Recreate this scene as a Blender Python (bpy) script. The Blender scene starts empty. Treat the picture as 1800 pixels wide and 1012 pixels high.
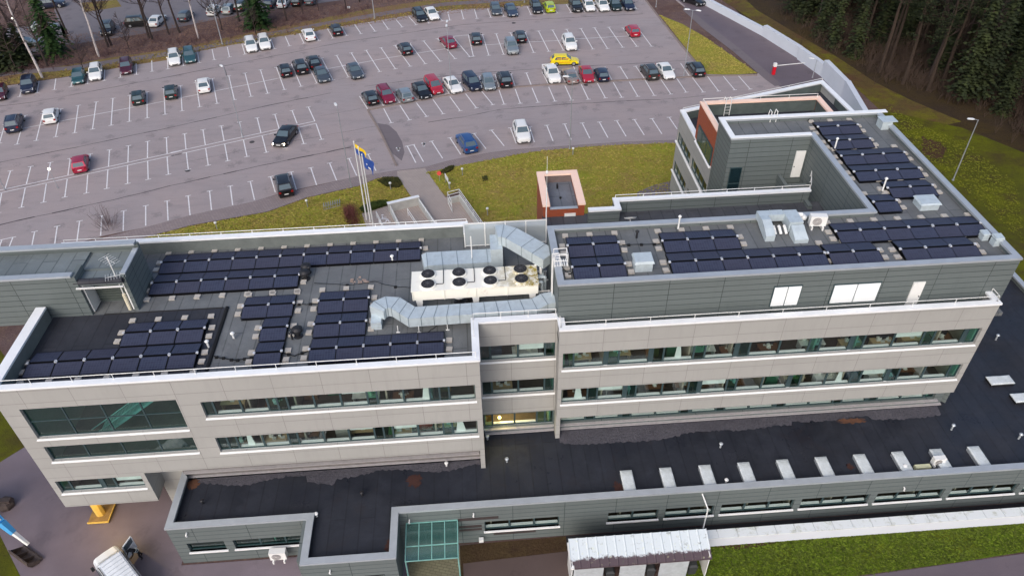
import bpy, bmesh, math, random
from mathutils import Vector, Matrix
from math import radians, sin, cos, pi, hypot, atan2, sqrt
random.seed(7)
scene = bpy.context.scene
COL = scene.collection
# ---------------------------------------------------------------- camera
CAM = Vector((-5.19, -35.316, 48.538))
pitch, roll, yaw = 0.697091, -0.0182945, 0.0606975
_f0 = Vector((sin(yaw), cos(yaw), 0)); _r0 = Vector((cos(yaw), -sin(yaw), 0)); _u0 = Vector((0, 0, 1))
FW = cos(pitch)*_f0 - sin(pitch)*_u0
_u = sin(pitch)*_f0 + cos(pitch)*_u0
RT = cos(roll)*_r0 + sin(roll)*_u
UP = -sin(roll)*_r0 + cos(roll)*_u
cam = bpy.data.cameras.new('camera'); camo = bpy.data.objects.new('camera', cam); COL.objects.link(camo)
camo.matrix_world = Matrix(((RT.x, UP.x, -FW.x, CAM.x), (RT.y, UP.y, -FW.y, CAM.y), (RT.z, UP.z, -FW.z, CAM.z), (0, 0, 0, 1)))
cam.sensor_width = 36; cam.lens = 26.484; cam.clip_start = 0.5; cam.clip_end = 3000
scene.camera = camo
# ---------------------------------------------------------------- sky, sun, exposure
w = bpy.data.worlds.new('World'); scene.world = w; w.use_nodes = True
nt = w.node_tree; bg = nt.nodes['Background']
sky = nt.nodes.new('ShaderNodeTexSky'); sky.sky_type = 'NISHITA'; sky.sun_disc = False
SUN_EL, SUN_AZ = radians(38), radians(205)
sky.sun_elevation = SUN_EL; sky.sun_rotation = SUN_AZ
sky.air_density = 1.0; sky.dust_density = 4.0; sky.ozone_density = 1.5
nt.links.new(sky.outputs[0], bg.inputs[0]); bg.inputs[1].default_value = 0.13
sl = bpy.data.lights.new('sun', 'SUN'); sl.energy = 0.7; sl.angle = radians(35); sl.color = (.97, .985, 1)
so = bpy.data.objects.new('sun', sl); COL.objects.link(so)
# direction to the sun: azimuth clockwise from +Y
sd = Vector((sin(SUN_AZ)*cos(SUN_EL), cos(SUN_AZ)*cos(SUN_EL), sin(SUN_EL)))
so.rotation_euler = (-sd).to_track_quat('-Z', 'Y').to_euler()
scene.view_settings.view_transform = 'Standard'; scene.view_settings.look = 'None'
scene.view_settings.exposure = 0.5; scene.view_settings.gamma = 1
# ---------------------------------------------------------------- helpers
def ray(px, py):
    return RT*(px-900) - UP*(py-506) + FW*1324.2
def P(px, py, z=0.0):
    d = ray(px, py); t = (z-CAM.z)/d.z
    return CAM + d*t
def PY(px, py, y):
    d = ray(px, py); t = (y-CAM.y)/d.y
    return CAM + d*t
def vtop(base, tx, ty):
    """height of a vertical pole standing on base whose top shows at (tx,ty)"""
    d = ray(tx, ty); n = hypot(base.x-CAM.x, base.y-CAM.y); t = n/hypot(d.x, d.y)
    return CAM.z + d.z*t
def tag(o, label=None, cat=None, group=None, kind=None):
    if label: o['label'] = label
    if cat: o['category'] = cat
    if group: o['group'] = group
    if kind: o['kind'] = kind
    return o
def empty(name, loc=(0, 0, 0), rz=0, label=None, cat=None, group=None):
    o = bpy.data.objects.new(name, None); COL.objects.link(o)
    o.location = loc; o.rotation_euler = (0, 0, rz); o.empty_display_size = .3
    return tag(o, label, cat, group)
def link(name, mesh, parent=None, loc=None, rz=None):
    o = bpy.data.objects.new(name, mesh); COL.objects.link(o)
    if parent: o.parent = parent
    if loc is not None: o.location = loc
    if rz is not None: o.rotation_euler = (0, 0, rz)
    return o
class MB:
    def __init__(s): s.v = []; s.f = []; s.sm = False
    def add(s, vs, fs):
        n = len(s.v); s.v += [tuple(v) for v in vs]; s.f += [tuple(i+n for i in f) for f in fs]; return s
    def box(s, x0, x1, y0, y1, z0, z1):
        if x0 > x1: x0, x1 = x1, x0
        if y0 > y1: y0, y1 = y1, y0
        if z0 > z1: z0, z1 = z1, z0
        return s.add([(x0,y0,z0),(x1,y0,z0),(x1,y1,z0),(x0,y1,z0),(x0,y0,z1),(x1,y0,z1),(x1,y1,z1),(x0,y1,z1)],
                     [(0,3,2,1),(4,5,6,7),(0,1,5,4),(1,2,6,5),(2,3,7,6),(3,0,4,7)])
    def quad(s, a, b, c, d): return s.add([a, b, c, d], [(0,1,2,3)])
    def tube(s, a, b, r0, r1=None, n=6, cap=True):
        a = Vector(a); b = Vector(b); r1 = r0 if r1 is None else r1
        d = (b-a)
        if d.length < 1e-6: return s
        d.normalize(); u = d.orthogonal().normalized(); v = d.cross(u)
        vs = []
        for c, r in ((a, r0), (b, r1)):
            for i in range(n):
                t = 2*pi*i/n; vs.append(c + u*cos(t)*r + v*sin(t)*r)
        fs = [(i, (i+1) % n, n+(i+1) % n, n+i) for i in range(n)]
        if cap: fs += [tuple(range(n))[::-1], tuple(range(n, 2*n))]
        return s.add(vs, fs)
    def path(s, pts, r, n=6):
        for a, b in zip(pts, pts[1:]): s.tube(a, b, r, n=n)
        return s
    def lathe(s, prof, c=(0,0,0), n=16):
        m = len(prof); vs = []
        for r, z in prof:
            for i in range(n): t = 2*pi*i/n; vs.append((c[0]+cos(t)*r, c[1]+sin(t)*r, c[2]+z))
        fs = [(j*n+i, j*n+(i+1) % n, (j+1)*n+(i+1) % n, (j+1)*n+i) for j in range(m-1) for i in range(n)]
        fs += [tuple(range(n))[::-1], tuple(range((m-1)*n, m*n))]
        return s.add(vs, fs)
    def prism(s, poly, z0, z1):
        n = len(poly)
        vs = [(p[0], p[1], z0) for p in poly] + [(p[0], p[1], z1) for p in poly]
        fs = [tuple(range(n))[::-1], tuple(range(n, 2*n))] + [(i, (i+1) % n, n+(i+1) % n, n+i) for i in range(n)]
        return s.add(vs, fs)
    def loft(s, rings, cap=True):
        n = len(rings[0]); vs = [p for r in rings for p in r]
        fs = [(j*n+i, j*n+(i+1) % n, (j+1)*n+(i+1) % n, (j+1)*n+i) for j in range(len(rings)-1) for i in range(n)]
        if cap: fs += [tuple(range(n))[::-1], tuple(range((len(rings)-1)*n, len(rings)*n))]
        return s.add(vs, fs)
    def beam(s, a, b, wd, h):
        """box section bar from a to b (level), wd wide, from a.z down h"""
        a = Vector(a); b = Vector(b); d = (b-a); d.z = 0; d.normalize(); sdv = Vector((-d.y, d.x, 0))*wd/2
        vs = [a-sdv-Vector((0,0,h)), b-sdv-Vector((0,0,h)), b+sdv-Vector((0,0,h)), a+sdv-Vector((0,0,h)), a-sdv, b-sdv, b+sdv, a+sdv]
        return s.add(vs, [(0,3,2,1),(4,5,6,7),(0,1,5,4),(1,2,6,5),(2,3,7,6),(3,0,4,7)])
    def mesh(s, name, mat=None, smooth=False, fix=True):
        me = bpy.data.meshes.new(name); me.from_pydata(s.v, [], s.f)
        if fix:
            bm = bmesh.new(); bm.from_mesh(me); bmesh.ops.recalc_face_normals(bm, faces=bm.faces); bm.to_mesh(me); bm.free()
        if mat: me.materials.append(mat)
        if smooth:
            for p in me.polygons: p.use_smooth = True
        me.update(); return me
    def build(s, name, mat=None, parent=None, smooth=False, loc=None, rz=None):
        return link(name, s.mesh(name, mat, smooth), parent, loc, rz)
def sheet(name, pts, z, mat, label=None, kind='structure', parent=None):
    me = bpy.data.meshes.new(name); bm = bmesh.new()
    vs = [bm.verts.new((p[0], p[1], z)) for p in pts]
    f = bm.faces.new(vs); f.normal_update()
    if f.normal.z < 0: f.normal_flip()
    bmesh.ops.triangulate(bm, faces=[f]); bm.to_mesh(me); bm.free(); me.materials.append(mat)
    o = link(name, me, parent)
    if not parent: tag(o, label, kind=kind)
    return o
def offset_poly(poly, d):
    """offset a CCW polygon inward by d with mitred corners"""
    n = len(poly); out = []
    for i in range(n):
        p0 = Vector(poly[i-1][:2]); p1 = Vector(poly[i][:2]); p2 = Vector(poly[(i+1) % n][:2])
        e1 = (p1-p0).normalized(); e2 = (p2-p1).normalized()
        n1 = Vector((-e1.y, e1.x)); n2 = Vector((-e2.y, e2.x)); b = (n1+n2)
        if b.length < 1e-6: b = n1
        b.normalize(); k = d/max(.25, b.dot(n1)); out.append((p1.x+b.x*k, p1.y+b.y*k))
    return out
def ring(mb, poly, w_in, z0, z1, skip=()):
    """closed or partly open band of wall following a CCW polygon; skip = indices of edges left out"""
    inn = offset_poly(poly, w_in); n = len(poly)
    for i in range(n):
        if i in skip: continue
        j = (i+1) % n; a, b, c, d = poly[i], poly[j], inn[j], inn[i]
        mb.prism([a, b, c, d], z0, z1)
    return mb
def wall_grid(mb, u0, u1, z0, z1, holes, frame, th=.3):
    """wall in the plane frame=(origin, udir, ndir outward) with rectangular openings (ua,ub,za,zb)"""
    O, U, N = Vector(frame[0]), Vector(frame[1]), Vector(frame[2])
    us = sorted({u0, u1} | {h for q in holes for h in q[:2] if u0 < h < u1}); zs = sorted({z0, z1} | {h for q in holes for h in q[2:4] if z0 < h < z1})
    def solid(i, j):
        if i < 0 or j < 0 or i >= len(us)-1 or j >= len(zs)-1: return False
        uc = (us[i]+us[i+1])/2; zc = (zs[j]+zs[j+1])/2
        return not any(h[0] < uc < h[1] and h[2] < zc < h[3] for h in holes)
    def pt(u, z, k): return O + U*u + Vector((0, 0, z)) - N*(th*k)
    for i in range(len(us)-1):
        for j in range(len(zs)-1):
            if not solid(i, j): continue
            a, b, c, d = us[i], us[i+1], zs[j], zs[j+1]
            mb.quad(pt(a,c,0), pt(b,c,0), pt(b,d,0), pt(a,d,0)); mb.quad(pt(a,c,1), pt(a,d,1), pt(b,d,1), pt(b,c,1))
            if not solid(i-1, j): mb.quad(pt(a,c,0), pt(a,d,0), pt(a,d,1), pt(a,c,1))
            if not solid(i+1, j): mb.quad(pt(b,c,0), pt(b,c,1), pt(b,d,1), pt(b,d,0))
            if not solid(i, j-1): mb.quad(pt(a,c,0), pt(a,c,1), pt(b,c,1), pt(b,c,0))
            if not solid(i, j+1): mb.quad(pt(a,d,0), pt(b,d,0), pt(b,d,1), pt(a,d,1))
    return mb
def merge(me):
    bm = bmesh.new(); bm.from_mesh(me); bmesh.ops.remove_doubles(bm, verts=bm.verts, dist=.0005)
    bmesh.ops.recalc_face_normals(bm, faces=bm.faces); bm.to_mesh(me); bm.free()
def copy_tree(o, parent=None):
    c = o.copy(); COL.objects.link(c); c.parent = parent
    for ch in o.children: copy_tree(ch, c)
    return c
ORD = ['', 'first', 'second', 'third', 'fourth', 'fifth', 'sixth', 'seventh', 'eighth', 'ninth', 'tenth', 'eleventh', 'twelfth', 'thirteenth', 'fourteenth', 'fifteenth', 'sixteenth', 'seventeenth', 'eighteenth', 'nineteenth', 'twentieth']
def ordn(i):
    if i >= 100: return 'hundred ' + (ordn(i-100) if i > 100 else 'th')
    if i <= 20: return ORD[i]
    t = ['', '', 'twenty', 'thirty', 'forty', 'fifty', 'sixty', 'seventy', 'eighty', 'ninety'][i//10]
    return t + '-' + ORD[i % 10] if i % 10 else t + 'th'
# ---------------------------------------------------------------- materials
def S(h):
    """sRGB 0-255 to linear"""
    return tuple(((c/255)/12.92 if c/255 <= .04045 else ((c/255+.055)/1.055)**2.4) for c in h)
class M:
    """small node-material builder"""
    def __init__(s, name, col, rough=.8, metal=0, spec=.4, coat=0):
        s.m = bpy.data.materials.new(name); s.m.use_nodes = True; s.n = s.m.node_tree; s.b = s.n.nodes['Principled BSDF']
        s.b.inputs['Base Color'].default_value = (*col, 1); s.b.inputs['Roughness'].default_value = rough
        s.b.inputs['Metallic'].default_value = metal; s.b.inputs['Specular IOR Level'].default_value = spec
        s.b.inputs['Coat Weight'].default_value = coat
        s.col = None; s.base = col; s.tc = s.n.nodes.new('ShaderNodeTexCoord')
    def node(s, t, **k):
        n = s.n.nodes.new(t)
        for a, b in k.items(): setattr(n, a, b)
        return n
    def l(s, a, b): s.n.links.new(a, b)
    def vec(s, scale=(1,1,1), rot=(0,0,0), src='Object'):
        mp = s.node('ShaderNodeMapping'); mp.inputs['Scale'].default_value = scale; mp.inputs['Rotation'].default_value = rot
        s.l(s.tc.outputs[src], mp.inputs[0]); return mp.outputs[0]
    def noise(s, scale, detail=4, rough=.6, vec=None, dist=0):
        n = s.node('ShaderNodeTexNoise'); n.inputs['Scale'].default_value = scale; n.inputs['Detail'].default_value = detail
        n.inputs['Roughness'].default_value = rough; n.inputs['Distortion'].default_value = dist
        s.l(vec if vec else s.tc.outputs['Object'], n.inputs['Vector']); return n.outputs[0]
    def ramp(s, fac, a, b):
        r = s.node('ShaderNodeMapRange'); r.inputs[1].default_value = a; r.inputs[2].default_value = b; r.clamp = True
        s.l(fac, r.inputs[0]); return r.outputs[0]
    def mix(s, fac, col, mode='MIX', amt=None):
        """mix current colour with col (tuple or socket) by fac socket"""
        mx = s.node('ShaderNodeMix', data_type='RGBA', blend_type=mode)
        if isinstance(fac, (int, float)): mx.inputs[0].default_value = fac
        else:
            if amt is not None:
                mu = s.node('ShaderNodeMath', operation='MULTIPLY'); mu.inputs[1].default_value = amt; s.l(fac, mu.inputs[0]); fac = mu.outputs[0]
            s.l(fac, mx.inputs[0])
        if s.col: s.l(s.col, mx.inputs[6])
        else: mx.inputs[6].default_value = (*s.base, 1)
        if isinstance(col, tuple): mx.inputs[7].default_value = (*col, 1)
        else: s.l(col, mx.inputs[7])
        s.col = mx.outputs[2]; s.l(s.col, s.b.inputs['Base Color']); return s
    def bump(s, fac, strength=.3, dist=.02):
        b = s.node('ShaderNodeBump'); b.inputs['Strength'].default_value = strength; b.inputs['Distance'].default_value = dist
        s.l(fac, b.inputs['Height']); s.l(b.outputs[0], s.b.inputs['Normal']); return s
    def rough(s, fac, a, b):
        r = s.node('ShaderNodeMapRange'); r.inputs[3].default_value = a; r.inputs[4].default_value = b; s.l(fac, r.inputs[0]); s.l(r.outputs[0], s.b.inputs['Roughness']); return s
    def emit(s, col, st):
        s.b.inputs['Emission Color'].default_value = (*col, 1); s.b.inputs['Emission Strength'].default_value = st; return s
MT = {}
def simple(name, col, rough=.6, metal=0, spec=.4, coat=0, var=.25, scale=3):
    if name in MT: return MT[name]
    m = M(name, col, rough, metal, spec, coat)
    m.mix(m.ramp(m.noise(scale, 6, .65), .35, .75), tuple(c*(1-var) for c in col))
    MT[name] = m.m; return m.m
def panels(name, col, axis, bw, bh, line, off=0.0, mortar=.014, var=.1):
    """cladding of panels: axis 'x' for a wall facing south/north, 'y' for east/west walls; joints darker and slightly recessed"""
    m = M(name, col, .55, 0, .35)
    sep = m.node('ShaderNodeSeparateXYZ'); m.l(m.tc.outputs['Object'], sep.inputs[0])
    cmb = m.node('ShaderNodeCombineXYZ'); m.l(sep.outputs[0 if axis == 'x' else 1], cmb.inputs[0]); m.l(sep.outputs[2], cmb.inputs[1])
    mp = m.node('ShaderNodeMapping'); mp.inputs['Location'].default_value = (off, 0, 0); m.l(cmb.outputs[0], mp.inputs[0])
    bt = m.node('ShaderNodeTexBrick', offset=0.0, squash=1.0)
    bt.inputs['Scale'].default_value = 1; bt.inputs['Brick Width'].default_value = bw; bt.inputs['Row Height'].default_value = bh
    bt.inputs['Mortar Size'].default_value = mortar; bt.inputs['Mortar Smooth'].default_value = .1; bt.inputs['Bias'].default_value = 0
    bt.inputs['Color1'].default_value = (*[c*(1-var) for c in col], 1); bt.inputs['Color2'].default_value = (*[min(1, c*(1+var)) for c in col], 1); bt.inputs['Mortar'].default_value = (*line, 1)
    m.l(mp.outputs[0], bt.inputs['Vector'])
    m.mix(1.0, bt.outputs[0])
    m.mix(m.ramp(m.noise(.35, 5, .6), .35, .8), tuple(c*.82 for c in col), amt=.5)
    m.mix(m.ramp(m.noise(1.6, 8, .7, vec=m.vec((1.7, 1.7, .16))), .5, .78), tuple(c*.66 for c in col), amt=.28)
    inv = m.node('ShaderNodeMath', operation='SUBTRACT'); inv.inputs[0].default_value = 1; m.l(bt.outputs[1], inv.inputs[1])
    m.bump(inv.outputs[0], .5, .01); m.rough(m.noise(5, 5), .4, .7)
    MT[name] = m.m; return m.m
def mat_grass(name, base, lush, dry, dark):
    m = M(name, base, .9, 0, .2)
    m.mix(m.ramp(m.noise(.13, 6, .66), .44, .6), lush, amt=.9)
    m.mix(m.ramp(m.noise(.23, 6, .68, vec=m.vec((1, 1.4, 1), (0, 0, .5))), .49, .64), dry, amt=.85)
    m.mix(m.ramp(m.noise(1.1, 8, .78), .5, .68), dark, amt=.7)
    n = m.noise(9, 6, .8); m.mix(m.ramp(n, .42, .7), tuple(c*.45 for c in dark), amt=.6)
    m.bump(n, .8, .12); return m.m
MG_LAWN = mat_grass('lawn', S((156,146,62)), S((146,152,50)), S((158,134,80)), S((134,122,58)))
MG_EAST = mat_grass('lawn_east', S((86,88,20)), S((104,108,12)), S((76,64,34)), S((66,62,24)))  # dimmed lawn colour: darkening toward the frame edge is put into it
MG_SOUTH = mat_grass('lawn_south', S((88,106,24)), S((96,120,20)), S((112,112,28)), S((66,78,22)))
MG_VERGE = mat_grass('verge_grass', S((136,114,76)), S((134,124,62)), S((134,100,76)), S((96,78,60)))
def mat_floor(name, a, b, c):
    m = M(name, a, .95, 0, .15)
    m.mix(m.ramp(m.noise(.15, 6, .7), .4, .65), b); m.mix(m.ramp(m.noise(.9, 7, .75), .5, .72), c, amt=.75)
    n = m.noise(5, 8, .8); m.mix(m.ramp(n, .4, .72), tuple(x*.35 for x in a), amt=.7)
    m.bump(n, 1.0, .25); return m.m
MF = mat_floor('leaf_litter', S((120,100,98)), S((104,80,74)), S((142,118,98)))
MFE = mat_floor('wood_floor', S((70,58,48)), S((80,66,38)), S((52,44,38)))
def mat_asphalt(name, a, tint, wet=.5, amt=.8):
    m = M(name, a, .6, 0, .5)
    m.mix(m.ramp(m.noise(.07, 5, .6), .4, .68), tint, amt=amt); m.mix(m.ramp(m.noise(.25, 7, .72, vec=m.vec((.5, 1.2, 1), (0, 0, .17)), dist=.5), .5, .68), tuple(x*.74 for x in a), amt=.55)
    m.mix(m.ramp(m.noise(.9, 8, .75, vec=m.vec((.25, 1.3, 1), (0, 0, .17))), .5, .75), tuple(x*.72 for x in a), amt=.8)
    vo = m.node('ShaderNodeTexVoronoi'); vo.inputs['Scale'].default_value = .38; m.l(m.tc.outputs['Object'], vo.inputs['Vector']); dn = m.node('ShaderNodeMath', operation='ADD'); m.l(vo.outputs['Distance'], dn.inputs[0]); m.l(m.noise(3, 4, .7), dn.inputs[1]); m.mix(m.ramp(dn.outputs[0], .76, .6), tuple(x*.5 for x in a), amt=.6)
    n = m.noise(14, 6, .85); m.mix(m.ramp(n, .35, .75), tuple(x*.62 for x in a), amt=.75)
    m.mix(m.ramp(m.noise(45, 3, .8), .56, .72), tuple(min(1, x*1.7) for x in a), amt=.35)
    m.mix(m.ramp(m.noise(.33, 3, .5), .67, .76), tuple(x*.5 for x in a), amt=.7)
    m.bump(n, .35, .02); m.rough(m.noise(.18, 4, .6), .85-wet*.55, .85); return m.m
MA = mat_asphalt('parking_asphalt', S((160,150,151)), S((172,154,150)))
MA2 = mat_asphalt('old_asphalt', S((122,116,120)), S((112,104,110)))
MAD = mat_asphalt('wet_asphalt', S((134,122,130)), S((84,72,76)), wet=1.2, amt=1)
MAR = mat_asphalt('road_asphalt', S((112,100,106)), S((92,84,94)), wet=.7)
MAS = mat_asphalt('asphalt_patch', S((120,110,113)), S((110,101,104)))
MCR = simple('crack_filler', S((66,58,62)), .7, var=.5, scale=2)
MPAINT = M('road_paint', S((226,224,226)), .6)
MPAINT.mix(MPAINT.ramp(MPAINT.noise(3.5, 8, .8), .5, .68), S((160,150,152)), amt=.75); MPAINT = MPAINT.m
def mat_pave(name, a, b):
    m = M(name, a, .85, 0, .3)
    bt = m.node('ShaderNodeTexBrick'); bt.inputs['Scale'].default_value = 1; bt.inputs['Brick Width'].default_value = .42; bt.inputs['Row Height'].default_value = .21
    bt.inputs['Mortar Size'].default_value = .02; bt.inputs['Color1'].default_value = (*a, 1); bt.inputs['Color2'].default_value = (*b, 1); bt.inputs['Mortar'].default_value = (*[x*.5 for x in a], 1)
    m.l(m.vec(rot=(0, 0, .3)), bt.inputs['Vector']); m.mix(1.0, bt.outputs[0])
    m.mix(m.ramp(m.noise(.5, 6, .7), .42, .75), tuple(x*.68 for x in a), amt=.7); m.bump(m.noise(12, 4, .7), .3, .02); return m.m
MPV = mat_pave('brick_paving', S((150,137,136)), S((138,126,127)))
MPP = mat_pave('path_paving', S((180,166,158)), S((170,158,152)))
MSOIL = mat_floor('bed_soil', S((84,66,48)), S((96,80,54)), S((66,48,44)))
# walls and metals
CREAM = S((165,164,161)); CRL = S((120,118,115))
MCX = panels('cream_cladding_south', CREAM, 'x', 3.02, 1.06, CRL, off=.1, var=.03)
MCY = panels('cream_cladding_west', CREAM, 'y', 3.02, 1.06, CRL, var=.03)
GREY = S((104,112,112)); GRL = S((48,56,58))
MGX = panels('grey_cladding_south', GREY, 'x', 3.6, .46, GRL, mortar=.022, var=.04)
MGY = panels('grey_cladding_west', GREY, 'y', 3.6, .46, GRL, mortar=.022, var=.04)
BRK = S((160,78,50))
MBX = panels('orange_brick_south', BRK, 'x', .3, .085, S((140,84,66)), mortar=.012, var=.12)
MBY = panels('orange_brick_west', BRK, 'y', .3, .085, S((140,84,66)), mortar=.012, var=.12)
MWC = simple('white_coping', S((240,242,244)), .4, .0, .5, var=.1, scale=1.2)
MGC = simple('grey_coping', S((184,190,196)), .35, .3, .5, var=.16, scale=1)
MPC = simple('peach_coping', S((250,214,194)), .45, var=.06)
MSILL = simple('white_sill', S((240,240,240)), .4, var=.05)
MFR = simple('teal_window_frame', S((66,86,90)), .4, .3, var=.15)
MWH = simple('white_metal', S((232,232,230)), .4, var=.08)
MDK = simple('dark_metal', S((44,44,48)), .5, .2, var=.3)
MRB = simple('black_rubber', S((24,24,26)), .8, var=.2)
def mat_roof(name, a, lines, dirt, w=1.0, ldark=.5, amt=.6, rlo=.4):
    m = M(name, a, .85, 0, .3)
    bt = m.node('ShaderNodeTexBrick', offset=.37); bt.inputs['Scale'].default_value = 1
    bt.inputs['Brick Width'].default_value = lines[0]; bt.inputs['Row Height'].default_value = lines[1]; bt.inputs['Mortar Size'].default_value = .045
    bt.inputs['Color1'].default_value = (*a, 1); bt.inputs['Color2'].default_value = (*[x*.86 for x in a], 1); bt.inputs['Mortar'].default_value = (*[x*ldark for x in a], 1)
    m.l(m.vec(rot=(0, 0, pi/2 if w else 0)), bt.inputs['Vector']); m.mix(1.0, bt.outputs[0])
    m.mix(m.ramp(m.noise(.16, 6, .65), .45, .7), tuple(x*.5 for x in a), amt=amt); m.mix(m.ramp(m.noise(.6, 7, .72, dist=.4), .5, .68), tuple(min(1, x*1.45) for x in a), amt=.45)
    m.mix(m.ramp(m.noise(.45, 6, .7, dist=.6), .56, .74), dirt, amt=.5)
    n = m.noise(22, 4, .8); m.mix(m.ramp(n, .35, .75), tuple(x*.6 for x in a), amt=.7)
    m.bump(n, .4, .02); m.rough(m.ramp(m.noise(.3, 6, .65), .35, .65), rlo, .9); return m.m
MRG = mat_roof('grey_bitumen_felt', S((116,119,121)), (7.5, 1.0), S((74,66,68)))
MRD = mat_roof('dark_bitumen_felt', S((58,60,68)), (6.5, 1.0), S((52,46,50)))
MRK = mat_roof('black_bitumen_felt', S((49,52,61)), (8.5, 1.0), S((54,46,46)), ldark=.6, amt=.9, rlo=.25)
MRGRAV = mat_floor('pale_gravel', S((112,110,118)), S((100,98,106)), S((88,86,94)))
def galv(name, a):
    m = M(name, a, .42, .2, .5); m.mix(m.ramp(m.noise(2.2, 7, .7, dist=.5), .4, .72), tuple(x*.72 for x in a), amt=.7); m.rough(m.noise(4, 5), .28, .55); return m.m
MGV = galv('galvanised_steel', S((196,208,214)))
MGVD = simple('duct_seam', S((110,126,136)), .5, .3)
MCH = M('stained_white_enamel', S((240,238,228)), .45)
MCH.mix(MCH.ramp(MCH.noise(.9, 7, .7, dist=.8), .6, .74), S((190,160,148)), amt=.5)
_s = MCH.node('ShaderNodeSeparateXYZ'); MCH.l(MCH.tc.outputs['Object'], _s.inputs[0]); _g = MCH.ramp(_s.outputs[0], 5.0, 8.2)
_m = MCH.node('ShaderNodeMath', operation='MULTIPLY'); MCH.l(_g, _m.inputs[0]); MCH.l(MCH.ramp(MCH.noise(2.4, 8, .8), .42, .55), _m.inputs[1])
_z = MCH.node('ShaderNodeMath', operation='MULTIPLY'); MCH.l(_m.outputs[0], _z.inputs[0]); MCH.l(MCH.ramp(_s.outputs[2], 1.55, 1.8), _z.inputs[1])
MCH.mix(_z.outputs[0], S((150,130,30))); MCH = MCH.m
def glass(name, tint, alpha=.6, rough=.04, frost=0, fcol=None):
    """see-through tinted pane: fresnel-weighted mirror over a tinted transparency"""
    m = bpy.data.materials.new(name); m.use_nodes = True; n = m.node_tree; n.nodes.clear()
    o = n.nodes.new('ShaderNodeOutputMaterial'); mx = n.nodes.new('ShaderNodeMixShader'); lw = n.nodes.new('ShaderNodeLayerWeight'); pw = n.nodes.new('ShaderNodeMath'); pw.operation = 'POWER'; pw.inputs[1].default_value = 5; n.links.new(lw.outputs[1], pw.inputs[0]); fr = n.nodes.new('ShaderNodeMath'); fr.operation = 'MULTIPLY_ADD'; fr.inputs[1].default_value = .94; fr.inputs[2].default_value = .05; n.links.new(pw.outputs[0], fr.inputs[0])
    t = n.nodes.new('ShaderNodeBsdfTransparent'); t.inputs[0].default_value = (*tint, 1); g = n.nodes.new('ShaderNodeBsdfGlossy'); g.inputs['Roughness'].default_value = rough; g.inputs[0].default_value = (.9, 1, .98, 1)
    a = n.nodes.new('ShaderNodeMath'); a.operation = 'ADD'; a.inputs[1].default_value = alpha*.035; a.use_clamp = True
    n.links.new(fr.outputs[0], a.inputs[0]); n.links.new(a.outputs[0], mx.inputs[0]); m2 = n.nodes.new('ShaderNodeMixShader'); m2.inputs[0].default_value = frost; df = n.nodes.new('ShaderNodeBsdfDiffuse'); df.inputs[0].default_value = (*(fcol or (.7,.75,.77)), 1); n.links.new(t.outputs[0], m2.inputs[1]); n.links.new(df.outputs[0], m2.inputs[2]); n.links.new(m2.outputs[0], mx.inputs[1]); n.links.new(g.outputs[0], mx.inputs[2]); n.links.new(mx.outputs[0], o.inputs[0]); return m
MGL = glass('office_glass', (.74, .82, .80)); MGT = glass('teal_glass', (.36, .74, .70), 1.0, .04, .04, (.08,.2,.19)); MGN = glass('green_glass', (.2, .55, .4), 1.0)
MGB = glass('canopy_glass', (.46, .74, .70), 1.6, .1, .14, (.16,.34,.32)); MPOLY = glass('screen_glass', (.85, .88, .9), 1.0, .25, .42)
MCG = M('car_glass', S((82,98,106)), .06, 0, .9, 0).m  # base colour lightened to stand in for sky reflection
# ================================================================ SETTING
GZ = 0.0
def px_poly(pts, z=0): return [P(x, y, z) for x, y in pts]
sheet('ground', [(-500,-300),(600,-300),(600,700),(-500,700)], 0, MF)
# wooded ground to the north-east, darker
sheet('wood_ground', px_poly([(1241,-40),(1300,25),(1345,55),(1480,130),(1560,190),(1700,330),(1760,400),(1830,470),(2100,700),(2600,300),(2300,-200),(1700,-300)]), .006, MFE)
sheet('verge', px_poly([(-120,200),(0,152),(76,141),(187,124),(320,103),(398,82),(478,68),(620,45),(698,33),(778,20),(920,13),(1000,9),(1100,3),(1140,-8),(1150,-30),(1000,-24),(860,-10),(740,2),(640,18),(520,42),(420,62),(320,84),(200,101),(100,118),(0,136),(-120,160)]), .006, MG_VERGE)
sheet('rough_grass', px_poly([(1255,-8),(1345,50),(1440,102),(1500,150),(1548,195),(1640,225),(1690,214),(1600,176),(1540,146),(1470,100),(1400,60),(1330,18),(1290,-20)]), .01, mat_grass('rough_grass', S((98,82,48)), S((116,112,26)), S((100,70,52)), S((62,48,36))))
sheet('footpath', px_poly([(-60,142),(30,131),(120,124),(240,107),(330,93),(460,66),(560,47),(640,34),(700,24),(780,11),(900,3),(1000,-6),(1000,-11),(900,-3),(780,5),(700,17),(640,27),(560,41),(460,60),(330,86),(240,99),(120,117),(30,124),(-60,134)]), .012, MAS)
LOT = [(-160,205),(-60,168),(0,153),(76,142),(123,135),(187,123.5),(240,114),(320,102.5),(344,91.6),(398,81),(478,66.7),(529.5,58.7),(620,43.6),(698,31),(778,18.5),(849,15),(920,11),(989,8),(1060,2),(1133,-3),(1163,35.6),(1220,104),(1241,131),(1330,131),(1347,120),(1300,85),(1230,35),(1180,-5),(1160,-40),(1215,-40),(1242,2),(1345,64),(1404,105),(1446,136),(1470,160),(1480,240),(1190,246),(1100,250),(1000,258),(900,264),(850,272),(790,286),(745,298),(700,303),(655,306),(620,312),(560,325),(500,338),(447,354),(336,378),(254,400),(180,415),(60,450),(-160,510)]
sheet('parking_lot', px_poly(LOT), .012, MA)
sheet('access_road', px_poly([(1160,-42),(1222,-42),(1242,1),(1345,63),(1404,104),(1448,136),(1475,165),(1400,172),(1352,140),(1330,118),(1290,80),(1232,34),(1186,-4)]), .018, MAR)
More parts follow.
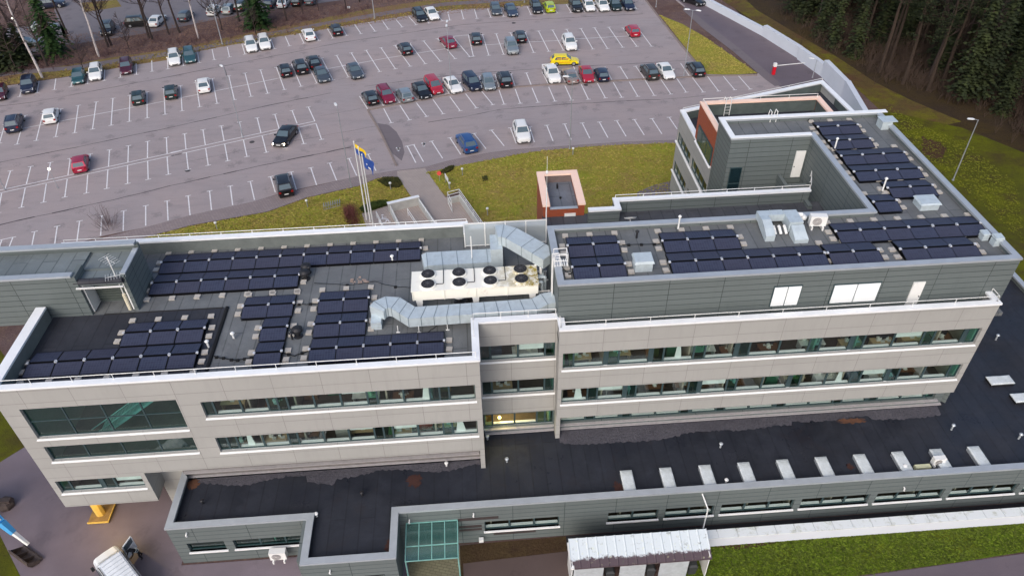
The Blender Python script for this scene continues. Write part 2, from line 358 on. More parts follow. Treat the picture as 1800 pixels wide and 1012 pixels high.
sheet('road_track', px_poly([(1200,18),(1235,50),(1290,92),(1345,140),(1362,152),(1375,150),(1350,128),(1300,86),(1245,44),(1205,10)]), .022, MAS)
sheet('island_grass', px_poly([(1158,26),(1200,43),(1240,66),(1280,94),(1315,118),(1331,129),(1290,132),(1243,131),(1222,106),(1195,72),(1170,40)]), .024, MG_LAWN)
sheet('brick_strip', px_poly([(-60,500),(60,452),(180,418),(254,400),(336,378),(447,354),(500,339),(560,326),(620,312),(655,306),(700,299),(745,294),(790,282),(850,270),(900,263),(1000,256),(1100,249),(1190,246),(1190,252),(1104,254),(1020,259),(936,267),(835,286),(750,303),(722,312),(698,311),(664,313),(629,327),(540,347),(470,372),(336,396),(254,417),(100,460),(-60,520)]), .018, MPV)
sheet('lawn_north', px_poly([(-40,520),(100,462),(254,418),(336,397),(470,373),(540,348),(629,328),(664,314),(698,312),(722,345),(690,357),(636,375),(643,398),(655,470),(200,520)]), .006, MG_LAWN)
sheet('lawn_entrance', px_poly([(749,303),(835,285),(936,266),(1020,258),(1104,253),(1200,250),(1260,330),(1240,470),(900,480),(850,392),(807,334),(783,345)]), .006, MG_LAWN)
sheet('entrance_path', px_poly([(698,301),(747,296),(783,347),(807,346),(838,391),(880,470),(660,480),(643,396),(636,375),(684,361),(722,345),(699,311)]), .024, MPP)
sheet('service_patch', px_poly([(1120,338),(1150,325),(1185,317),(1200,350),(1120,350)]), .012, MAD)
# far car park beyond the trees
sheet('far_car_park', px_poly([(95,18),(140,-40),(700,-60),(620,-2),(420,26),(330,45),(250,60),(130,78),(112,68),(104,40)]), .012, MA2)
sheet('far_verge', px_poly([(140,6),(205,0),(214,12),(150,22)]), .02, MG_VERGE)
sheet('far_lane', px_poly([(-80,70),(0,52),(60,45),(105,38),(118,62),(125,78),(60,92),(-80,120)]), .012, MA2)
# south yard
sheet('yard', [(-90,14),(-90,-60),(0.3,-60),(0.3,-5.6),(-11,-5.6),(-27,-5.6),(-27,3),(-36,14)], .006, MAD)
sheet('west_lawn', px_poly([(-60,560),(-10,600),(25,650),(52,735),(60,775),(0,812),(-80,830)]), .012, MG_EAST)
sheet('corner_lawn', px_poly([(-30,930),(0,940),(36,1012),(40,1040),(-60,1040)]), .012, MG_EAST)
sheet('east_lawn', [(45.5,-6),(45.5,10),(48.3,20),(48,26),(45,36),(36,44),(34,52),(40,58),(52,56),(60,50),(66,40),(72,26),(80,10),(80,-6)], .012, MG_EAST)
sheet('south_lawn', px_poly([(1180,960),(1240,957),(1500,934),(1860,893),(1860,960),(1680,988),(1500,1012),(1400,1030),(1180,1040)]), .012, MG_SOUTH)
sheet('south_road', px_poly([(1400,1035),(1500,1014),(1680,989),(1860,964),(1900,1100),(1300,1100)]), .018, MAR)
sheet('light_well', [(-.5,-5.5),(52,-5.5),(52,-6.5),(-.5,-6.5)], .012, simple('well_shade', S((40,38,40)), .8))  # flat dark sheet; the sunken well's shade is put into its colour
sheet('planting_bed', px_poly([(808,958),(995,942),(1002,1040),(812,1040)]), .018, MSOIL)
sheet('paved_yard', px_poly([(814,990),(1000,968),(1006,1040),(816,1040)]), .022, mat_asphalt('brown_yard', S((96,80,76)), S((76,62,56)), wet=.8))
sheet('entrance_mat', px_poly([(717,978),(808,965),(812,1040),(722,1040)]), .024, mat_pave('entrance_slabs', S((128,124,100)), S((118,112,92))))
for i, pts in enumerate([[(1240,960),(1330,950),(1372,953),(1300,966)], [(1672,915),(1760,902),(1772,908),(1700,920)], [(1620,240),(1655,250),(1668,268),(1650,285),(1620,270)]]):
    w_ = px_poly(pts); c_ = sum(w_, Vector())/len(w_); rs_ = random.Random(i); q_ = []
    for k in range(48):
        t = k/48*len(w_); a = w_[int(t)].lerp(w_[(int(t)+1) % len(w_)], t % 1); q_.append(c_+(a-c_)*rs_.uniform(.78,1.08)*(1.0 if k % 2 else .93))
    sheet('bare_soil', q_, .022, mat_floor('soil%d' % i, S((92,68,54)), S((84,64,42)), S((66,54,34))))
# ---- parking bay lines, one painted sheet
pm = MB(); TICKS = []
def gline(a, b, wd=.13, z=.03):
    a = Vector((a.x, a.y)); b = Vector((b.x, b.y)); d = (b-a).normalized(); n = Vector((-d.y, d.x))*wd/2
    pm.quad((*(a-n), z), (*(b-n), z), (*(b+n), z), (*(a+n), z))
def ticks(s, ox, oy, sc, T):
    for k in s.split('|'):
        v = [float(q) for q in k.replace(',', ' ').split()]
        a = P(ox+v[0]/sc, oy+v[1]/sc); b = P(ox+v[2]/sc, oy+v[3]/sc); gline(a, b); TICKS.append(((a+b)/2, (b-a).normalized()))
        d = (b-a).normalized(); n = Vector((-d.y, d.x, 0))*.33
        if 't' in T: gline(a-n+d*.02, a+n+d*.02, .12, .034)
        if 'b' in T: gline(b-n-d*.02, b+n-d*.02, .12, .034)
K = 5.622; Q = 2.977
def pline(pts, ox, oy, sc, wd=.11):
    w = [P(ox+x/sc, oy+y/sc) for x, y in pts]
    for a, b in zip(w, w[1:]): gline(a, b, wd, .026)
ticks('50,865 20,985|222,840 195,958|387,805 367,922|553,780 537,890|718,755 702,862|880,722 866,832|1035,690 1030,800|1192,660 1190,770|1345,633 1350,742|1500,603 1503,710|1655,575 1660,685', 0, 0, K, 'b')
ticks('112,545 127,655|265,522 283,625|410,492 432,595|560,468 582,568|705,440 735,540|850,420 880,515|990,390 1025,487|1132,362 1175,458|1272,335 1318,433|1412,310 1465,408|1550,287 1605,383|1690,265 1740,357', 300, 0, K, 'b')
ticks('133,248 195,338|268,225 335,315|402,205 465,293|532,187 603,272|663,165 740,250|795,145 868,233|925,125 1000,212|1052,120 1072,205|1185,105 1208,193|1315,97 1342,187|1445,88 1478,178|1575,85 1608,170|1700,75 1745,160', 600, 0, K, 'b')
ticks('150,68 190,152|275,60 322,145|405,50 450,135|538,48 585,130|665,40 715,120|795,35 848,115|920,28 975,108|1060,40 1110,103|1190,35 1235,95', 900, 0, K, 'b')
ticks('48,335 -5,520|250,245 168,530|425,225 358,493|603,180 550,457|775,145 738,417|952,110 915,380|1117,75 1098,343|1285,45 1278,305|1453,12 1455,270|1620,-20 1632,235|1785,-50 1800,200', 0, 160, K, 'tb')
ticks('250,818 288,1060|412,780 460,1027|575,752 630,990|735,725 795,958|888,693 960,927|1045,668 1125,890|1195,640 1290,858|1340,610 1445,827|1492,577 1605,795|1640,550 1757,767', 300, 0, K, 'tb')
ticks('98,525 225,738|245,500 380,712|392,475 535,685|530,452 682,660|675,430 830,635|812,408 978,610|950,385 1125,585|1105,370 1270,565|1255,350 1305,560|1395,345 1458,552|1530,337 1605,543|1672,327 1758,533', 600, 0, K, 'tb')
ticks('130,322 215,525|262,310 365,513|400,300 510,503|540,293 655,497|680,285 800,490|815,277 945,485|955,272 1095,473|1095,280 1235,463|1240,275 1380,463', 900, 0, K, 'tb')
pline([(-100,440),(0,415),(900,243),(1800,70)], 0, 160, K); pline([(0,990),(900,810),(1400,710),(1740,648)], 300, 0, K)
pline([(0,652),(170,628),(460,575),(1190,460)], 600, 0, K); pline([(1285,455),(1799,425)], 600, 0, K); pline([(-20,428),(440,405),(640,388),(1000,368),(1300,352)], 900, 0, K)
pline([(1000,212),(1075,205)], 600, 0, K); pline([(1105,362),(1255,350)], 600, 0, K); pline([(1262,566),(1312,560)], 600, 0, K)
ticks('105,790 52,965|305,748 262,920|500,708 468,880|695,668 672,835|893,625 872,790|1083,583 1073,748|1270,543 1265,705|1460,500 1458,662|1645,462 1652,620', 0, 160, K, 't')
ticks('1067,780 1055,967|1262,738 1262,918|1460,695 1465,877|1652,652 1665,827', 0, 160, K, 'b')
ticks('154.4,307.3 152,340|118.3,315.3 114,347|81.5,323.6 76.6,356|44.5,330.8 37.6,365|3,340 -3,375', 0, 0, 1, 'b')
pline([(-300,1047),(0,982),(1799,592)], 0, 160, K, .12); pline([(-300,1075),(0,1010),(1799,620)], 0, 160, K, .12)
ticks('138,425 152,577|320,385 343,537|500,347 528,495|680,308 710,455|855,268 892,413|1030,232 1072,375|1200,195 1250,325|1360,160 1425,300', 300, 160, K, 't')
ticks('155,610 175,780|347,570 372,738|535,530 565,693|720,488 755,652|905,447 947,610|1090,405 1132,568|1265,368 1317,525|1437,325 1492,483', 300, 160, K, 'b')
pline([(0,612),(1425,300)], 300, 160, K, .12); pline([(0,645),(1437,323)], 300, 160, K, .12)
ticks('68,230 45,290|182,200 165,285|300,172 285,278|417,145 403,252|533,118 527,222|648,92 645,197|763,65 763,170|875,40 880,142|985,13 995,115|1097,-12 1107,88|1205,-38 1218,62|1310,-62 1332,35', 0, 340, Q, 't')
ticks('10,243 -5,290', 0, 340, Q, ''); pline([(-8,247),(68,230)], 0, 340, Q)
ticks('988,848 1035,1005|1190,803 1243,978|1385,760 1443,932|1570,713 1640,885', 300, 160, K, 't')
ticks('613.4,278.8 627,309|647,271.4 661,300.6', 0, 0, 1, 't')
ticks('95,505 138,572|175,490 222,557|262,475 310,545|345,465 397,525|425,445 480,512|515,430 567,492|600,415 655,480|722,400 740,462|805,395 826,460|888,388 910,455|968,383 995,450|1050,378 1085,445|1130,360 1175,437|1215,350 1253,430|1300,360 1335,432|1380,352 1418,424|1460,352 1500,417|1540,348 1585,412|1620,343 1668,408|1775,333 1820,398', 600, 0, Q, '')
ticks('968,383 969,384|1455,352 1456,353|1538,348 1539,349|720,400 721,401|805,393 806,394|888,388 889,389', 600, 0, Q, 't')
ticks('222,570 262,645|307,553 357,630|393,540 447,612|480,523 533,598|568,508 622,582|650,492 707,567|735,480 793,550|825,472 852,548|910,468 937,543|998,462 1030,538|1085,457 1118,532|1170,450 1205,527|1255,443 1293,522|1340,438 1382,515|1423,433 1468,512|1507,430 1552,507|1590,422 1638,502|1672,418 1725,495|1755,412 1805,485', 600, 0, Q, 'b')
ticks('95,770 205,915|247,760 355,905|400,755 515,893|548,750 668,885', 1200, 0, K, 'b')
ticks('345,765 390,853|380,760 430,848', 600, 0, Q, '')
ticks('472,740 530,830|568,722 625,810|695,700 757,780|785,682 852,765|885,670 915,752|985,665 1010,745|1075,657 1108,740|1168,650 1203,732|1260,645 1300,725|1350,640 1395,722|1440,632 1490,715|1533,627 1585,708|1625,622 1677,702|1715,615 1757,677', 600, 0, Q, 't')
pline([(332,768),(386,757)], 600, 0, Q, .13); pline([(138,572),(350,531),(575,490)], 600, 0, Q, .16)
pline([(0,860),(500,822),(900,800),(1799,750)], 900, 0, K, .1)
for x, y in ((297,780), (430,756)):   # arrow-like marks at the visitor bays
    pline([(x-10,y-6),(x+10,y-2)], 600, 0, Q, .3); pline([(x,y-8),(x+2,y+12)], 600, 0, Q, .22); pline([(x-3,y+8),(x+9,y-4)], 600, 0, Q, .2)
# wheelchair symbol on the entrance paving
wc = P(674, 385.5); wx = Vector((1, 0)); wy = Vector((0, 1))
def wseg(pts, wd=.12):
    q = [Vector((wc.x+a, wc.y+b)) for a, b in pts]
    for a, b in zip(q, q[1:]): gline(a, b, wd, .034)
wseg([(.42*cos(t)-.05, .42*sin(t)-.35) for t in [radians(a) for a in range(100, 391, 29)]], .13)
wseg([(-.15,.55),(-.1,.0),(.45,.0),(.65,-.6),(.85,-.55)], .15); wseg([(-.1,.3),(.35,.3)], .12); wseg([(-.17,.72),(-.14,.92)], .24)
o = pm.build('parking_lines', MPAINT); tag(o, kind='structure')
# long filled seams
sm = MB()
def seam(pts, wd=.09):
    q = [P(x, y) for x, y in pts]; r = random.Random(len(pts)*7+int(pts[0][1])); fine = []
    for a, b in zip(q, q[1:]):
        n = max(2, int((b-a).length/1.5))
        for i in range(n):
            c = a.lerp(b, i/n); fine.append(Vector((c.x+r.uniform(-.05,.05), c.y+r.uniform(-.07,.07))))
    fine.append(Vector((q[-1].x, q[-1].y)))
    for a, b in zip(fine, fine[1:]):
        d = (b-a).normalized(); n = Vector((-d.y, d.x))*wd*r.uniform(.4,1.1)/2; sm.quad((*(a-n),.018),(*(b-n),.018),(*(b+n),.018),(*(a+n),.018))
seam([(-60,202),(0,187),(58,180),(320,131),(512,93),(600,75),(813,44),(920,36),(1130,25)], .12)
seam([(-60,300),(0,286),(160,254),(320,220),(480,184),(581,164)], .16)
seam([(-60,410),(0,395),(120,369),(248,340),(300,327),(460,291),(617,259)], .18)
seam([(753,215),(816,206),(879,193),(1003,183),(1200,173),(1240,168)], .12); seam([(640,152),(653,151),(780,134),(920,123),(1080,114),(1220,106)], .12)
seam([(394,119),(399,135)], .12); seam([(560,205),(640,190),(700,182)], .05); seam([(300,290),(480,255),(700,215)], .05)
o = sm.build('asphalt_seams', MCR); tag(o, kind='structure')
sheet('dark_patch', px_poly([(664,217),(683,220),(697,232),(707,250),(711,268),(706,283),(690,270),(676,247)]), .02, MAS)
# concrete kerb around the eastern bays
kb = MB(); MK = simple('kerb_concrete', S((142,128,122)), .85, var=.3)
kp = [(646.4,192.4),(720,178.5),(793,165.3),(835,157.5),(952.7,148.6),(1070,141.8),(1200,135),(1237,133),(1330.7,131.4)]
for a, b in zip(kp, kp[1:]): kb.beam(P(*a, .12), P(*b, .12), .35, .12)
kp = [(646.4,192.4),(669,232),(697,290)]
for a, b in zip(kp, kp[1:]): kb.beam(P(*a, .12), P(*b, .12), .25, .12)
kp = [(1133,-3),(1163,35.6),(1200,82),(1219.6,105),(1241,131)]
for a, b in zip(kp, kp[1:]): kb.beam(P(*a, .12), P(*b, .12), .25, .12)
tag(kb.build('kerb', MK), kind='structure')
# ================================================================ OFFICE BUILDING
office = empty('office_building', (0, 0, 0), 0, 'long cream and grey panelled office block with flat solar roofs and ribbon windows', 'building')
MINT = simple('interior_wall', S((176,166,150)), .9, var=.15); MFLO = simple('interior_floor', S((96,84,74)), .7, var=.3)
MBLIND = simple('window_blind', S((226,232,230)), .8, var=.06); MLOU = simple('grey_louvre', S((84,92,88)), .6, var=.3)
HLrow = [(-22.95,-5.67,11.43,12.92), (-22.95,-5.67,7.93,9.42)]
f = MB(); wall_grid(f, -35.0, -5.3, 3.05, 15.05, HLrow + [(-33.87,-24.35,10.46,13.28), (-33.87,-24.35,8.12,9.62), (-34.6,-28.87,4.66,5.98), (-28.55,-5.2,3.0,6.25)], ((0,-2.25,0),(1,0,0),(0,-1,0)), .32)
w1 = f.build('cream_wall', MCX, office); merge(w1.data); w1['label'] = 'cream south wall of the projecting left block'
f = MB(); wall_grid(f, 0, 29.5, 6.45, 15.05, [(.28,29.12,11.43,12.96), (.28,29.12,7.95,9.45)], ((0,0,0),(1,0,0),(0,-1,0)), .32)
w2 = f.build('cream_wall', MCX, office); merge(w2.data); w2['label'] = 'cream south wall of the right block'
f = MB(); wall_grid(f, -5.3, 0.0, 5.98, 15.05, [(-5.2,-.08,11.43,12.9), (-5.2,-.08,7.93,9.42)], ((0,1.2,0),(1,0,0),(0,-1,0)), .32)
w3 = f.build('cream_wall', MCX, office); merge(w3.data); w3['label'] = 'narrow recessed cream wall between the two blocks'
# side returns of the cream skin
s = MB()
s.box(-35.0, -34.68, -1.93, 5.4, 3.05, 15.05); s.box(-5.62, -5.3, -1.93, 1.2, 3.6, 15.05); s.box(0, .32, .32, 1.2, 3.6, 15.05); s.box(29.18, 29.5, .32, 12, 6.45, 15.05)
s.box(-28.87, -28.55, -1.93, 3.5, 3.05, 6.2)
for k_ in range(len(s.v)//8): q_ = MB(); q_.add(s.v[k_*8:k_*8+8], s.f[:6]); q_.build('side_wall', MCY, office)
s = MB(); s.box(-34.68, -28.87, -1.93, 5.4, 3.05, 3.3); s.box(-28.5, -5.7, -1.93, -.9, 6.1, 6.3); s.box(.05, 29.45, .32, 1.2, 6.5, 6.7); s.build('soffit', simple('soffit_board', S((120,116,112)), .8), office)
# copings of the cream parapets
c = MB()
LF = [(-35.08,-2.33),(-5.26,-2.33),(-5.26,1.12),(0.04,1.12),(0.04,-.08),(29.56,-.08),(29.56,1.3)]
c.box(-35.08,-5.24,-2.33,-1.9,15.05,15.2); c.box(-5.72,-5.24,-1.9,1.12,15.05,15.2); c.box(-5.72,.06,1.12,1.6,15.05,15.2)
c.box(-.04,.42,.0,1.12,15.054,15.204); c.box(-.04,29.56,-.08,.34,15.05,15.2); c.box(29.1,29.56,.34,1.2,15.05,15.2); c.box(-35.08,-34.42,-1.9,5.25,15.05,15.2)
c.box(-36.2,-5.6,12.25,12.75,15.05,15.2); c.box(-5.6,.4,12.25,12.75,14.7,14.85)
c.build('parapet_coping', MWC, office)
c = MB(); c.box(-35.0,-5.62,-1.93,-1.9+.02,14.02,15.05); c.box(-5.66,-5.62,-1.9,1.2,14.02,15.05); c.box(-34.68,-34.45,-1.9,5.25,14.02,15.05)
c.box(-36.2,-5.6,12.3,12.7,13.2,15.05); c.box(-5.6,.4,12.3,12.7,13.2,14.7); c.build('parapet_inner_face', simple('parapet_felt', S((112,118,116)), .85, var=.3, scale=1), office)
# terrace parapet behind the right block
c = MB(); T1 = [(3.9,13.72),(6.05,13.72),(6.05,14.95),(22.2,14.95),(22.2,14.5),(6.5,14.5),(6.5,13.27),(3.9,13.27)]
c.prism([(3.9,13.27),(6.5,13.27),(6.5,13.72),(3.9,13.72)], 15.05, 15.2); c.prism([(6.05,13.72),(6.5,13.72),(6.5,14.95),(6.05,14.95)], 15.05, 15.2); c.prism([(6.5,14.5),(22.2,14.5),(22.2,14.95),(6.5,14.95)], 15.05, 15.2)
c.build('terrace_coping', MWC, office)
c = MB(); c.box(3.9,6.4,13.33,13.68,12,15.05); c.box(6.1,6.42,13.68,14.6,12,15.05); c.box(6.1,22.15,14.56,14.9,12,15.05); c.box(21.8,22.15,13.6,14.56,14.02,14.3); c.build('terrace_parapet', MGX, office)
# roof decks
d = MB(); d.box(-34.7,-5.6,-1.9,12.3,13.7,14.02); d.box(-5.6,.35,1.3,12.3,13.7,14.02); d.box(0,30.3,.3,1.3,13.72,14.0); d.box(-36.5,-28.9,9,12.3,13.7,14.0); d.build('roof_deck', MRG, office)
d = MB(); d.box(-34.45,-22.6,-1.86,5.45,14.02,14.05); d.build('roof_felt', MRD, office)['label'] = 'darker felt area at the west end of the roof'
d = MB(); d.tube((-22.62,-1.86,14.06),(-22.62,5.45,14.06),.13,n=8); d.tube((-22.9,5.45,14.05),(-31,5.45,14.05),.05); d.build('roof_step', MRB, office)
d = MB(); d.box(.4,23.1,7.5,14.6,13.7,14.02); d.build('terrace_deck', mat_roof('terrace_felt', S((84,86,92)), (6,1.0), S((62,54,56))), office)
# penthouse storey and east wing: walls, parapet band, coping, deck
PR = [(0,1.2),(30.45,1.2),(30.45,22.1),(16.4,22.1),(16.4,18.55),(23.1,18.55),(23.1,7.6),(0,7.6)]
def walls(poly, z0, z1, th, zs=None, matx=MGX, maty=MGY, parent=office, name='grey_wall', skip=()):
    inn = offset_poly(poly, th); n = len(poly)
    for i in range(n):
        if i in skip: continue
        j = (i+1) % n; dx = abs(poly[j][0]-poly[i][0]); dy = abs(poly[j][1]-poly[i][1])
        m = MB(); m.prism([poly[i], poly[j], inn[j], inn[i]], zs[i] if zs else z0, z1); m.build(name, matx if dx > dy else maty, parent)

walls(PR, 13.9, 17.82, .3, zs=[13.9, 0, 0, 0, 0, 0, 13.95, 13.95])
inn = offset_poly([(x, y) for x, y in PR], -.06); c = MB(); ring(c, inn, .46, 17.82, 17.97)
c.build('parapet_coping', MGC, office)
c = MB(); c.box(16.3,31.0,21.72,22.2,17.975,18.03); c.box(16.3,23.1,18.47,18.9,17.975,18.03); c.box(16.3,16.75,18.9,21.72,17.975,18.03); c.build('parapet_coping', MWC, office)['label'] = 'bright coping round the short west stub of the wing'
d = MB(); d.prism(offset_poly(PR, .3), 17.3, 17.55); d.build('roof_deck', MRG, office)
# lower body (behind the ribbon windows)
def rooms(x0, x1, yf, yb, zf, zc, step, seed):
    r = random.Random(seed); m = MB(); fl = MB()
    fl.box(x0, x1, yf, yb, zf-.25, zf); m.box(x0, x1, yf, yb, zc, zc+.2); m.box(x0, x1, yb, yb+.2, zf, zc)
    m.box(x0, x0+.1, yf, yb, zf, zc); m.box(x1-.1, x1, yf, yb, zf, zc)
    x = x0+step
    while x < x1-1.5: m.box(x-.06, x+.06, yf+.45, yb, zf, zc); x += step*r.choice([1, 1, 2])
    m.build('interior_wall', MINT, office); fl.build('interior_floor', MFLO, office)
rooms(-23.3,-5.65,-1.9,3.2,10.35,13.3,2.95,1); rooms(-23.3,-5.65,-1.9,3.2,6.9,9.9,2.95,2)
rooms(-34.6,-23.7,-1.9,4.5,6.6,13.5,20,3); rooms(-34.6,-28.9,-1.9,3.2,3.4,6.05,5.8,4)
rooms(.34,29.1,.34,5.6,10.35,13.3,2.95,5); rooms(.34,29.1,.34,5.6,6.9,9.9,2.95,6)
rooms(-5.25,-.02,1.55,6,10.35,13.3,2.6,7); rooms(-5.25,-.02,1.55,6,6.9,9.9,9,8); rooms(-5.25,29,1.55,6,3.3,5.9,5,9)
# recessed storey standing on the low roof
f = MB(); wall_grid(f, -5.25, 0, 3.6, 5.97, [(-5.2,-.08,4.42,5.9)], ((0,1.2,0),(1,0,0),(0,-1,0)), .3); wall_grid(f, 0.002, 30.0, 3.6, 6.45, [(.5,29.3,4.42,5.9)], ((0,1.2,0),(1,0,0),(0,-1,0)), .3); g = f.build('recessed_wall', MGX, office); merge(g.data)
f = MB(); wall_grid(f, -26.8, -5.62, 3.6, 6.2, [(-22.5,-6.0,4.6,5.9)], ((0,-.95,0),(1,0,0),(0,-1,0)), .3); g = f.build('recessed_wall', simple('recess_panel', S((118,114,112)), .7), office); merge(g.data)
f = MB(); f.box(29.7,30.0,1.5,20,3.6,6.9); f.box(-34.6,-28.6,3.5,12.7,0,3.1); f.box(-28.8,-26.8,-.6,-.3,0,6.1); f.box(-35.0,-34.7,5.4,12.7,0,13.9); f.box(-35,.4,12.4,12.7,0,13.2)
for k_ in range(len(f.v)//8): q_ = MB(); q_.add(f.v[k_*8:k_*8+8], f.f[:6]); q_.build('lower_wall', MCY, office)
f = MB(); f.box(-34.95,-34.7,5.6,7.8,6.5,10.5); f.build('lower_wall', MDK, office)
f = MB(); f.box(-26.7,-5.4,-1.1,-.96,3.85,3.92); f.box(-5.2,30,1.0,1.19,3.85,3.93); f.box(-26.7,-5.7,-1.2,-.96,4.45,4.52); f.box(-5.2,-.05,1.0,1.19,4.3,4.4); f.box(0,29.6,1.0,1.19,4.3,4.38)
f.build('base_flashing', simple('light_flashing', S((176,172,174)), .5), office)
# ---- windows
mxW = {}
def window(x, wd, zs, zt, y, glassmat=None, inner=True, parent=office, name='window', nx=0, nz=0):
    key = (round(wd, 2), round(zt-zs, 2), nx, nz)
    if key not in mxW:
        h = zt-zs; f = MB(); t = .06
        f.box(0,wd,0,.09,0,t); f.box(0,wd,0,.09,h-t,h); f.box(0,t,0,.09,t,h-t); f.box(wd-t,wd,0,.09,t,h-t)
        for i in range(nx): xx = wd*(i+1)/(nx+1); f.box(xx-.04,xx+.04,0,.09,t,h-t)
        for i in range(nz): zz = h*(i+1)/(nz+1); f.box(t,wd-t,.012,.08,zz-.03,zz+.03)
        p = MB(); p.quad((t,.04,t),(wd-t,.04,t),(wd-t,.04,h-t),(t,.04,h-t))
        il = MB(); il.box(.08, wd-.08, .1, .27, .06, .13)
        mxW[key] = (f.mesh('window', MFR), p.mesh('pane'), il.mesh('inner_sill', MSILL))
    fm, pmn, im = mxW[key]; o = link(name, fm, parent, (x, y, zs))
    pk = key + (glassmat.name if glassmat else 'g',)
    if pk not in mxW: me = pmn.copy(); me.materials.append(glassmat or MGL); mxW[pk] = me
    link('pane', mxW[pk], o)
    if inner: link('inner_sill', im, o)
    return o
def band(x0, x1, zs, zt, y, pat, seed, blinds=.22, bright=None):
    """ribbon of window units: pattern of widths; 'n' narrow teal vent, 'w' wide, 'p' dark post"""
    r = random.Random(seed); W = {'n': .72, 'w': 1.98, 'p': .22}; tot = sum(W[k] for k in pat); k = (x1-x0)/tot; x = x0
    for c in pat:
        wd = W[c]*k
        if c == 'p': post = MB(); post.box(x, x+wd, y+.02, y+.14, zs, zt); post.build('mullion', MFR, office)
        else:
            o = window(x, wd, zs, zt, y, MGN if (c == 'n' and r.random() < .3) else (MGT if c == 'n' else None), inner=c == 'w')
            u = r.random()
            if c == 'w' and u < blinds:   # pulled-back curtain, wider at the bottom
                a = r.uniform(.1, .7)*wd; h = zt-zs; m = MB(); q = r.uniform(.18, .3)
                m.box(0, .001, 0, .001, 0, .001) if False else m.prism([(a, .2), (a+q*2.2, .2), (a+q*2.2, .26), (a, .26)], .1, .14)
                m.add([(a+q*.5,.24,h-.1),(a+q*1.4,.24,h-.1),(a+q*2.2,.2,.14),(a,.2,.14),(a+q*.5,.3,h-.1),(a+q*1.4,.3,h-.1),(a+q*2.2,.28,.14),(a,.28,.14)], [(0,1,2,3),(7,6,5,4),(0,3,7,4),(1,5,6,2),(0,4,5,1),(3,2,6,7)])
                m.build('curtain', MBLIND, o)
            elif c == 'w' and u < blinds+.16:
                m = MB(); hh = r.uniform(.25, .8); m.box(.1, wd-.1, .14, .17, zt-zs-hh, zt-zs-.06); m.build('roller_blind', MBLIND, o)
        x += wd
yL, yR, yM = -2.07, .18, 1.38
band(-22.95,-5.67,11.43,12.92,yL,'nwwnnwwwnwwnnw',11,.05); band(-22.95,-5.67,7.93,9.42,yL,'nnwwnwwwnnwwnw'[:14],12,.06)
band(.28,29.12,11.43,12.96,yR,'nwpnwpnwnwpnwwnwpnwwnwpn',13,.14); band(.28,29.12,7.95,9.45,yR,'wnwpnwwnpwnwwpnwwnwpnwwn',14,.2)
band(-5.2,-.08,11.43,12.9,yM,'nwwn',15,.1); band(-5.2,-.08,7.93,9.42,yM,'nwwn',16,.1); band(-5.2,-.08,4.42,5.9,yM,'nwwnn',17,0)
band(.5,29.3,4.42,5.9,yM,'wnwpnwwnpwnwwpnwwnwpnwwn',18,.1); band(-22.5,-6.0,4.6,5.9,-.8,'nwwnnwwwnww',19,.1)
band(-34.6,-28.87,4.66,5.98,yL,'nwpnw',20,.5)
window(-33.87,9.52,10.46,13.28,yL,MGT,False,nx=3,nz=1); window(-33.87,9.52,8.12,9.62,yL,MGT,False,nx=3)
# stair seen inside the tall glazing
st = MB(); st.add([(-31.5,-.6,8.2),(-25.5,-.6,12.6),(-25.5,.9,12.6),(-31.5,.9,8.2),(-31.5,-.6,8.0),(-25.5,-.6,12.4),(-25.5,.9,12.4),(-31.5,.9,8.0)], [(0,1,2,3),(4,7,6,5),(0,4,5,1),(1,5,6,2),(2,6,7,3),(3,7,4,0)])
for k in (.5,1.0): st.tube((-31.5,-.65,8.2+k),(-25.5,-.65,12.6+k),.04)
for i in range(18): x = -31.4+i*.34; st.box(x,x+.3,-.55,.85,8.3+i*.25,8.36+i*.25)
st.build('staircase', simple('stair_concrete', S((170,180,178)), .7), office)
for (x0, x1, z, y) in [(-23.0,-5.6,11.43,-2.25),(-23.0,-5.6,7.93,-2.25),(.2,29.2,11.43,0),(.2,29.2,7.95,0),(-5.28,-.02,11.43,1.2),(-5.28,-.02,7.93,1.2),(-5.28,-.02,4.42,1.2),(-33.95,-24.3,10.46,-2.25),(-33.95,-24.3,8.12,-2.25),(-34.65,-28.82,4.66,-2.25)]:
    m = MB(); t = .14; m.add([(x0,y-.11,z-.09),(x1,y-.11,z-.09),(x1,y+.2,z+.01),(x0,y+.2,z+.01),(x0,y-.11,z-.13),(x1,y-.11,z-.13),(x1,y+.2,z-.13),(x0,y+.2,z-.13)], [(0,1,2,3),(4,7,6,5),(0,4,5,1),(1,5,6,2),(2,6,7,3),(3,7,4,0)])
    m.build('sill', MSILL, office)
# lit room in the recess: a lamp that is on
lm = MB(); lm.lathe([(.1,0),(.13,.08),(.09,.18)], (-4.05,1.9,4.62), 12); lampo = lm.build('desk_lamp_shade', M('lit_lampshade', (1,.8,.35), .6).emit((1,.72,.22), 5).m, office)
pl = bpy.data.lights.new('desk_lamp_light', 'POINT'); pl.energy = 260; pl.color = (1,.78,.35); pl.shadow_soft_size = .25
plo = bpy.data.objects.new('desk_lamp_light', pl); COL.objects.link(plo); plo.location = (-3.7,2.6,5.2)
m = MB(); m.box(-5.05,-4.55,1.75,1.82,4.5,5.6); m.build('orange_curtain', simple('orange_cloth', S((220,110,30)), .8), office)
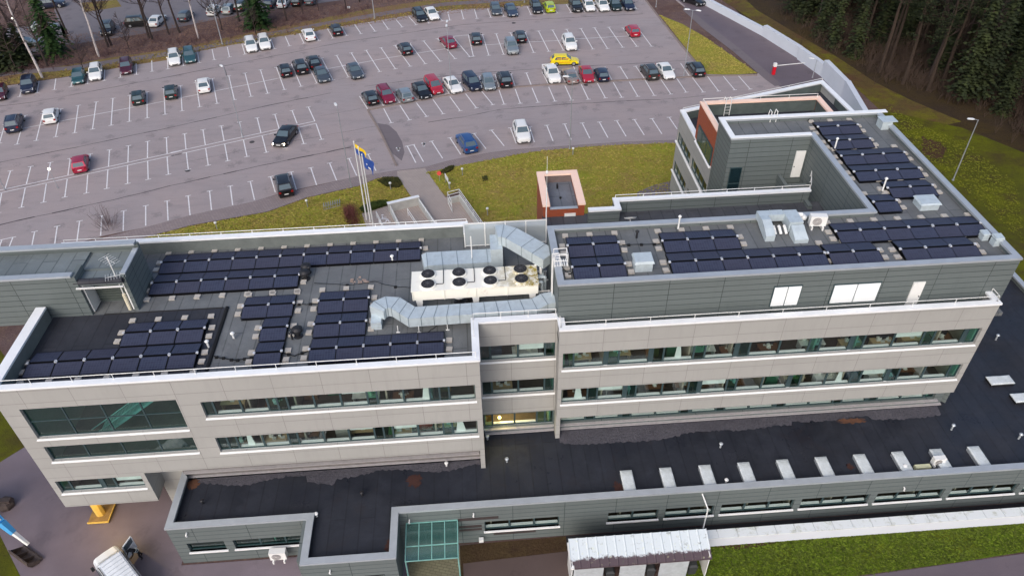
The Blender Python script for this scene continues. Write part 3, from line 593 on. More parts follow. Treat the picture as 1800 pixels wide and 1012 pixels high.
# ---- penthouse doors and windows on the front terrace
for x0, x1, n, z0, z1 in ((14.25,16.05,1,15.1,16.7),(18.3,21.4,1,15.05,16.58)):
    fr = MB(); fr.box(x0-.07,x1+.07,1.14,1.2,z0-.07,z1+.07); o = fr.build('window', MFR, office)
    p = MB(); mid = (x0+x1)/2; p.box(x0,mid-.03,1.11,1.138,z0,z1); p.box(mid+.03,x1,1.11,1.138,z0,z1)
    p.build('frosted_pane', simple('frosted_white', S((240,244,246)), .25, var=.06, scale=.7), o)
fr = MB(); fr.box(23.7,24.5,1.12,1.2,14.05,16.42); o = fr.build('door', MWH, office); h = MB(); h.box(24.36,24.42,1.05,1.12,15.2,15.26); h.build('handle', MDK, o)
# ---- courtyard walls fittings
fr = MB(); fr.box(22.15,22.95,18.44,18.55,14.0,16.5); o = fr.build('door', MWH, office); h = MB(); h.box(22.2,22.26,18.4,18.44,15,15.1); h.build('handle', MDK, o)
fr = MB(); fr.box(16.75,17.75,18.46,18.55,12.2,15.2); o = fr.build('window', MFR, office); p = MB(); p.box(16.8,17.7,18.44,18.46,13.75,15.15); p.box(16.8,17.7,18.44,18.46,12.3,13.6); p.build('pane', M('dark_pane', S((26,44,50)), .08, 0, .8).m, o)
fr = MB(); fr.box(21.0,22.9,16.6,17.0,12,14.3); fr.box(21.0,21.3,17.0,18.5,12,14.3); fr.build('stair_housing', MGX, office)
# ---- the north end: orange brick box and cream wedge
OR = [(16.4,22.12),(27.65,22.12),(27.65,27.7),(16.4,27.7)]
walls(OR, 13.0, 16.65, .3, matx=MBX, maty=MBY, name='orange_brick_wall')
c = MB(); ring(c, offset_poly(OR, -.05), .5, 16.65, 16.8, skip=(0,)); c.build('parapet_coping', MPC, office)['label'] = 'peach coping on the brick storey'
d = MB(); d.prism(offset_poly(OR, .3), 15.2, 15.5); d.build('roof_deck', MRD, office)
WD = [(16.4,22.14),(34.0,22.14),(33.6,31),(33.2,38.6),(16.4,33.3)]
fw = MB(); wall_grid(fw, -33.3, -22.14, 3.9, 13.0, [(-33.0,-28.2,9.75,11.0),(-27.6,-22.4,9.8,11.1),(-33.0,-28.2,6.3,7.6),(-27.6,-22.4,6.3,7.6)], ((16.4,0,0),(0,-1,0),(-1,0,0)), .3)
g = fw.build('cream_wall', MCY, office); merge(g.data)
fw = MB(); fw.prism([(17.1,22.2),(33.5,22.2),(33.0,38.2),(17.1,33.1)], 0, 4.0); fw.build('lower_wall', MDK, office)
walls(WD, 3.9, 13.0, .3, matx=MCX, maty=MCY, name='cream_wall', skip=(0, 4))
fw = MB(); fw.prism([(16.7,22.4),(33.6,22.4),(33.0,38.0),(16.7,33.0)], 11.9, 12.15); fw.build('roof_deck', MRD, office)
fw = MB(); fw.prism([(16.7,22.4),(33.6,22.4),(33.0,38.0),(16.7,33.0)], 8.7, 8.9); fw.prism([(16.7,22.4),(33.6,22.4),(33.0,38.0),(16.7,33.0)], 5.2, 5.4); fw.box(19.5,19.7,22.4,33,4,12); fw.build('interior_floor', MFLO, office)
c = MB(); ring(c, offset_poly(WD, -.05), .5, 13.0, 13.15, skip=(0,)); c.build('parapet_coping', MWC, office)
for yy, z0, z1 in ((-33.0,9.75,11.0),(-27.6,9.8,11.1),(-33.0,6.3,7.6),(-27.6,6.3,7.6)):
    ln = 4.8 if yy == -33.0 else 5.2
    m = MB(); n = 4
    m.box(16.48,16.56,-yy-ln,-yy,z0,z0+.07); m.box(16.48,16.56,-yy-ln,-yy,z1-.07,z1)
    for i in range(n+1): y = -yy-ln*i/n; m.box(16.47,16.55,y-.05,y+.05,z0+.07,z1-.07)
    o = m.build('window', MFR, office); p = MB(); p.quad((16.52,-yy-ln,z0),(16.52,-yy,z0),(16.52,-yy,z1),(16.52,-yy-ln,z1)); p.build('pane', MGL, o)
m = MB(); m.box(16.24,16.5,22.3,33.3,9.62,9.74); m.box(16.24,16.5,22.3,33.3,6.17,6.29); m.box(16.24,16.4,22.3,27.3,12.9,13.0); m.build('sill', MSILL, office)
m = MB(); m.box(16.3,16.4,22.35,26.8,13.15,14.9); o = m.build('window', MFR, office)
p = MB()
for i in range(3): p.box(16.27,16.3,22.45+i*1.48,23.8+i*1.48,13.3,14.8)
p.build('pane', M('green_reflection_pane', S((70,92,80)), .05, .3, 1).m, o)  # reflected grass is put into the pane colour as green
# ---- penthouse at the west end with its open plant alcove
PW = [(-44,5.5),(-32.15,5.5),(-32.15,5.55),(-32.15,5.5)]
b = MB(); b.box(-44,-32.1,5.5,5.8,13.5,17.4); b.box(-32.1,-31.8,5.5,6.9,14.02,17.4); b.box(-31.8,-28.8,6.9,7.1,14.02,16.9); b.build('grey_wall', MGX, office)
b = MB(); b.box(-29.0,-28.75,5.75,8.95,14.02,17.1); b.box(-44,-28.75,8.95,9.2,14.02,17.4); b.build('grey_wall', MGY, office)
b = MB(); b.box(-31.79,-31.7,5.75,6.88,14.1,16.5); b.box(-29.12,-29.01,5.8,6.88,14.1,16.5); b.build('alcove_lining', MWH, office)
b = MB(); b.box(-31.6,-29.15,6.8,6.89,14.15,16.3)
for i in range(9): b.box(-31.6,-29.15,6.72,6.8,14.3+i*.22,14.38+i*.22)
b.build('louvre', MLOU, office)
b = MB(); b.box(-44,-32.1,5.8,8.95,16.7,16.95); b.box(-32.1,-29.0,5.6,8.95,16.55,16.8); b.build('roof_deck', mat_roof('pale_felt', S((124,133,136)), (4,1.0), S((110,118,118))), office)
b = MB(); b.tube((-32.1,5.7,16.82),(-28.9,5.7,16.82),.22,n=8); b.tube((-28.95,5.7,16.82),(-28.95,8.9,17.0),.16,n=8); b.build('roof_edge_roll', MRD, office)
b = MB(); b.box(-44,-32.0,5.42,5.88,17.4,17.55); b.box(-44,-28.9,8.75,9.27,17.4,17.55); b.box(-29.05,-28.7,5.9,8.75,17.1,17.2); b.build('parapet_coping', MGC, office)
b = MB(); b.box(-32.0,-28.9,5.38,5.5,16.42,16.5); b.build('gutter', MWH, office)
# ================================================================ LOW BUILDING
low = empty('low_building', (0, 0, 0), 0, 'single storey grey building with black felt roof and white skylights', 'building')
LB = [(-26.85,-5.45),(-17.45,-5.45),(-17.45,-8.8),(-11.4,-8.8),(-11.4,-5.45),(44.4,-5.45),(44.4,20),(30,20),(30,1.3),(-5.3,1.3),(-5.3,-.9),(-26.85,-.9)]
d = MB(); d.prism([(-26.55,-5.15),(-17.15,-5.15),(-17.15,-8.5),(-11.7,-8.5),(-11.7,-5.15),(44.1,-5.15),(44.1,19.7),(30.3,19.7),(30.3,1.4),(-5.45,1.4),(-5.45,-.93),(-26.55,-.93)], 3.45, 3.8); d.build('roof', MRK, low)
holes = {0: [(-26.0,-23.3,1.35,2.4),(-22.6,-17.6,1.35,2.4)], 4: [(-5.6,-.35,1.3,2.45),(3.0,44,1.3,2.45)]}
f = MB(); wall_grid(f, -26.85, -17.45, 0, 4.2, [(-26.0,-23.5,1.35,2.4),(-22.9,-17.7,1.35,2.4)], ((0,-5.45,0),(1,0,0),(0,-1,0)), .3)
wall_grid(f, -17.45, -11.4, 0, 4.2, [(-16.3,-12.3,1.35,2.4)], ((0,-8.8,0),(1,0,0),(0,-1,0)), .3)
piers = [(-5.6,-.35),(3.1,6.7),(7.2,10.7),(11.2,16.5),(17.0,22.0),(22.5,27.5),(28.0,33.0),(33.5,38.5),(39,43.5)]
wall_grid(f, -11.4, 44.4, 0, 4.2, [(a,b_,1.3,2.45) for a, b_ in piers]+[(-10.9,-7.7,0,2.5)], ((0,-5.45,0),(1,0,0),(0,-1,0)), .3)
g = f.build('grey_wall', MGX, low); merge(g.data)
f = MB(); f.box(-26.85,-26.55,-5.15,-.9,0,4.2); f.box(-17.75,-17.45,-8.5,-5.45,0,4.2); f.box(-11.7,-11.4,-8.5,-5.45,0,4.2); f.box(44.1,44.4,-5.15,20,0,4.2); f.box(-26.85,-5.3,-1.2,-.95,0,3.8) ; f.box(30,44.1,19.7,20,0,4.2)
for k_ in range(len(f.v)//8): q_ = MB(); q_.add(f.v[k_*8:k_*8+8], f.f[:6]); q_.build('side_wall', MGY, low)
c = MB(); ring(c, offset_poly(LB, -.05), .48, 4.2, 4.35, skip=(7,8,9,10)); c.build('parapet_coping', MGC, low)
r = random.Random(5)
def lowwin(a, b_, y, z0=1.3, z1=2.45, inn=True):
    n = max(1, round((b_-a)/1.75)); wd = (b_-a)/n
    for i in range(n): window(a+i*wd, wd, z0, z1, y+.16, None if inn else MGT, inn, parent=low)
    m = MB(); m.box(a-.08,b_+.08,y-.1,y+.16,z0-.12,z0); m.build('sill', MSILL, low)
for a, b_ in piers: lowwin(a, b_, -5.45)
lowwin(-26.0,-23.5,-5.45,1.35,2.4,False); lowwin(-22.9,-17.7,-5.45,1.35,2.4,False); lowwin(-16.3,-12.3,-8.8,1.35,2.4)
m = MB(); fl = MB()
for x0, x1, y0 in ((-26.5,-17.8,-5.1),(-17.1,-11.8,-8.4),(-11.3,44,-5.1)):
    fl.box(x0,x1,y0,-1.3,.02,.3); m.box(x0,x1,-1.4,-1.25,.3,3.4)
    x = x0+3
    while x < x1: m.box(x,x+.1,y0+.3,-1.4,.3,3.4); x += 3.1
m.build('interior_wall', MINT, low); fl.build('interior_floor', MFLO, low)
b = MB(); b.box(-10.9,-7.7,-5.3,-5.22,0,2.5); o = b.build('entrance_door', MFR, low); p = MB()
for i in range(3): p.box(-10.8+i*1.06,-9.86+i*1.06,-5.33,-5.3,.1,2.3)
p.build('pane', M('door_pane', S((40,80,78)), .08, 0, .8).m, o)
b = MB()
for x0, x1, z0, z1 in ((-10.9,-7.6,2.62,2.92),(-7.4,-4.6,2.75,3.05),(-7.4,-5.8,1.9,2.15),(-7.4,-5.8,1.5,1.75),(-5.0,-2.0,.75,1.0)): b.box(x0,x1,-5.47,-5.44,z0,z1)
b.build('dark_louvre', simple('brown_louvre', S((66,58,58)), .7, var=.3), low)
# teal glass entrance canopy
b = MB(); cx0, cx1, cy0, cy1, cz = -10.95, -7.45, -5.5, -8.25, 2.72
can = empty('glass_canopy', (cx0, cy1, 0), 0, 'teal glass canopy of eight panes over the low building entrance', 'canopy')
def L(x, y, z): return (x-cx0, y-cy1, z)
for i in range(5): x = cx0+(cx1-cx0)*i/4; b.beam(L(x,cy0,cz+.31), L(x,cy1,cz+.14), .06, .09)
for k in (0, .62, 1): y = cy0+(cy1-cy0)*k; zz = cz+.22-.17*k; b.beam(L(cx0,y,zz+.085), L(cx1,y,zz+.085), .05, .06)
b.tube(L(cx1,cy1+.1,0), L(cx1,cy1+.1,cz), .05); b.tube(L(cx0,cy1+.1,0), L(cx0,cy1+.1,cz), .05)
b.build('frame', simple('canopy_frame', S((132,184,176)), .3, .0), can)
b = MB(); b.add([L(cx0-.05,cy0,cz+.25),L(cx1+.05,cy0,cz+.25),L(cx1+.05,cy1,cz+.08),L(cx0-.05,cy1,cz+.08),L(cx0-.05,cy0,cz+.235),L(cx1+.05,cy0,cz+.235),L(cx1+.05,cy1,cz+.065),L(cx0-.05,cy1,cz+.065)], [(0,1,2,3),(7,6,5,4),(0,4,5,1),(3,2,6,7),(0,3,7,4),(1,5,6,2)]); b.build('glass', MGB, can)
# pale strip of gravel on the low roof along the wall foot, dirt fans
def blob(name, pts, z, mat, parent): 
    return sheet(name, pts, z, mat, parent=parent)
rr = random.Random(3)
def fringe(x0, x1, ya, yb0, wob, st=.16):
    top = [(x1, ya), (x0, ya)]; lo = []; x = x0
    while x <= x1: lo.append((x, yb0+wob(x)+rr.uniform(-.09,.09))); x += st
    return top + lo
blob('gravel_strip', fringe(-26.0,-5.6,-1.16,-1.75,lambda x: .25*sin(x*.9)-(.5 if -18 < x < -16 else 0)), 3.806, MRGRAV, low)
blob('gravel_strip', fringe(0.3,29.7,.98,-.0,lambda x: -.55*math.exp(-((x-5)/4)**2)+.35*(1 if 18 < x < 24 else 0)-.1*sin(x)), 3.806, MRGRAV, low)
MRUST = simple('rust_stain', S((76,48,42)), .9, var=.5); MORN = simple('leaf_heap', S((108,74,56)), .9, var=.5)
for cx, cy, rx, ry, mt in ((-10.4,-2.6,.6,.65,MRUST),(-26.1,-1.6,.5,.5,MORN),(22.6,.1,1.3,.3,MORN),(-11.9,-7.6,.35,.8,MRUST),(3.9,-4.4,.4,.6,MRUST),(20.7,-4,.3,.3,MRUST)):
    pts = [(cx+cos(t)*rx*rr.uniform(.5,1.15), cy+sin(t)*ry*rr.uniform(.5,1.15)) for t in [i*2*pi/44 for i in range(44)]]
    blob('debris_patch', pts, 3.812, mt, low)
# ================================================================ BRICK TOWER
tw = empty('brick_stair_tower', (2.1, 16.9, 0), 0, 'small orange brick tower with peach coping behind the duct roof', 'tower')
def TB(x0,x1,y0,y1,z0,z1,m): m.box(x0-2.1,x1-2.1,y0-16.9,y1-16.9,z0,z1)
a = MB(); TB(.45,3.75,14.4,14.7,0,14.75,a); TB(.45,3.75,19.1,19.4,0,15.05,a); g = a.build('brick_wall', MBX, tw)
a = MB(); TB(.45,.85,14.7,19.1,0,15.05,a); TB(3.35,3.75,14.7,19.1,0,15.05,a); TB(.45,.9,14.38,14.7,14.75,15.05,a); TB(3.3,3.75,14.38,14.7,14.75,15.05,a); a.build('brick_wall', MBY, tw)
a = MB(); TB(.38,.98,14.32,19.48,15.05,15.2,a); TB(3.22,3.82,14.32,19.48,15.05,15.2,a); TB(.98,3.22,18.9,19.48,15.05,15.2,a); a.build('coping', MPC, tw)
a = MB(); TB(.98,3.22,14.33,14.62,14.76,14.82,a); a.build('front_coping', MGC, tw)
a = MB(); TB(.85,3.35,14.7,19.1,14.1,14.3,a); a.build('roof_deck', mat_roof('tower_felt', S((118,124,134)), (5,1), S((96,98,106))), tw)
a = MB(); a.tube((0-.1,1.2,14.3),(0-.1,1.2,14.75),.07); a.tube((.0,-.3,14.3),(0,-.3,14.42),.1); a.tube((-.1,-1.8,14.3),(-.1,-1.8,14.42),.1); a.build('vent_pipe', MRB, tw)
a = MB(); TB(2.15,3.05,14.34,14.4,12.2,14.3,a); a.build('door', MWH, tw)

# ---- grey linings inside the north roofs
MLIN = simple('lining_felt', S((88,98,96)), .85, var=.35, scale=1)
for x0,x1,y0,y1,z0,z1 in ((16.71,27.3,27.37,27.4,15.5,16.64),(27.33,27.36,22.5,27.37,15.5,16.64),(16.7,16.73,22.5,27.37,15.5,16.64)): m = MB(); m.box(x0,x1,y0,y1,z0,z1); m.build('parapet_lining', MLIN, office)
m = MB(); m.add([(16.72,33.0,12.15),(33.0,37.95,12.15),(33.0,37.95,12.98),(16.72,33.0,12.98)], [(0,1,2,3)]); m.build('parapet_lining', MLIN, office)
m = MB(); m.box(33.1,33.25,22.3,37,12.15,12.98); m.build('parapet_lining', MLIN, office)
m = MB(); TB(.86,3.34,19.07,19.09,14.3,15.04,m); m.build('lining', simple('tower_lining', S((120,106,104)), .8), tw)
# ---- desks and shelves seen through the ribbon windows
def desk_mesh(seed, w, top):
    r = random.Random(seed); m = MB(); m.box(0,w,0,.75,.7,.74)
    for x in (.05,w-.1): m.box(x,x+.05,.05,.7,0,.7)
    p = MB()
    for _ in range(7): a, b = r.uniform(.05,w-.4), r.uniform(.08,.5); p.box(a,a+r.uniform(.1,.32),b,b+r.uniform(.1,.25),.74,.74+r.choice([.01,.02,.12,.3]))
    s_ = MB(); s_.box(w*.35,w*.35+.55,.42,.46,.9,1.25); s_.box(w*.35+.25,w*.35+.3,.42,.46,.74,.9)
    return m.mesh('desk', top), p.mesh('papers', simple('paper', S((214,214,206)), .8)), s_.mesh('screen', MDK)
DK = [desk_mesh(i, w, t) for i, (w, t) in enumerate(((1.6,simple('desk_birch', S((196,170,130)), .5)),(1.8,simple('desk_white', S((220,220,216)), .5)),(1.4,simple('desk_brown', S((120,84,60)), .5))))]
CB = []
for i, (c_, h_) in enumerate((((150,110,76),1.3),((60,110,84),1.2),((190,190,184),1.5),((150,60,50),1.1),((70,80,96),1.25))):
    m = MB(); m.box(0,.9,0,.4,0,h_); m.box(.02,.88,-.012,0,.05,h_*.48); m.box(.02,.88,-.012,0,h_*.52,h_-.04); CB.append(m.mesh('cabinet', simple('cabinet_%d' % i, S(c_), .6)))
rd = random.Random(41); cnt_d = {}
for x0, x1, yf, zf, rowname, in ((-22.9,-5.9,-1.5,10.35,'upper windows of the left block'),(-22.9,-5.9,-1.5,6.9,'lower windows of the left block'),(.5,28.8,.75,10.35,'upper windows of the right block'),(.5,28.8,.75,6.9,'lower windows of the right block'),(-5,-.3,1.95,10.35,'upper window of the recess'),(-5,-.3,1.95,6.9,'middle window of the recess')):
    x = x0+.4; k = 0
    while x < x1-1.6:
        k += 1; u = rd.random(); d = DK[rd.randrange(3)]
        if u < .72:
            o = link('office_desk', d[0], None, (x, yf+rd.uniform(0,.6), zf)); link('papers', d[1], o); link('screen', d[2], o); tag(o, '%s desk from left behind the %s' % (ordn(k), rowname), 'desk', 'desks behind the office windows'); x += rd.uniform(2.0,3.1)
        else:
            o = link('office_cabinet', CB[rd.randrange(5)], None, (x, yf+rd.uniform(.2,1.5), zf)); tag(o, 'cabinet, %s piece of furniture from left behind the %s' % (ordn(k), rowname), 'cabinet', 'cabinets behind the office windows'); x += rd.uniform(1.1,1.8)
# ================================================================ SOLAR PANELS
def pvmat():
    m = M('solar_cells', S((44,44,66)), .5, 0, .14, 0); tc = m.vec()
    bt = m.node('ShaderNodeTexBrick', offset=0.0); bt.inputs['Scale'].default_value = 1; bt.inputs['Brick Width'].default_value = .174; bt.inputs['Row Height'].default_value = .18
    bt.inputs['Mortar Size'].default_value = .006; bt.inputs['Color1'].default_value = (*S((58,64,84)), 1); bt.inputs['Color2'].default_value = (*S((51,56,75)), 1); bt.inputs['Mortar'].default_value = (*S((82,88,106)), 1)
    m.l(tc, bt.inputs['Vector']); m.mix(1.0, bt.outputs[0])
    oi = m.node('ShaderNodeObjectInfo'); m.mix(oi.outputs['Random'], S((68,66,78)), amt=.4)
    m.mix(m.ramp(m.noise(.8, 5, .7), .5, .8), S((62,58,70)), amt=.3); return m.m
MPVC = pvmat(); MPF = simple('black_panel_frame', S((26,26,30)), .45, .3, var=.2); MCL = simple('clamp_aluminium', S((236,236,238)), .35, .4, var=.05)
MSLAB = simple('concrete_slab', S((186,180,172)), .9, var=.22, scale=2)
PWD, PDP, LO, HI = 1.72, 1.05, .16, .34
def pvmesh():
    m = MB(); f = MB()   # origin at the middle of the high edge, slopes down along +y (mirrored by rotation)
    m.add([(-PWD/2+.02,.02,HI-.003),(PWD/2-.02,.02,HI-.003),(PWD/2-.02,PDP-.02,LO+.001),(-PWD/2+.02,PDP-.02,LO+.001)], [(0,1,2,3)])
    for a, b in (((-PWD/2,0),(PWD/2,0)),((-PWD/2,PDP),(PWD/2,PDP)),((-PWD/2,0),(-PWD/2,PDP)),((PWD/2,0),(PWD/2,PDP))):
        za = HI+(LO-HI)*a[1]/PDP; zb = HI+(LO-HI)*b[1]/PDP; f.beam((a[0],a[1],za+.004),(b[0],b[1],zb+.004),.03,.045)
    f.box(-PWD/2,PWD/2,.01,.03,.02,HI-.06); f.box(-PWD/2,PWD/2,-.07,1.12,.005,.02); f.tube((-PWD/2+.15,0,0),(-PWD/2+.15,0,HI-.04),.015,n=4); f.tube((PWD/2-.15,0,0),(PWD/2-.15,0,HI-.04),.015,n=4)  # black plate and tray added to paint the shadow in the panel gaps
    c = MB(); c.box(PWD/2-.06,PWD/2+.08,-.13,.04,HI-.03,HI+.06)
    return m.mesh('cells', MPVC), f.mesh('solar_panel', MPF), c.mesh('clamp', MCL)
PVM, PVF, PVC = pvmesh()
sm_ = MB(); sm_.box(-.2,.2,-.2,.2,0,.11); SLM = sm_.mesh('ballast_slab', MSLAB)
def array(name, deck, x0, ytop, rows, cwid, pitch, skip_bottom=False):
    """rows = list of (first column x offset index, n columns); tents in pairs of rows: north-facing then south-facing"""
    for ri, (xa, nc) in enumerate(rows):
        north = ri % 2 == 0
        yh = ytop-pitch*(ri+1) if north else ytop-pitch*ri     # y of the high edge
        for ci in range(nc):
            cx = xa+cwid*(ci+.5); rz = 0 if north else pi
            y = yh+.075 if north else yh-.075
            o = link('solar_panel', PVF, None, (cx, y, deck), rz)
            tag(o, 'solar panel, %s row, %s from left, array %s' % (ordn(ri+1), ordn(ci+1), name), 'solar panel', 'solar panels on the office roof')
            link('cells', PVM, o); link('clamp', PVC, o)
    k = 0
    def slab(x, y, where):
        o = link('ballast_slab', SLM, None, (x, y, deck), random.uniform(-.08, .08)); tag(o, 'pale slab, %s, array %s' % (where, name), 'ballast slab', 'ballast slabs around the solar arrays')
    xa, nc = rows[0]
    for ci in range(nc+1): slab(xa+cwid*ci+(.05 if ci == 0 else 0), ytop+.32, '%s on back edge' % ordn(ci+1))
    if not skip_bottom:
        xa, nc = rows[-1]; yb = ytop-pitch*len(rows)
        for ci in range(nc+1): slab(xa+cwid*ci, yb-.3, '%s on front edge' % ordn(ci+1))
    for ri, (xa, nc) in enumerate(rows):
        y = ytop-pitch*(ri+.5) + (-.25 if ri % 2 == 0 else .1)
        slab(xa-.32, y, 'left of %s row' % ordn(ri+1)); slab(xa+cwid*nc+.32, y, 'right of %s row' % ordn(ri+1))
DL, DR = 14.02, 17.55
array('along the north parapet', DL, -28.5, 11.9, [(-28.5,11),(-28.5,11),(-28.5,6),(-28.5,6)], 1.75, 1.2)
array('stepped, on the left roof', DL, -21.4, 6.35, [(-21.4,2),(-21.4,2),(-19.75,1),(-19.75,1),(-19.75,1),(-19.75,1)], 1.73, 1.19, True)
array('near the curved duct', DL, -16.25, 6.45, [(-16.25,2),(-16.25,2),(-16.25,2),(-16.25,2),(-16.25,5),(-16.25,5)], 1.745, 1.2, True)
array('on the dark west roof', DL+.03, -28.85, 4.25, [(-28.85,3),(-28.85,3),(-34.1,6),(-34.1,6)], 1.78, 1.19)
array('beside the roof ladder', DR, 1.1, 6.55, [(1.1,2)]*4, 1.755, 1.18, True)
array('central on the right roof', DR, 7.6, 6.5, [(7.6,3),(7.6,3),(7.55,6),(7.55,6)], 1.74, 1.18, True)
array('of four, right roof front', DR, 18.2, 4.15, [(18.2,2),(18.2,2)], 1.73, 1.15, True)
array('of twelve, right roof', DR, 19.7, 6.45, [(19.7,6),(19.7,6)], 1.72, 1.14, True)
array('of six, right roof end', DR, 23.15, 4.12, [(23.15,3),(23.15,3)], 1.72, 1.15, True)
array('at the far wing end', DR, 24.2, 21.15, [(24.2,2)]*4, 1.7, 1.19, True)
array('mid east wing', DR, 24.2, 16.35, [(24.2,3)]*4, 1.7, 1.2, True)
array('of four by wing hood', DR, 25.7, 11.5, [(25.7,2),(25.7,2)], 1.72, 1.2, True)
array('of two by wing edge', DR, 23.85, 9.8, [(23.85,1),(23.85,1)], 1.72, 1.2, True)
# ================================================================ CHILLER
ch = empty('rooftop_chiller', (-9.6, 3.95, DL), 0, 'long white eight fan cooling unit with moss stains on the left roof', 'cooling unit')
a = MB(); lx, ly = 8.6, 2.05; zt = 1.75
a.box(0,lx,0,ly,.95,zt); a.box(-.05,lx+.05,-.06,ly+.06,zt,zt+.05)
for x in (0,2.15,4.3,6.45): a.box(x+.02,x+.05,-.075,ly+.065,.95,zt+.06)
for fx in [1.1+i*2.13 for i in range(4)]:
    for fy in (.5,1.58): a.lathe([(.56,0),(.53,.13),(.49,.16),(.48,.16)], (fx,fy,zt+.05), 20)
a.build('casing', MCH, ch, loc=(0,0,0))
def leg(mb, x, y): mb.add([(x-.24,y,.95),(x+.24,y,.95),(x+.12,y,0),(x-.12,y,0),(x-.24,y+.12,.95),(x+.24,y+.12,.95),(x+.12,y+.12,0),(x-.12,y+.12,0)], [(0,1,2,3),(7,6,5,4),(0,4,5,1),(1,5,6,2),(2,6,7,3),(3,7,4,0)]); return mb
for x in (.45,4.3,8.2):
    for y in (0.0,ly-.12): leg(MB(), x, y).build('leg', MWH, ch)
for fx in [1.1+i*2.13 for i in range(4)]:
    for fy in (.5,1.58):
        g = MB(); g.lathe([(.46,0),(.46,.03)], (0,0,0), 20)
        fo = g.build('fan', MDK, ch, loc=(fx,fy,zt+.2)); h = MB()
        for r_ in (.18,.3,.43): 
            pts = [(cos(t)*r_, sin(t)*r_, .06) for t in [i*2*pi/14 for i in range(15)]]; h.path(pts, .012, 4)
        for i in range(8): h.tube((0,0,.06),(cos(i*pi/4)*.46,sin(i*pi/4)*.46,.05),.014,n=4)
        h.lathe([(.09,.04),(.08,.1)], n=10); h.build('guard', simple('fan_guard', S((96,96,100)), .5, .3), fo)
a = MB()
for fx in (1.1,3.23,5.36): a.path([(fx+.1,.55,zt+.1),(fx+1.0,.55,zt+.1),(fx+1.05,.62,zt+.1),(fx+1.05,2.1,zt+.1)], .025, 5)
a.build('cable', MRB, ch)
a = MB(); a.path([(lx,1.2,1.4),(lx+.6,1.2,1.4),(lx+.6,1.2,.1)], .1, 8); a.path([(lx,.8,1.3),(lx+.35,.8,1.3),(lx+.35,.8,.2),(lx+.6,.8,.2)], .1, 8); a.path([(lx,1.6,1.2),(lx+.5,1.6,1.2),(lx+.5,2.6,1.2)], .09, 8); a.build('pipe', MGV, ch)
tag(empty('support_steelwork', (-.45,4.6,DL)), 'dark steel support frame between white cooling unit and ladder wall', 'steel frame')
sf = bpy.data.objects['support_steelwork']; a = MB()
for y in (0,1.2,2.2): a.box(-.5,.35,y-.04,y+.04,.55,.63)
for x in (-.4,.25):
    for y in (0,2.2): a.box(x-.04,x+.04,y-.04,y+.04,0,.55)
a.build('beams', MWH, sf)
# ================================================================ DUCTS
def duct(name, label, path, wd, ht, seams, legs=()):
    """rectangular duct following path points (x,y,ztop) horizontally"""
    root = empty(name, path[0][:2]+(DL,), 0, label, 'duct', 'galvanised ducts on the left roof'); O = Vector((path[0][0], path[0][1], DL))
    rings = []; pts = [Vector(p) for p in path]
    for i, p in enumerate(pts):
        d0 = (pts[i]-pts[i-1]) if i else (pts[1]-pts[0]); d1 = (pts[i+1]-pts[i]) if i < len(pts)-1 else d0
        d0 = Vector((d0.x, d0.y, 0)); d1 = Vector((d1.x, d1.y, 0))
        if d0.length < .01: d0 = d1
        if d1.length < .01: d1 = d0
        b = (d0.normalized()+d1.normalized()).normalized(); s = Vector((-b.y, b.x, 0)); k = wd/2/max(.6, b.dot(d0.normalized()))
        q = p-O; rings.append([q-s*k-Vector((0,0,ht)), q+s*k-Vector((0,0,ht)), q+s*k, q-s*k])
    m = MB(); m.loft(rings); m.build('duct_body', MGV, root)
    sm = MB()
    for a, b, n in seams:
        for i in range(1, n):
            t = i/n; A, B = rings[a], rings[b]; c = [A[k].lerp(B[k], t) for k in range(4)]; ctr = sum(c, Vector())/4
            c = [ctr+(v-ctr)*1.02+(v-ctr).normalized()*.012 for v in c]
            for k in range(4): sm.tube(c[k], c[(k+1) % 4], .018, n=4)
    for r_ in rings[1:-1]:
        for k in range(4): sm.tube(r_[k], r_[(k+1) % 4], .02, n=4)
    sm.build('seam', MGVD, root)
    for x, y, z in legs:
        l = MB(); l.tube((x-O.x,y-O.y,0),(x-O.x,y-O.y,z-DL),.03); l.box(x-O.x-.12,x-O.x+.12,y-O.y-.05,y-O.y+.05,0,.03); l.build('stand', MWH, root)
    return root
d1 = duct('supply_duct', 'galvanised duct in front of the cooling unit, hooked at its left end', [(-11.95,2.9,15.35),(-11.75,3.2,15.4),(-11.3,3.45,15.42),(-10.7,3.35,15.4),(-9.6,2.35,15.3),(-5.6,2.42,15.3),(-1.4,2.5,15.3),(-.7,2.85,15.4),(0.0,2.95,15.45)], 1.15, .75, [(4,5,5),(5,6,5),(3,4,2)], [(-10.6,1.9,14.6),(-7.3,1.85,14.6),(-9.2,1.75,14.6)])
m = MB(); m.box(-.45,.25,-.62,.5,0,.62); m.box(-.47,.27,-.64,.52,.3,.33); m.build('riser', MGV, d1)
d2 = duct('return_duct', 'low galvanised duct running along the screen behind the cooling unit', [(-9.0,8.45,14.85),(-8.7,8.5,15.0),(-3.2,8.5,15.0)], 1.6, .85, [(1,2,5)])
d3 = duct('rising_duct', 'galvanised duct sloping diagonally over to the ladder wall', [(-3.55,8.75,16.95),(-3.1,8.8,16.95),(-2.5,8.5,16.9),(-1.4,7.4,16.8),(0.0,5.95,16.7)], 1.45, .8, [(3,4,2)])
m = MB(); m.box(-.5,.35,-1.2,.62,0,2.2); m.build('riser', MGV, d3)
m = MB(); m.tube((2.9,-3.0,0),(2.9,-3.0,1.9),.1,n=8); m.tube((2.55,-2.8,0),(2.55,-2.8,1.9),.08,n=8); m.build('pipe', MWH, d3)
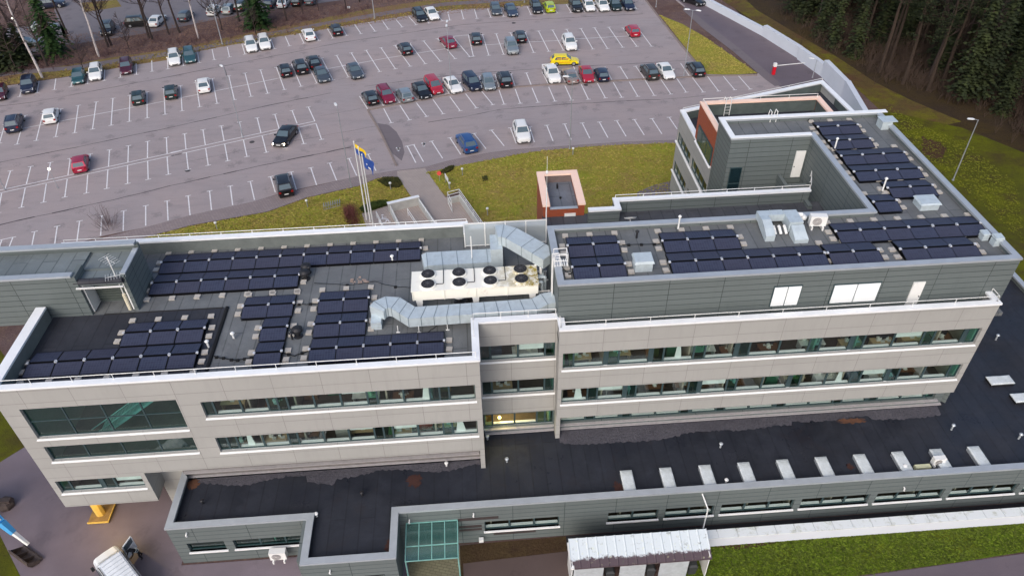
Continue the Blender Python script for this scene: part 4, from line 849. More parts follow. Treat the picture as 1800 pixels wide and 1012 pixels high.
# mesh screen behind the ducts
sc = empty('roof_screen', (-5.9, 11.0, DL), 0, 'white framed glass screen behind the ducts at the roof edge', 'screen'); fr = MB(); gl = MB()
for i in range(5):
    x = i*1.55; fr.box(x-.04,x+.04,-.04,.04,0,2.2)
    if i < 4: gl.box(x+.05,x+1.5,-.01,.01,.15,2.1); fr.box(x+.04,x+1.51,-.03,.03,2.1,2.18); fr.box(x+.04,x+1.51,-.03,.03,.08,.15)
fr.box(-.04,.04,-1.3,-.04,2.1,2.18); fr.build('frame', MWH, sc); gl.build('glass', MPOLY, sc)
m = MB(); m.tube((0,0,0),(0,0,2.9),.045); m.build('p', MWH).name = 'steel_post'; o = bpy.data.objects['steel_post']; o.location = (-5.42,8.35,DL); tag(o, 'tall thin white post standing by the low duct', 'post')
# ---- railings along the cream parapets
def railing(label, pts, h, step, base_in=0.0, r=.025, group='white roof edge railings'):
    root = empty('roof_railing', pts[0], 0, label, 'railing', group); O = Vector(pts[0]); m = MB()
    for a, b in zip(pts, pts[1:]):
        a = Vector(a)-O; b = Vector(b)-O; up = Vector((0,0,h)); m.tube(a+up, b+up, r, n=6)
        n = max(1, round((b-a).length/step))
        for i in range(n+1):
            q = a.lerp(b, i/n); p = MB(); p.tube(q, q+up, r*.9, n=5); p.box(q.x-.05,q.x+.05,q.y-.03,q.y+.03,q.z,q.z+.02); p.build('post', MWH, root)
    m.build('rail', MWH, root); return root
railing('white handrail along the south edge of the left roof', [(-34.9,-2.0,15.2),(-5.5,-2.0,15.2)], .42, 2.55)
railing('white handrail along the recessed roof edge between the blocks', [(-5.55,-.2,15.2),(-5.55,1.45,15.2),(-.1,1.45,15.2)], .5, 1.9)
railing('white handrail along the front terrace of the right block', [(.1,.8,15.2),(.1,.2,15.2),(29.35,.2,15.2),(29.35,1.0,15.2)], .42, 2.95)
railing('white handrail along the north parapet of the left block', [(-36,12.75,15.2),(-5.7,12.75,15.2)], .2, 2.4)
railing('white handrail along the rear terrace parapet', [(6.3,14.95,15.2),(22.2,14.95,15.2)], .22, 2.4)
railing('white handrail on the orange brick storey', [(16.6,22.6,16.8),(16.6,27.6,16.8),(27.4,27.6,16.8)], .3, 3)
railing('white handrail along the far edge of the cream wedge roof', [(16.6,33.2,13.15),(33.1,38.5,13.15)], .25, 4)
railing('white handrail at the stair opening by the courtyard wall', [(22.2,14.8,15.2),(22.9,16.6,15.2)], .5, 1)
# ---- ladders
def ladder(label, loc, rz, h, wd=.5, over=.9, hoops=True):
    root = empty('roof_ladder', loc, rz, label, 'ladder', 'white roof ladders'); 
    for s in (-1, 1):
        m = MB(); m.path([(s*wd/2,0,0),(s*wd/2,0,h+over),(s*wd/2,.45,h+over),(s*wd/2,.6,h)], .035, 6) if hoops else m.path([(s*wd/2,0,0),(s*wd/2,0,h)], .035, 6); m.build('stile', MWH, root)
    for i in range(int(h/.3)): m = MB(); m.tube((-wd/2,0,.25+i*.3),(wd/2,0,.25+i*.3),.018,n=5); m.build('rung', MWH, root)
    return root
lad = ladder('tall white ladder up the grey wall beside the rising duct', (-.14,3.4,DL), -pi/2, 3.6, .5, .95)
m = MB()
for i in range(6): m.box(-.35,.35,.12+i*.15,.2+i*.15,3.95,3.99)
for zz_ in (4.4,4.85):
    for p_, q_ in (((-.36,.1),(-.36,.95)),((.36,.1),(.36,.95)),((-.36,.95),(.36,.95))): m.tube((*p_,zz_),(*q_,zz_),.03)
for x_, y_ in ((-.36,.1),(.36,.1),(-.36,.95),(.36,.95)): m.tube((x_,y_,3.95),(x_,y_,4.87),.03)
m.build('platform', MWH, lad)
ladder('short white ladder hooked over the stub parapet of the wing', (21.0,21.75,DR), 0, .42, .5, .55)
ladder('short white ladder between orange brick box and cream wedge', (18.9,27.2,15.5), 0, 1.3, .5, .35)
# ---- small roof plant
def add1(name, mb, mat, loc, label, cat, group=None, rz=0):
    o = mb.build(name, mat, None, loc=loc, rz=rz); tag(o, label, cat, group); return o
def cowl(loc, label, s=1.0, white_cap=False):
    root = empty('roof_vent', loc, 0, label, 'roof vent', 'roof vents on the office'); m = MB(); m.lathe([(.12*s,0),(.12*s,.45*s)], n=12); m.lathe([(.3*s,0),(.14*s,.06*s)], n=12); m.build('stack', MDK, root)
    m = MB(); m.lathe([(.2*s,.4*s),(.34*s,.44*s),(.34*s,.6*s),(.2*s,.72*s),(.05*s,.74*s)], n=16); m.build('cap', MWH if white_cap else MDK, root, smooth=False)
for loc, lb in ((P(538,470,14.5), 'black mushroom vent at the right end of the long array, rear of two'),(P(536,481,14.5), 'black mushroom vent at the right end of the long array, front of two'),(P(523,583,14.4), 'black mushroom vent between stepped array and two column array'),(P(823,522,14.3), 'grey mushroom vent in front of the cooling unit')):
    cowl((loc.x, loc.y, DL), lb, 1.1)
l_ = P(807,521,14.5); cowl((l_.x, l_.y, DL), 'white domed vent in front of the cooling unit', 1.35, True)
def pipe(loc, label, r=.06, h=.5, mat=None, cap=True):
    m = MB(); m.lathe([(r,0),(r,h)], n=10)
    if cap: m.lathe([(r*1.9,h),(r*2.1,h+.05),(r*1.2,h+.12)], n=10)
    add1('vent_pipe', m, mat or MDK, (loc.x, loc.y, loc.z), label, 'vent pipe', 'small vent pipes on the roofs')
for (x, y, z, h, mt, lb) in [(545,480,DL,.5,MDK,'thin black pipe beside the twin mushroom vents'),(514,596,DL,.5,MDK,'thin black pipe left of the lone mushroom vent'),(1119,418,DR,.5,MDK,'thin black pipe behind the boxed skylight of the right roof'),
    (1192,402,DR,1.0,MWH,'tall white pipe at the rear coping near the centre array'),(1551,335,DR,1.0,MWH,'white pipe beside the two panel array of the wing'),(1467,262,DR,.9,MWH,'white pipe at the left edge of the wing panels'),
    (411,594,DL,.4,MWH,'white pipe on the bare felt right of the west array'),(367,610,DL,.5,MWH,'white capped pipe at the end of the dark west roof'),(690,458,DL,.4,MWH,'white pipe among the right end panels of the long array'),
    (857,772,3.8,.35,MGC,'pale pipe at the inner corner of the low roof'),(891,811,3.8,.3,MGC,'pale pipe in the open middle of the low roof'),(785,818,3.8,.3,MWH,'white pipe at the foot of the left block wall'),
    (637,870,3.8,.3,MDK,'dark pipe on the low roof left of the rust stain'),(557,907,3.8,.3,MWH,'white pipe by the corner of the low roof'),(1266,786,3.8,.4,MGC,'pale pipe above the third skylight'),
    (1672,755,3.8,.5,MGC,'grey pipe above the last skylights'),(1790,771,3.8,.5,MGC,'grey pipe near the right picture edge'),(1750,597,3.8,.5,MGC,'grey pipe above the two square skylights'),(1276,847,3.8,.25,MWH,'white pipe behind the front coping between second and third skylight'),
    (1589,822,3.8,.25,MWH,'white pipe behind the front coping by the seventh skylight'),(357,884,3.8,.3,MDK,'dark pipe on the west end of the low roof')]:
    pipe(P(x, y, z+.1), lb, .07 if h < .9 else .06, h, mt)
# boxed skylight / hoods
def hood(loc, wd, dp, h, label, mat=None, name='roof_hood', rz=0):
    m = MB(); m.box(-wd/2,wd/2,-dp/2,dp/2,0,h*.72); r = empty(name, loc, rz, label, 'roof hood', 'metal hoods on the right roof'); m.build('base', mat or MGV, r)
    m = MB(); m.add([(-wd*.58,-dp*.58,h*.8),(wd*.58,-dp*.58,h*.8),(wd*.58,dp*.58,h*.86),(-wd*.58,dp*.58,h*.86),(-wd*.52,-dp*.5,h),(wd*.52,-dp*.5,h),(wd*.52,dp*.5,h*1.06),(-wd*.52,dp*.5,h*1.06)], [(0,3,2,1),(4,5,6,7),(0,1,5,4),(1,2,6,5),(2,3,7,6),(3,0,4,7)]); m.build('lid', mat or MGV, r)
    for sx in (-1,1):
        for sy in (-1,1): m = MB(); m.box(sx*wd*.45-.03,sx*wd*.45+.03,sy*dp*.45-.03,sy*dp*.45+.03,h*.72,h*.82); m.build('stay', MDK, r)
hood((5.75,2.95,DR), 1.15, .95, .85, 'galvanised square hood between the first two right roof arrays')
hood((27.6,8.15,DR), 1.35, 1.1, .6, 'large pale flat hood near the inner corner of the wing', MGV)
hood((29.55,4.0,DR), .45, .5, .55, 'small galvanised hood at the right end of the roof', MGV)
hood((30.0,3.3,DR), .55, .5, .7, 'galvanised hood tucked into the front right roof corner', MGV)
b = empty('duct_outlet', (30.25,20.0,17.3), 0, 'pale blue duct outlet sitting over the wing coping', 'duct outlet'); m = MB(); m.box(-.75,.1,-.5,.45,0,.95); m.build('casing', MGV, b); m = MB(); m.box(-.8,.5,-.55,.5,.95,1.0); m.build('cover', MGV, b)
# air handling assembly on the rear of the right roof
ah = empty('air_handling_unit', (16.2,6.0,DR), 0, 'galvanised ventilation assembly with two curved hoods by the rear coping', 'ventilation unit'); 
m = MB(); m.loft([[(x,y,z) for x,y,z in ((a,.75,.35),(a+.62,.75,.35),(a+.62,.75,.95),(a,.75,.95))] for a in (-1.5,)]+[[(-1.5,.2,.2),(-.88,.2,.2),(-.88,.2,1.0),(-1.5,.2,1.0)],[(-1.5,-.5,.05),(-.85,-.5,.05),(-.85,-.5,.75),(-1.5,-.5,.75)],[(-1.5,-1.0,0),(-.85,-1.0,0),(-.85,-1.0,.45),(-1.5,-1.0,.45)]]); m.build('left_hood', MGV, ah)
m = MB(); m.box(-1.5,.3,.76,1.35,.4,.95); m.box(-.6,-.56,.74,1.37,.38,.97); m.build('cross_duct', MGV, ah)
m = MB(); m.box(.3,1.25,-.3,1.2,.2,1.0); m.build('right_box', MGV, ah)
m = MB(); m.loft([[(.35,-.42,.1),(1.25,-.42,.1),(1.25,-.42,.85),(.35,-.42,.85)],[(.35,-.9,.05),(1.25,-.9,.05),(1.25,-.9,.65),(.35,-.9,.65)],[(.4,-1.4,0),(1.35,-1.4,0),(1.35,-1.4,.3),(.4,-1.4,.3)]]); m.build('right_hood', MGV, ah)
for i in range(3): m = MB(); m.path([(-.7+i*.38,-.0,.55),(-.68+i*.38,-.15,.5),(-.62+i*.38,-.5,.2)], .1, 8); m.build('pipe', MWH, ah)
m = MB(); m.path([(1.1,.9,.8),(1.6,.8,.8)], .17, 10); m.build('pipe', MWH, ah)
p_ = P(1409,385,DR); cowl((17.95,7.0,DR), 'white stalked vent left of the wall of the white condenser', .9, True)
def condenser(loc, rz, label, legs=True, s=1.0, parent=None):
    r = empty('condenser_unit', loc, rz, label, 'air conditioner', 'white outdoor condenser units'); m = MB(); m.box(-.45*s,.45*s,-.18*s,.18*s,.22*s,.85*s); m.build('casing', MWH, r)
    m = MB(); m.lathe([(.25*s,0),(.25*s,.02)], n=20); g = m.mesh('fan_grille', simple('condenser_grille', S((190,186,186)), .6, var=.2)); o = link('fan_grille', g, r, (-.08*s,-.182*s,.53*s)); o.rotation_euler = (pi/2,0,0)
    h = MB()
    for q in (.1,.17,.24): h.path([(cos(i*pi/6)*q*s,sin(i*pi/6)*q*s,.03) for i in range(13)], .008, 4)
    h.build('guard', MDK, o)
    for x in (-.3,.3): m = MB(); m.box(x*s-.05,x*s+.05,-.3*s,.25*s,0,.22*s if legs else .1*s); m.build('foot', MWH, r)
condenser((18.75,6.3,DR), -.12, 'white condenser unit on feet beside the ventilation assembly', s=1.25)
condenser((-19.95,-6.0,0.55), 0, 'white condenser unit on the ground by the left front wall', s=1.25)
condenser((26.9,-4.3,3.8), 0, 'white condenser unit on the low roof by the eighth skylight', s=.95)
m = MB(); m.box(-.55,.55,-.16,.16,0,.3); add1('cable_box', m, simple('cream_box', S((206,206,172)), .6), (25.7,-4.55,3.8), 'long cream box on the low roof beside the white condenser', 'box')
r = empty('roof_fan', (17.2,11.9,DL), 0, 'white tapered roof fan on the rear terrace', 'fan'); m = MB(); m.lathe([(.2,0),(.42,.45),(.38,.8),(.18,.98)], n=8); m.build('body', MWH, r); m = MB(); m.box(-.25,-.05,-.4,-.36,.55,.8); m.box(.05,.25,-.4,-.36,.55,.8); m.build('opening', MDK, r)
m = MB(); m.lathe([(.95,0),(.93,.25),(.8,.55),(.5,.8),(.1,.9)], n=24); add1('dome_skylight', m, MGV, (23.3,10.6,DL), 'pale metal dome at the inner corner of the rear terrace', 'dome').scale = (1.1,.8,1.2)
m = MB(); m.lathe([(.1,0),(.42,.06),(.5,.16),(.46,.17),(.1,.07)], n=20); o = add1('satellite_dish', m, MWH, (7.0,12.2,DL+.9), 'white satellite dish on the rear terrace behind the right roof', 'satellite dish'); o.rotation_euler = (radians(-35),0,0)
m = MB(); m.tube((0,0,-.9),(0,0,.02),.04); m.build('stand', MWH, o).rotation_euler = (radians(35),0,0)
# antenna mast on the west penthouse
bp = P(229.5,543.6,DL); hh = vtop(bp, 186, 452)-DL
an = empty('antenna_mast', (bp.x, bp.y, DL), 0, 'white mast with fish-bone aerials in front of the west penthouse', 'antenna'); m = MB(); m.tube((0,0,0),(0,0,1.4),.12,n=8); m.build('thick_foot', simple('cream_tube', S((236,226,200)), .6), an); m = MB(); m.tube((0,0,1.4),(0,0,hh),.035); m.build('pole', MWH, an)
m = MB(); zz = hh-.35; m.tube((-.5,.5,zz),(.5,-.3,zz),.015,n=4)
for i in range(6): t = i/5; x, y = -.5+t, .5-.8*t; m.tube((x-.25,y-.3,zz),(x+.25,y+.3,zz),.01,n=4)
m.build('aerial', MWH, an)
m = MB(); zz = hh-1.6; m.tube((-.6,-.2,zz),(.6,.2,zz),.018,n=4)
for i in range(8): t = i/7; x, y = -.6+1.2*t, -.2+.4*t; m.tube((x-.12,y+.35,zz),(x+.12,y-.35,zz),.012,n=4)
m.build('aerial', MWH, an)
bp = Vector((.32,11.3,14.85)); hh = vtop(bp, 960.5, 275)-14.85
an = empty('lightning_rod', (bp.x, bp.y, 14.85), 0, 'very thin tall white rod rising beside the brick tower', 'lightning rod'); m = MB(); m.tube((0,0,0),(0,0,hh*.6),.04); m.tube((0,0,hh*.6),(0,0,hh),.015,n=4); m.build('rod', MWH, an); m = MB(); m.lathe([(.03,0),(.1,.08),(.1,.2),(.03,.28)], (0,0,hh*.78), 8); m.build('head', MWH, an)
# cable runs with black supports on the roofs
def cable(label, pts, z, r=.025, blocks=0):
    root = empty('roof_cable', (*pts[0], z), 0, label, 'cable', 'black cables on the roofs'); O = Vector((*pts[0], z)); m = MB()
    fp = []
    for a, b in zip(pts, pts[1:]):
        for i in range(6): t = i/6; fp.append((a[0]+(b[0]-a[0])*t-O.x+random.uniform(-.03,.03), a[1]+(b[1]-a[1])*t-O.y+random.uniform(-.04,.04), .08))
    fp.append((pts[-1][0]-O.x, pts[-1][1]-O.y, .08)); m.path(fp, r, 5); m.build('line', MRB, root)
    for i in range(blocks): q = fp[int((i+.5)/blocks*(len(fp)-1))]; b = MB(); b.box(q[0]-.1,q[0]+.1,q[1]-.08,q[1]+.08,0,.12); b.build('support', MRB, root)
cable('cable running from twin mushroom vents to the cooling unit', [(-16.9,7.6),(-14.5,7.1),(-12.5,7.3),(-11,6.6),(-9.6,6.4)], DL, .02, 2)
cable('cable between stepped and two column arrays', [(-17.9,5.3),(-16.3,5.2)], DL, .03, 2)
cable('cable at the south edge between west and stepped arrays', [(-22.5,.6),(-21.0,.1),(-19.8,.3)], DL, .035, 6)
cable('cable between stepped and two column arrays near the parapet', [(-18,.5),(-17.2,.2),(-16.3,.6)], DL, .035, 2)
cable('cable between the first two arrays of the right roof', [(4.9,5.4),(7.5,5.3)], DR, .025, 3); cable('cable looping from the ladder platform to the first array', [(.5,3.2),(.9,2.6),(1.2,2.9)], DR, .02, 1)
cable('thick black cable along the back of the wing array', [(24.0,21.6),(24.4,21.95),(27,22.0),(29,21.9)], DR, .05, 0)
cable('lightning cable on the bare felt near the duct', [(-7.4,3.2),(-8.2,2.1),(-8.9,1.4)], DL, .02, 0)
rr2 = random.Random(9); deb = MB()
for i in range(22): x, y = rr2.uniform(-.7,.7), rr2.uniform(-.35,.35); s_ = rr2.uniform(.04,.12); deb.box(x-s_,x+s_,y-s_*.6,y+s_*.6,0,s_*.7)
pp = P(632,492,DL); o = deb.build('rubble', simple('rubble_mix', S((170,150,140)), .9, var=.5, scale=8), None, loc=(pp.x,pp.y,DL)); tag(o, 'scattered pale rubble on the felt behind the two column array', 'rubble', kind='stuff')
# ================================================================ SKYLIGHTS on the low roof
MSKY = M('opal_dome', S((214,220,222)), .35, 0, .5); MSKY.mix(MSKY.ramp(MSKY.noise(1.3, 7, .75), .42, .7), S((176,182,180))); MSKY = MSKY.m
def skylight(x, y, wx, wy, label, grp):
    r = empty('skylight', (x, y, 3.8), 0, label, 'skylight', grp); m = MB(); m.box(-wx/2,wx/2,-wy/2,wy/2,0,.26); m.build('curb', MGC if grp[0] == 's' else MDK, r)
    m = MB(); m.loft([[(-wx/2*k,-wy/2*k,z),(wx/2*k,-wy/2*k,z),(wx/2*k,wy/2*k,z),(-wx/2*k,wy/2*k,z)] for k, z in ((1.04,.26),(1.04,.32),(.85,.37))]); m.build('dome', MSKY, r)
for i in range(10): skylight(4.62+i*2.83, -4.1, .82, 1.75, 'narrow white skylight, %s from left of the ten along the front' % ordn(i+1), 'slim skylights in a row')
skylight(35.75,2.9,1.85,.85,'broad white skylight on the right of the low roof, further one','wide skylights on the right'); skylight(36.6,1.0,1.85,.85,'broad white skylight at the right picture edge, nearer one','wide skylights on the right')
# ================================================================ CARS
KIND = {  # L, W, belt z, roof z, hood front z, x of: windscreen base, windscreen top, roof end, rear window base
 'hatch':  (4.1, 1.76, .92, 1.47, .68, .95, .25, -1.45, -1.92, .92),
 'sedan':  (4.7, 1.82, .92, 1.44, .68, .95, .15, -1.15, -1.95, .92),
 'wagon':  (4.7, 1.82, .95, 1.50, .70, .98, .25, -1.85, -2.25, .95),
 'suv':    (4.55, 1.88, 1.08, 1.68, .88, 1.0, .35, -1.6, -2.12, 1.08),
 'mpv':    (4.5, 1.84, 1.05, 1.72, .82, 1.35, .55, -1.75, -2.1, 1.05),
 'pickup': (5.2, 1.88, 1.08, 1.74, .92, 1.1, .5, -.75, -.95, 1.1),
}
def paint(name, col, metallic=.35):
    k = 'paint_'+name
    if k not in MT:
        m = M(k, col, .32, metallic, .5, .6); m.b.inputs['Coat Roughness'].default_value = .08
        m.mix(m.ramp(m.noise(1.5, 6, .7), .5, .8), tuple(c*.75+.02 for c in col), amt=.35); MT[k] = m.m
    return MT[k]
MTAIL = simple('tail_lamp', S((150,20,24)), .3); MHEAD = M('head_lamp', S((215,222,226)), .12, .2, .9).m; MPLATE = simple('number_plate', S((228,228,228)), .5)
MHON = M('head_lamp_on', S((255,240,210)), .3).emit((1,.85,.6), 14).m
MTRIM = simple('dark_trim', S((34,34,36)), .6); MRIM = simple('alloy_rim', S((168,170,174)), .35, .6, var=.15)
CARM = {}
def bil(q, u, v):
    a, b, c, d = q; return (a*(1-u)+b*u)*(1-v)+(d*(1-u)+c*u)*v
def car_meshes(kind, pname):
    key = (kind, pname)
    if key in CARM: return CARM[key]
    L, W, bz, rz, hz, xa, xb, xc, xd, rb = KIND[kind]; pm_ = MT['paint_'+pname]; h = W/2; out = []
    def sec(x, z0, z1, w):
        return [(x,-w*.86,z0),(x,-w,z0+.16),(x,-w*1.0,z0+(z1-z0)*.55),(x,-w*.95,z1-.05),(x,-w*.8,z1),(x,0,z1+.03),(x,w*.8,z1),(x,w*.95,z1-.05),(x,w,z0+(z1-z0)*.55),(x,w,z0+.16),(x,w*.86,z0)]
    F = L/2; b = MB()
    st = [(F,.32,hz-.22,h*.72),(F-.06,.24,hz-.08,h*.84),(F-.35,.2,hz+.05,h*.96),(F-.8,.2,hz+.12,h),(xa,.2,bz-.02,h),(0,.2,bz,h),(xd+.3,.2,bz+.02,h)]
    if kind == 'sedan': st += [(-F+.45,.22,rb,h*.97),(-F+.08,.26,rb-.06,h*.88),(-F,.34,rb-.3,h*.8)]
    elif kind == 'pickup': st = st[:-1]+[(-.95,.2,bz,h)]
    else: st += [(-F+.28,.22,rb,h*.97),(-F+.05,.26,rb-.1,h*.9),(-F,.34,rb-.35,h*.84)]
    b.loft([sec(*q) for q in st])
    if kind == 'pickup': b.box(-F,-.95,-h*.98,-h*.86,.45,1.08); b.box(-F,-.95,h*.86,h*.98,.45,1.08); b.box(-F,-F+.08,-h*.86,h*.86,.45,1.08)
    wb, wt = h*.93, h*.76
    R = [Vector(p) for p in ((xa,-wb,bz),(xb,-wt,rz-.04),(xc,-wt,rz-.04),(xd,-wb,bz),(xa,wb,bz),(xb,wt,rz-.04),(xc,wt,rz-.04),(xd,wb,bz))]
    # cabin: side walls, screens and a slightly domed roof
    b.add(R, [(0,3,2,1),(4,5,6,7),(0,1,5,4),(3,7,6,2)])
    n = 4; g = []
    for i in range(n+1):
        u = i/n; x = xb+(xc-xb)*u
        for j in range(n+1): v = j/n; y = -wt+2*wt*v; g.append((x, y, rz-.04+.07*(1-(2*v-1)**2)*(.55+.45*(1-(2*u-1)**2))))
    b.add(g, [(i*(n+1)+j,i*(n+1)+j+1,(i+1)*(n+1)+j+1,(i+1)*(n+1)+j) for i in range(n) for j in range(n)])
    out.append(('body', b.mesh('body', pm_)))
    def pane(q, u0, u1, v0, v1, nm, mat=MCG, off=.012):
        c = [bil(q,u0,v0),bil(q,u1,v0),bil(q,u1,v1),bil(q,u0,v1)]; nrm = (c[1]-c[0]).cross(c[3]-c[0]).normalized(); ctr = sum(c,Vector())/4
        if nrm.dot(ctr-Vector((0,0,bz-.3))) < 0: nrm = -nrm
        m = MB(); m.quad(*[p+nrm*off for p in c]); me = m.mesh(nm, mat, fix=False)
        if me.polygons[0].normal.dot(nrm) < 0: me.flip_normals()
        out.append((nm, me))
    pane([R[0],R[4],R[5],R[1]],.06,.94,.05,.93,'windscreen'); pane([R[3],R[7],R[6],R[2]],.1,.9,.14,.88,'rear_window')
    for q in ([R[0],R[3],R[2],R[1]],[R[4],R[7],R[6],R[5]]):
        if kind == 'pickup': pane(q,.2,.9,.12,.88,'side_window')
        else: pane(q,.14,.46,.12,.86,'side_window'); pane(q,.5,.86,.12,.86,'side_window')
    wr = .33 if kind not in ('suv','pickup') else .37; wxs = (L*.31, -L*.29)
    for sx in wxs:
        for sy in (-1, 1):
            m = MB(); m.tube((sx,sy*(h-.2),wr),(sx,sy*(h+.015),wr),wr,n=14); me = m.mesh('wheel', MRB); rm = MB(); rm.tube((sx,sy*(h+.015),wr),(sx,sy*(h+.03),wr),wr*.66,wr*.55,n=10); out.append(('wheel', me, ('rim', rm.mesh('rim', MRIM))))
    for sy in (-1, 1):
        m = MB(); y = sy*h*.66; m.add([(F-.01,y-.17,hz-.22),(F-.01,y+.17,hz-.22),(F-.2,y+.17+.04*sy,hz-.02),(F-.14,y-.17,hz-.03),(F-.25,y-.17,hz-.26),(F-.25,y+.17,hz-.26),(F-.4,y+.17,hz-.06),(F-.4,y-.17,hz-.06)], [(0,1,2,3),(7,6,5,4),(0,4,5,1),(1,5,6,2),(2,6,7,3),(3,7,4,0)]); out.append(('headlight', m.mesh('headlight', MHEAD)))
        z = (rb if kind != 'pickup' else 1.0)-.3; m = MB(); xx = -F+.03; m.box(xx-.05,xx+.12,sy*h*.6,sy*h*.88,z,z+.2); out.append(('taillight', m.mesh('taillight', MTAIL)))
        m = MB(); m.box(xa-.35,xa-.18,sy*(h+.0),sy*(h+.17),bz,bz+.13); out.append(('mirror', m.mesh('mirror', pm_)))
    for x, d in ((F-.0,.015),(-F-.0,-.015)): m = MB(); m.box(x,x+d*1.2,-.24,.24,.42 if x > 0 else .55,.53 if x > 0 else .66); out.append(('number_plate', m.mesh('number_plate', MPLATE)))
    m = MB(); m.box(F-.02,F+.012,-h*.45,h*.45,.3,.46); out.append(('grille', m.mesh('grille', MTRIM)))
    m = MB(); m.box(-F*.93,F*.93,-h*.9,h*.9,.16,.26); out.append(('underbody', m.mesh('underbody', MTRIM)))
    if kind in ('suv','wagon'):
        for sy in (-1,1): m = MB(); m.beam((xb-.1,sy*wt*.92,rz+.06),(xc+.15,sy*wt*.92,rz+.06),.04,.05); out.append(('roof_rail', m.mesh('roof_rail', MRIM if kind == 'suv' else MTRIM)))
    if kind == 'pickup': m = MB(); m.box(-F+.09,-.96,-h*.85,h*.85,.5,.56); out.append(('load_bed', m.mesh('load_bed', MTRIM)))
    CARM[key] = out; return out
COLS = {'black':(S((26,26,30)),.3),'navy':(S((34,42,66)),.4),'white':(S((232,232,230)),.0),'silver':(S((160,168,170)),.6),'grey':(S((84,92,100)),.5),'teal':(S((56,98,104)),.5),'dark_green':(S((32,50,48)),.4),'maroon':(S((84,30,48)),.4),
 'crimson':(S((140,26,58)),.3),'red':(S((178,34,56)),.2),'scarlet':(S((206,34,52)),.1),'lime':(S((176,196,20)),.1),'yellow':(S((238,214,10)),.05),'blue':(S((44,88,146)),.4),'bronze':(S((168,152,146)),.5),'dark_brown':(S((58,56,52)),.4),'pink_red':(S((170,30,66)),.3),'slate':(S((70,84,104)),.5)}
for k_, (c_, mt_) in COLS.items(): paint(k_, c_, mt_)
def car(px, py, kind, colr, face, label, ang=None, cat=None, name='parked_car', lights=False, zc=.75):
    c = P(px, py, zc)
    if ang is None:
        q = Vector((c.x, c.y, 0)); best = min(TICKS, key=lambda t: (t[0]-q).length); d = best[1]
        d = d if (d.y < 0) == (face == 'd') else -d; ang = atan2(d.y, d.x)
    r = empty(name, (c.x, c.y, .012), ang+random.uniform(-.02,.02), label, cat or {'pickup':'pickup','mpv':'car','suv':'car'}.get(kind,'car'), 'cars parked in the car park')
    for e in car_meshes(kind, colr):
        o = link(e[0], e[1], r)
        if len(e) > 2: link(e[2][0], e[2][1], o)
        if lights and e[0] == 'headlight': o.data = e[1].copy(); o.data.materials[0] = MHON; o['label'] = 'headlight switched on'
    return r
def Z(n, x, y): 
    ox, oy = {1:(0,0),2:(300,0),3:(600,0),4:(900,0),5:(1200,0),7:(0,160),8:(300,160)}[n]; return ox+x/5.622, oy+y/5.622
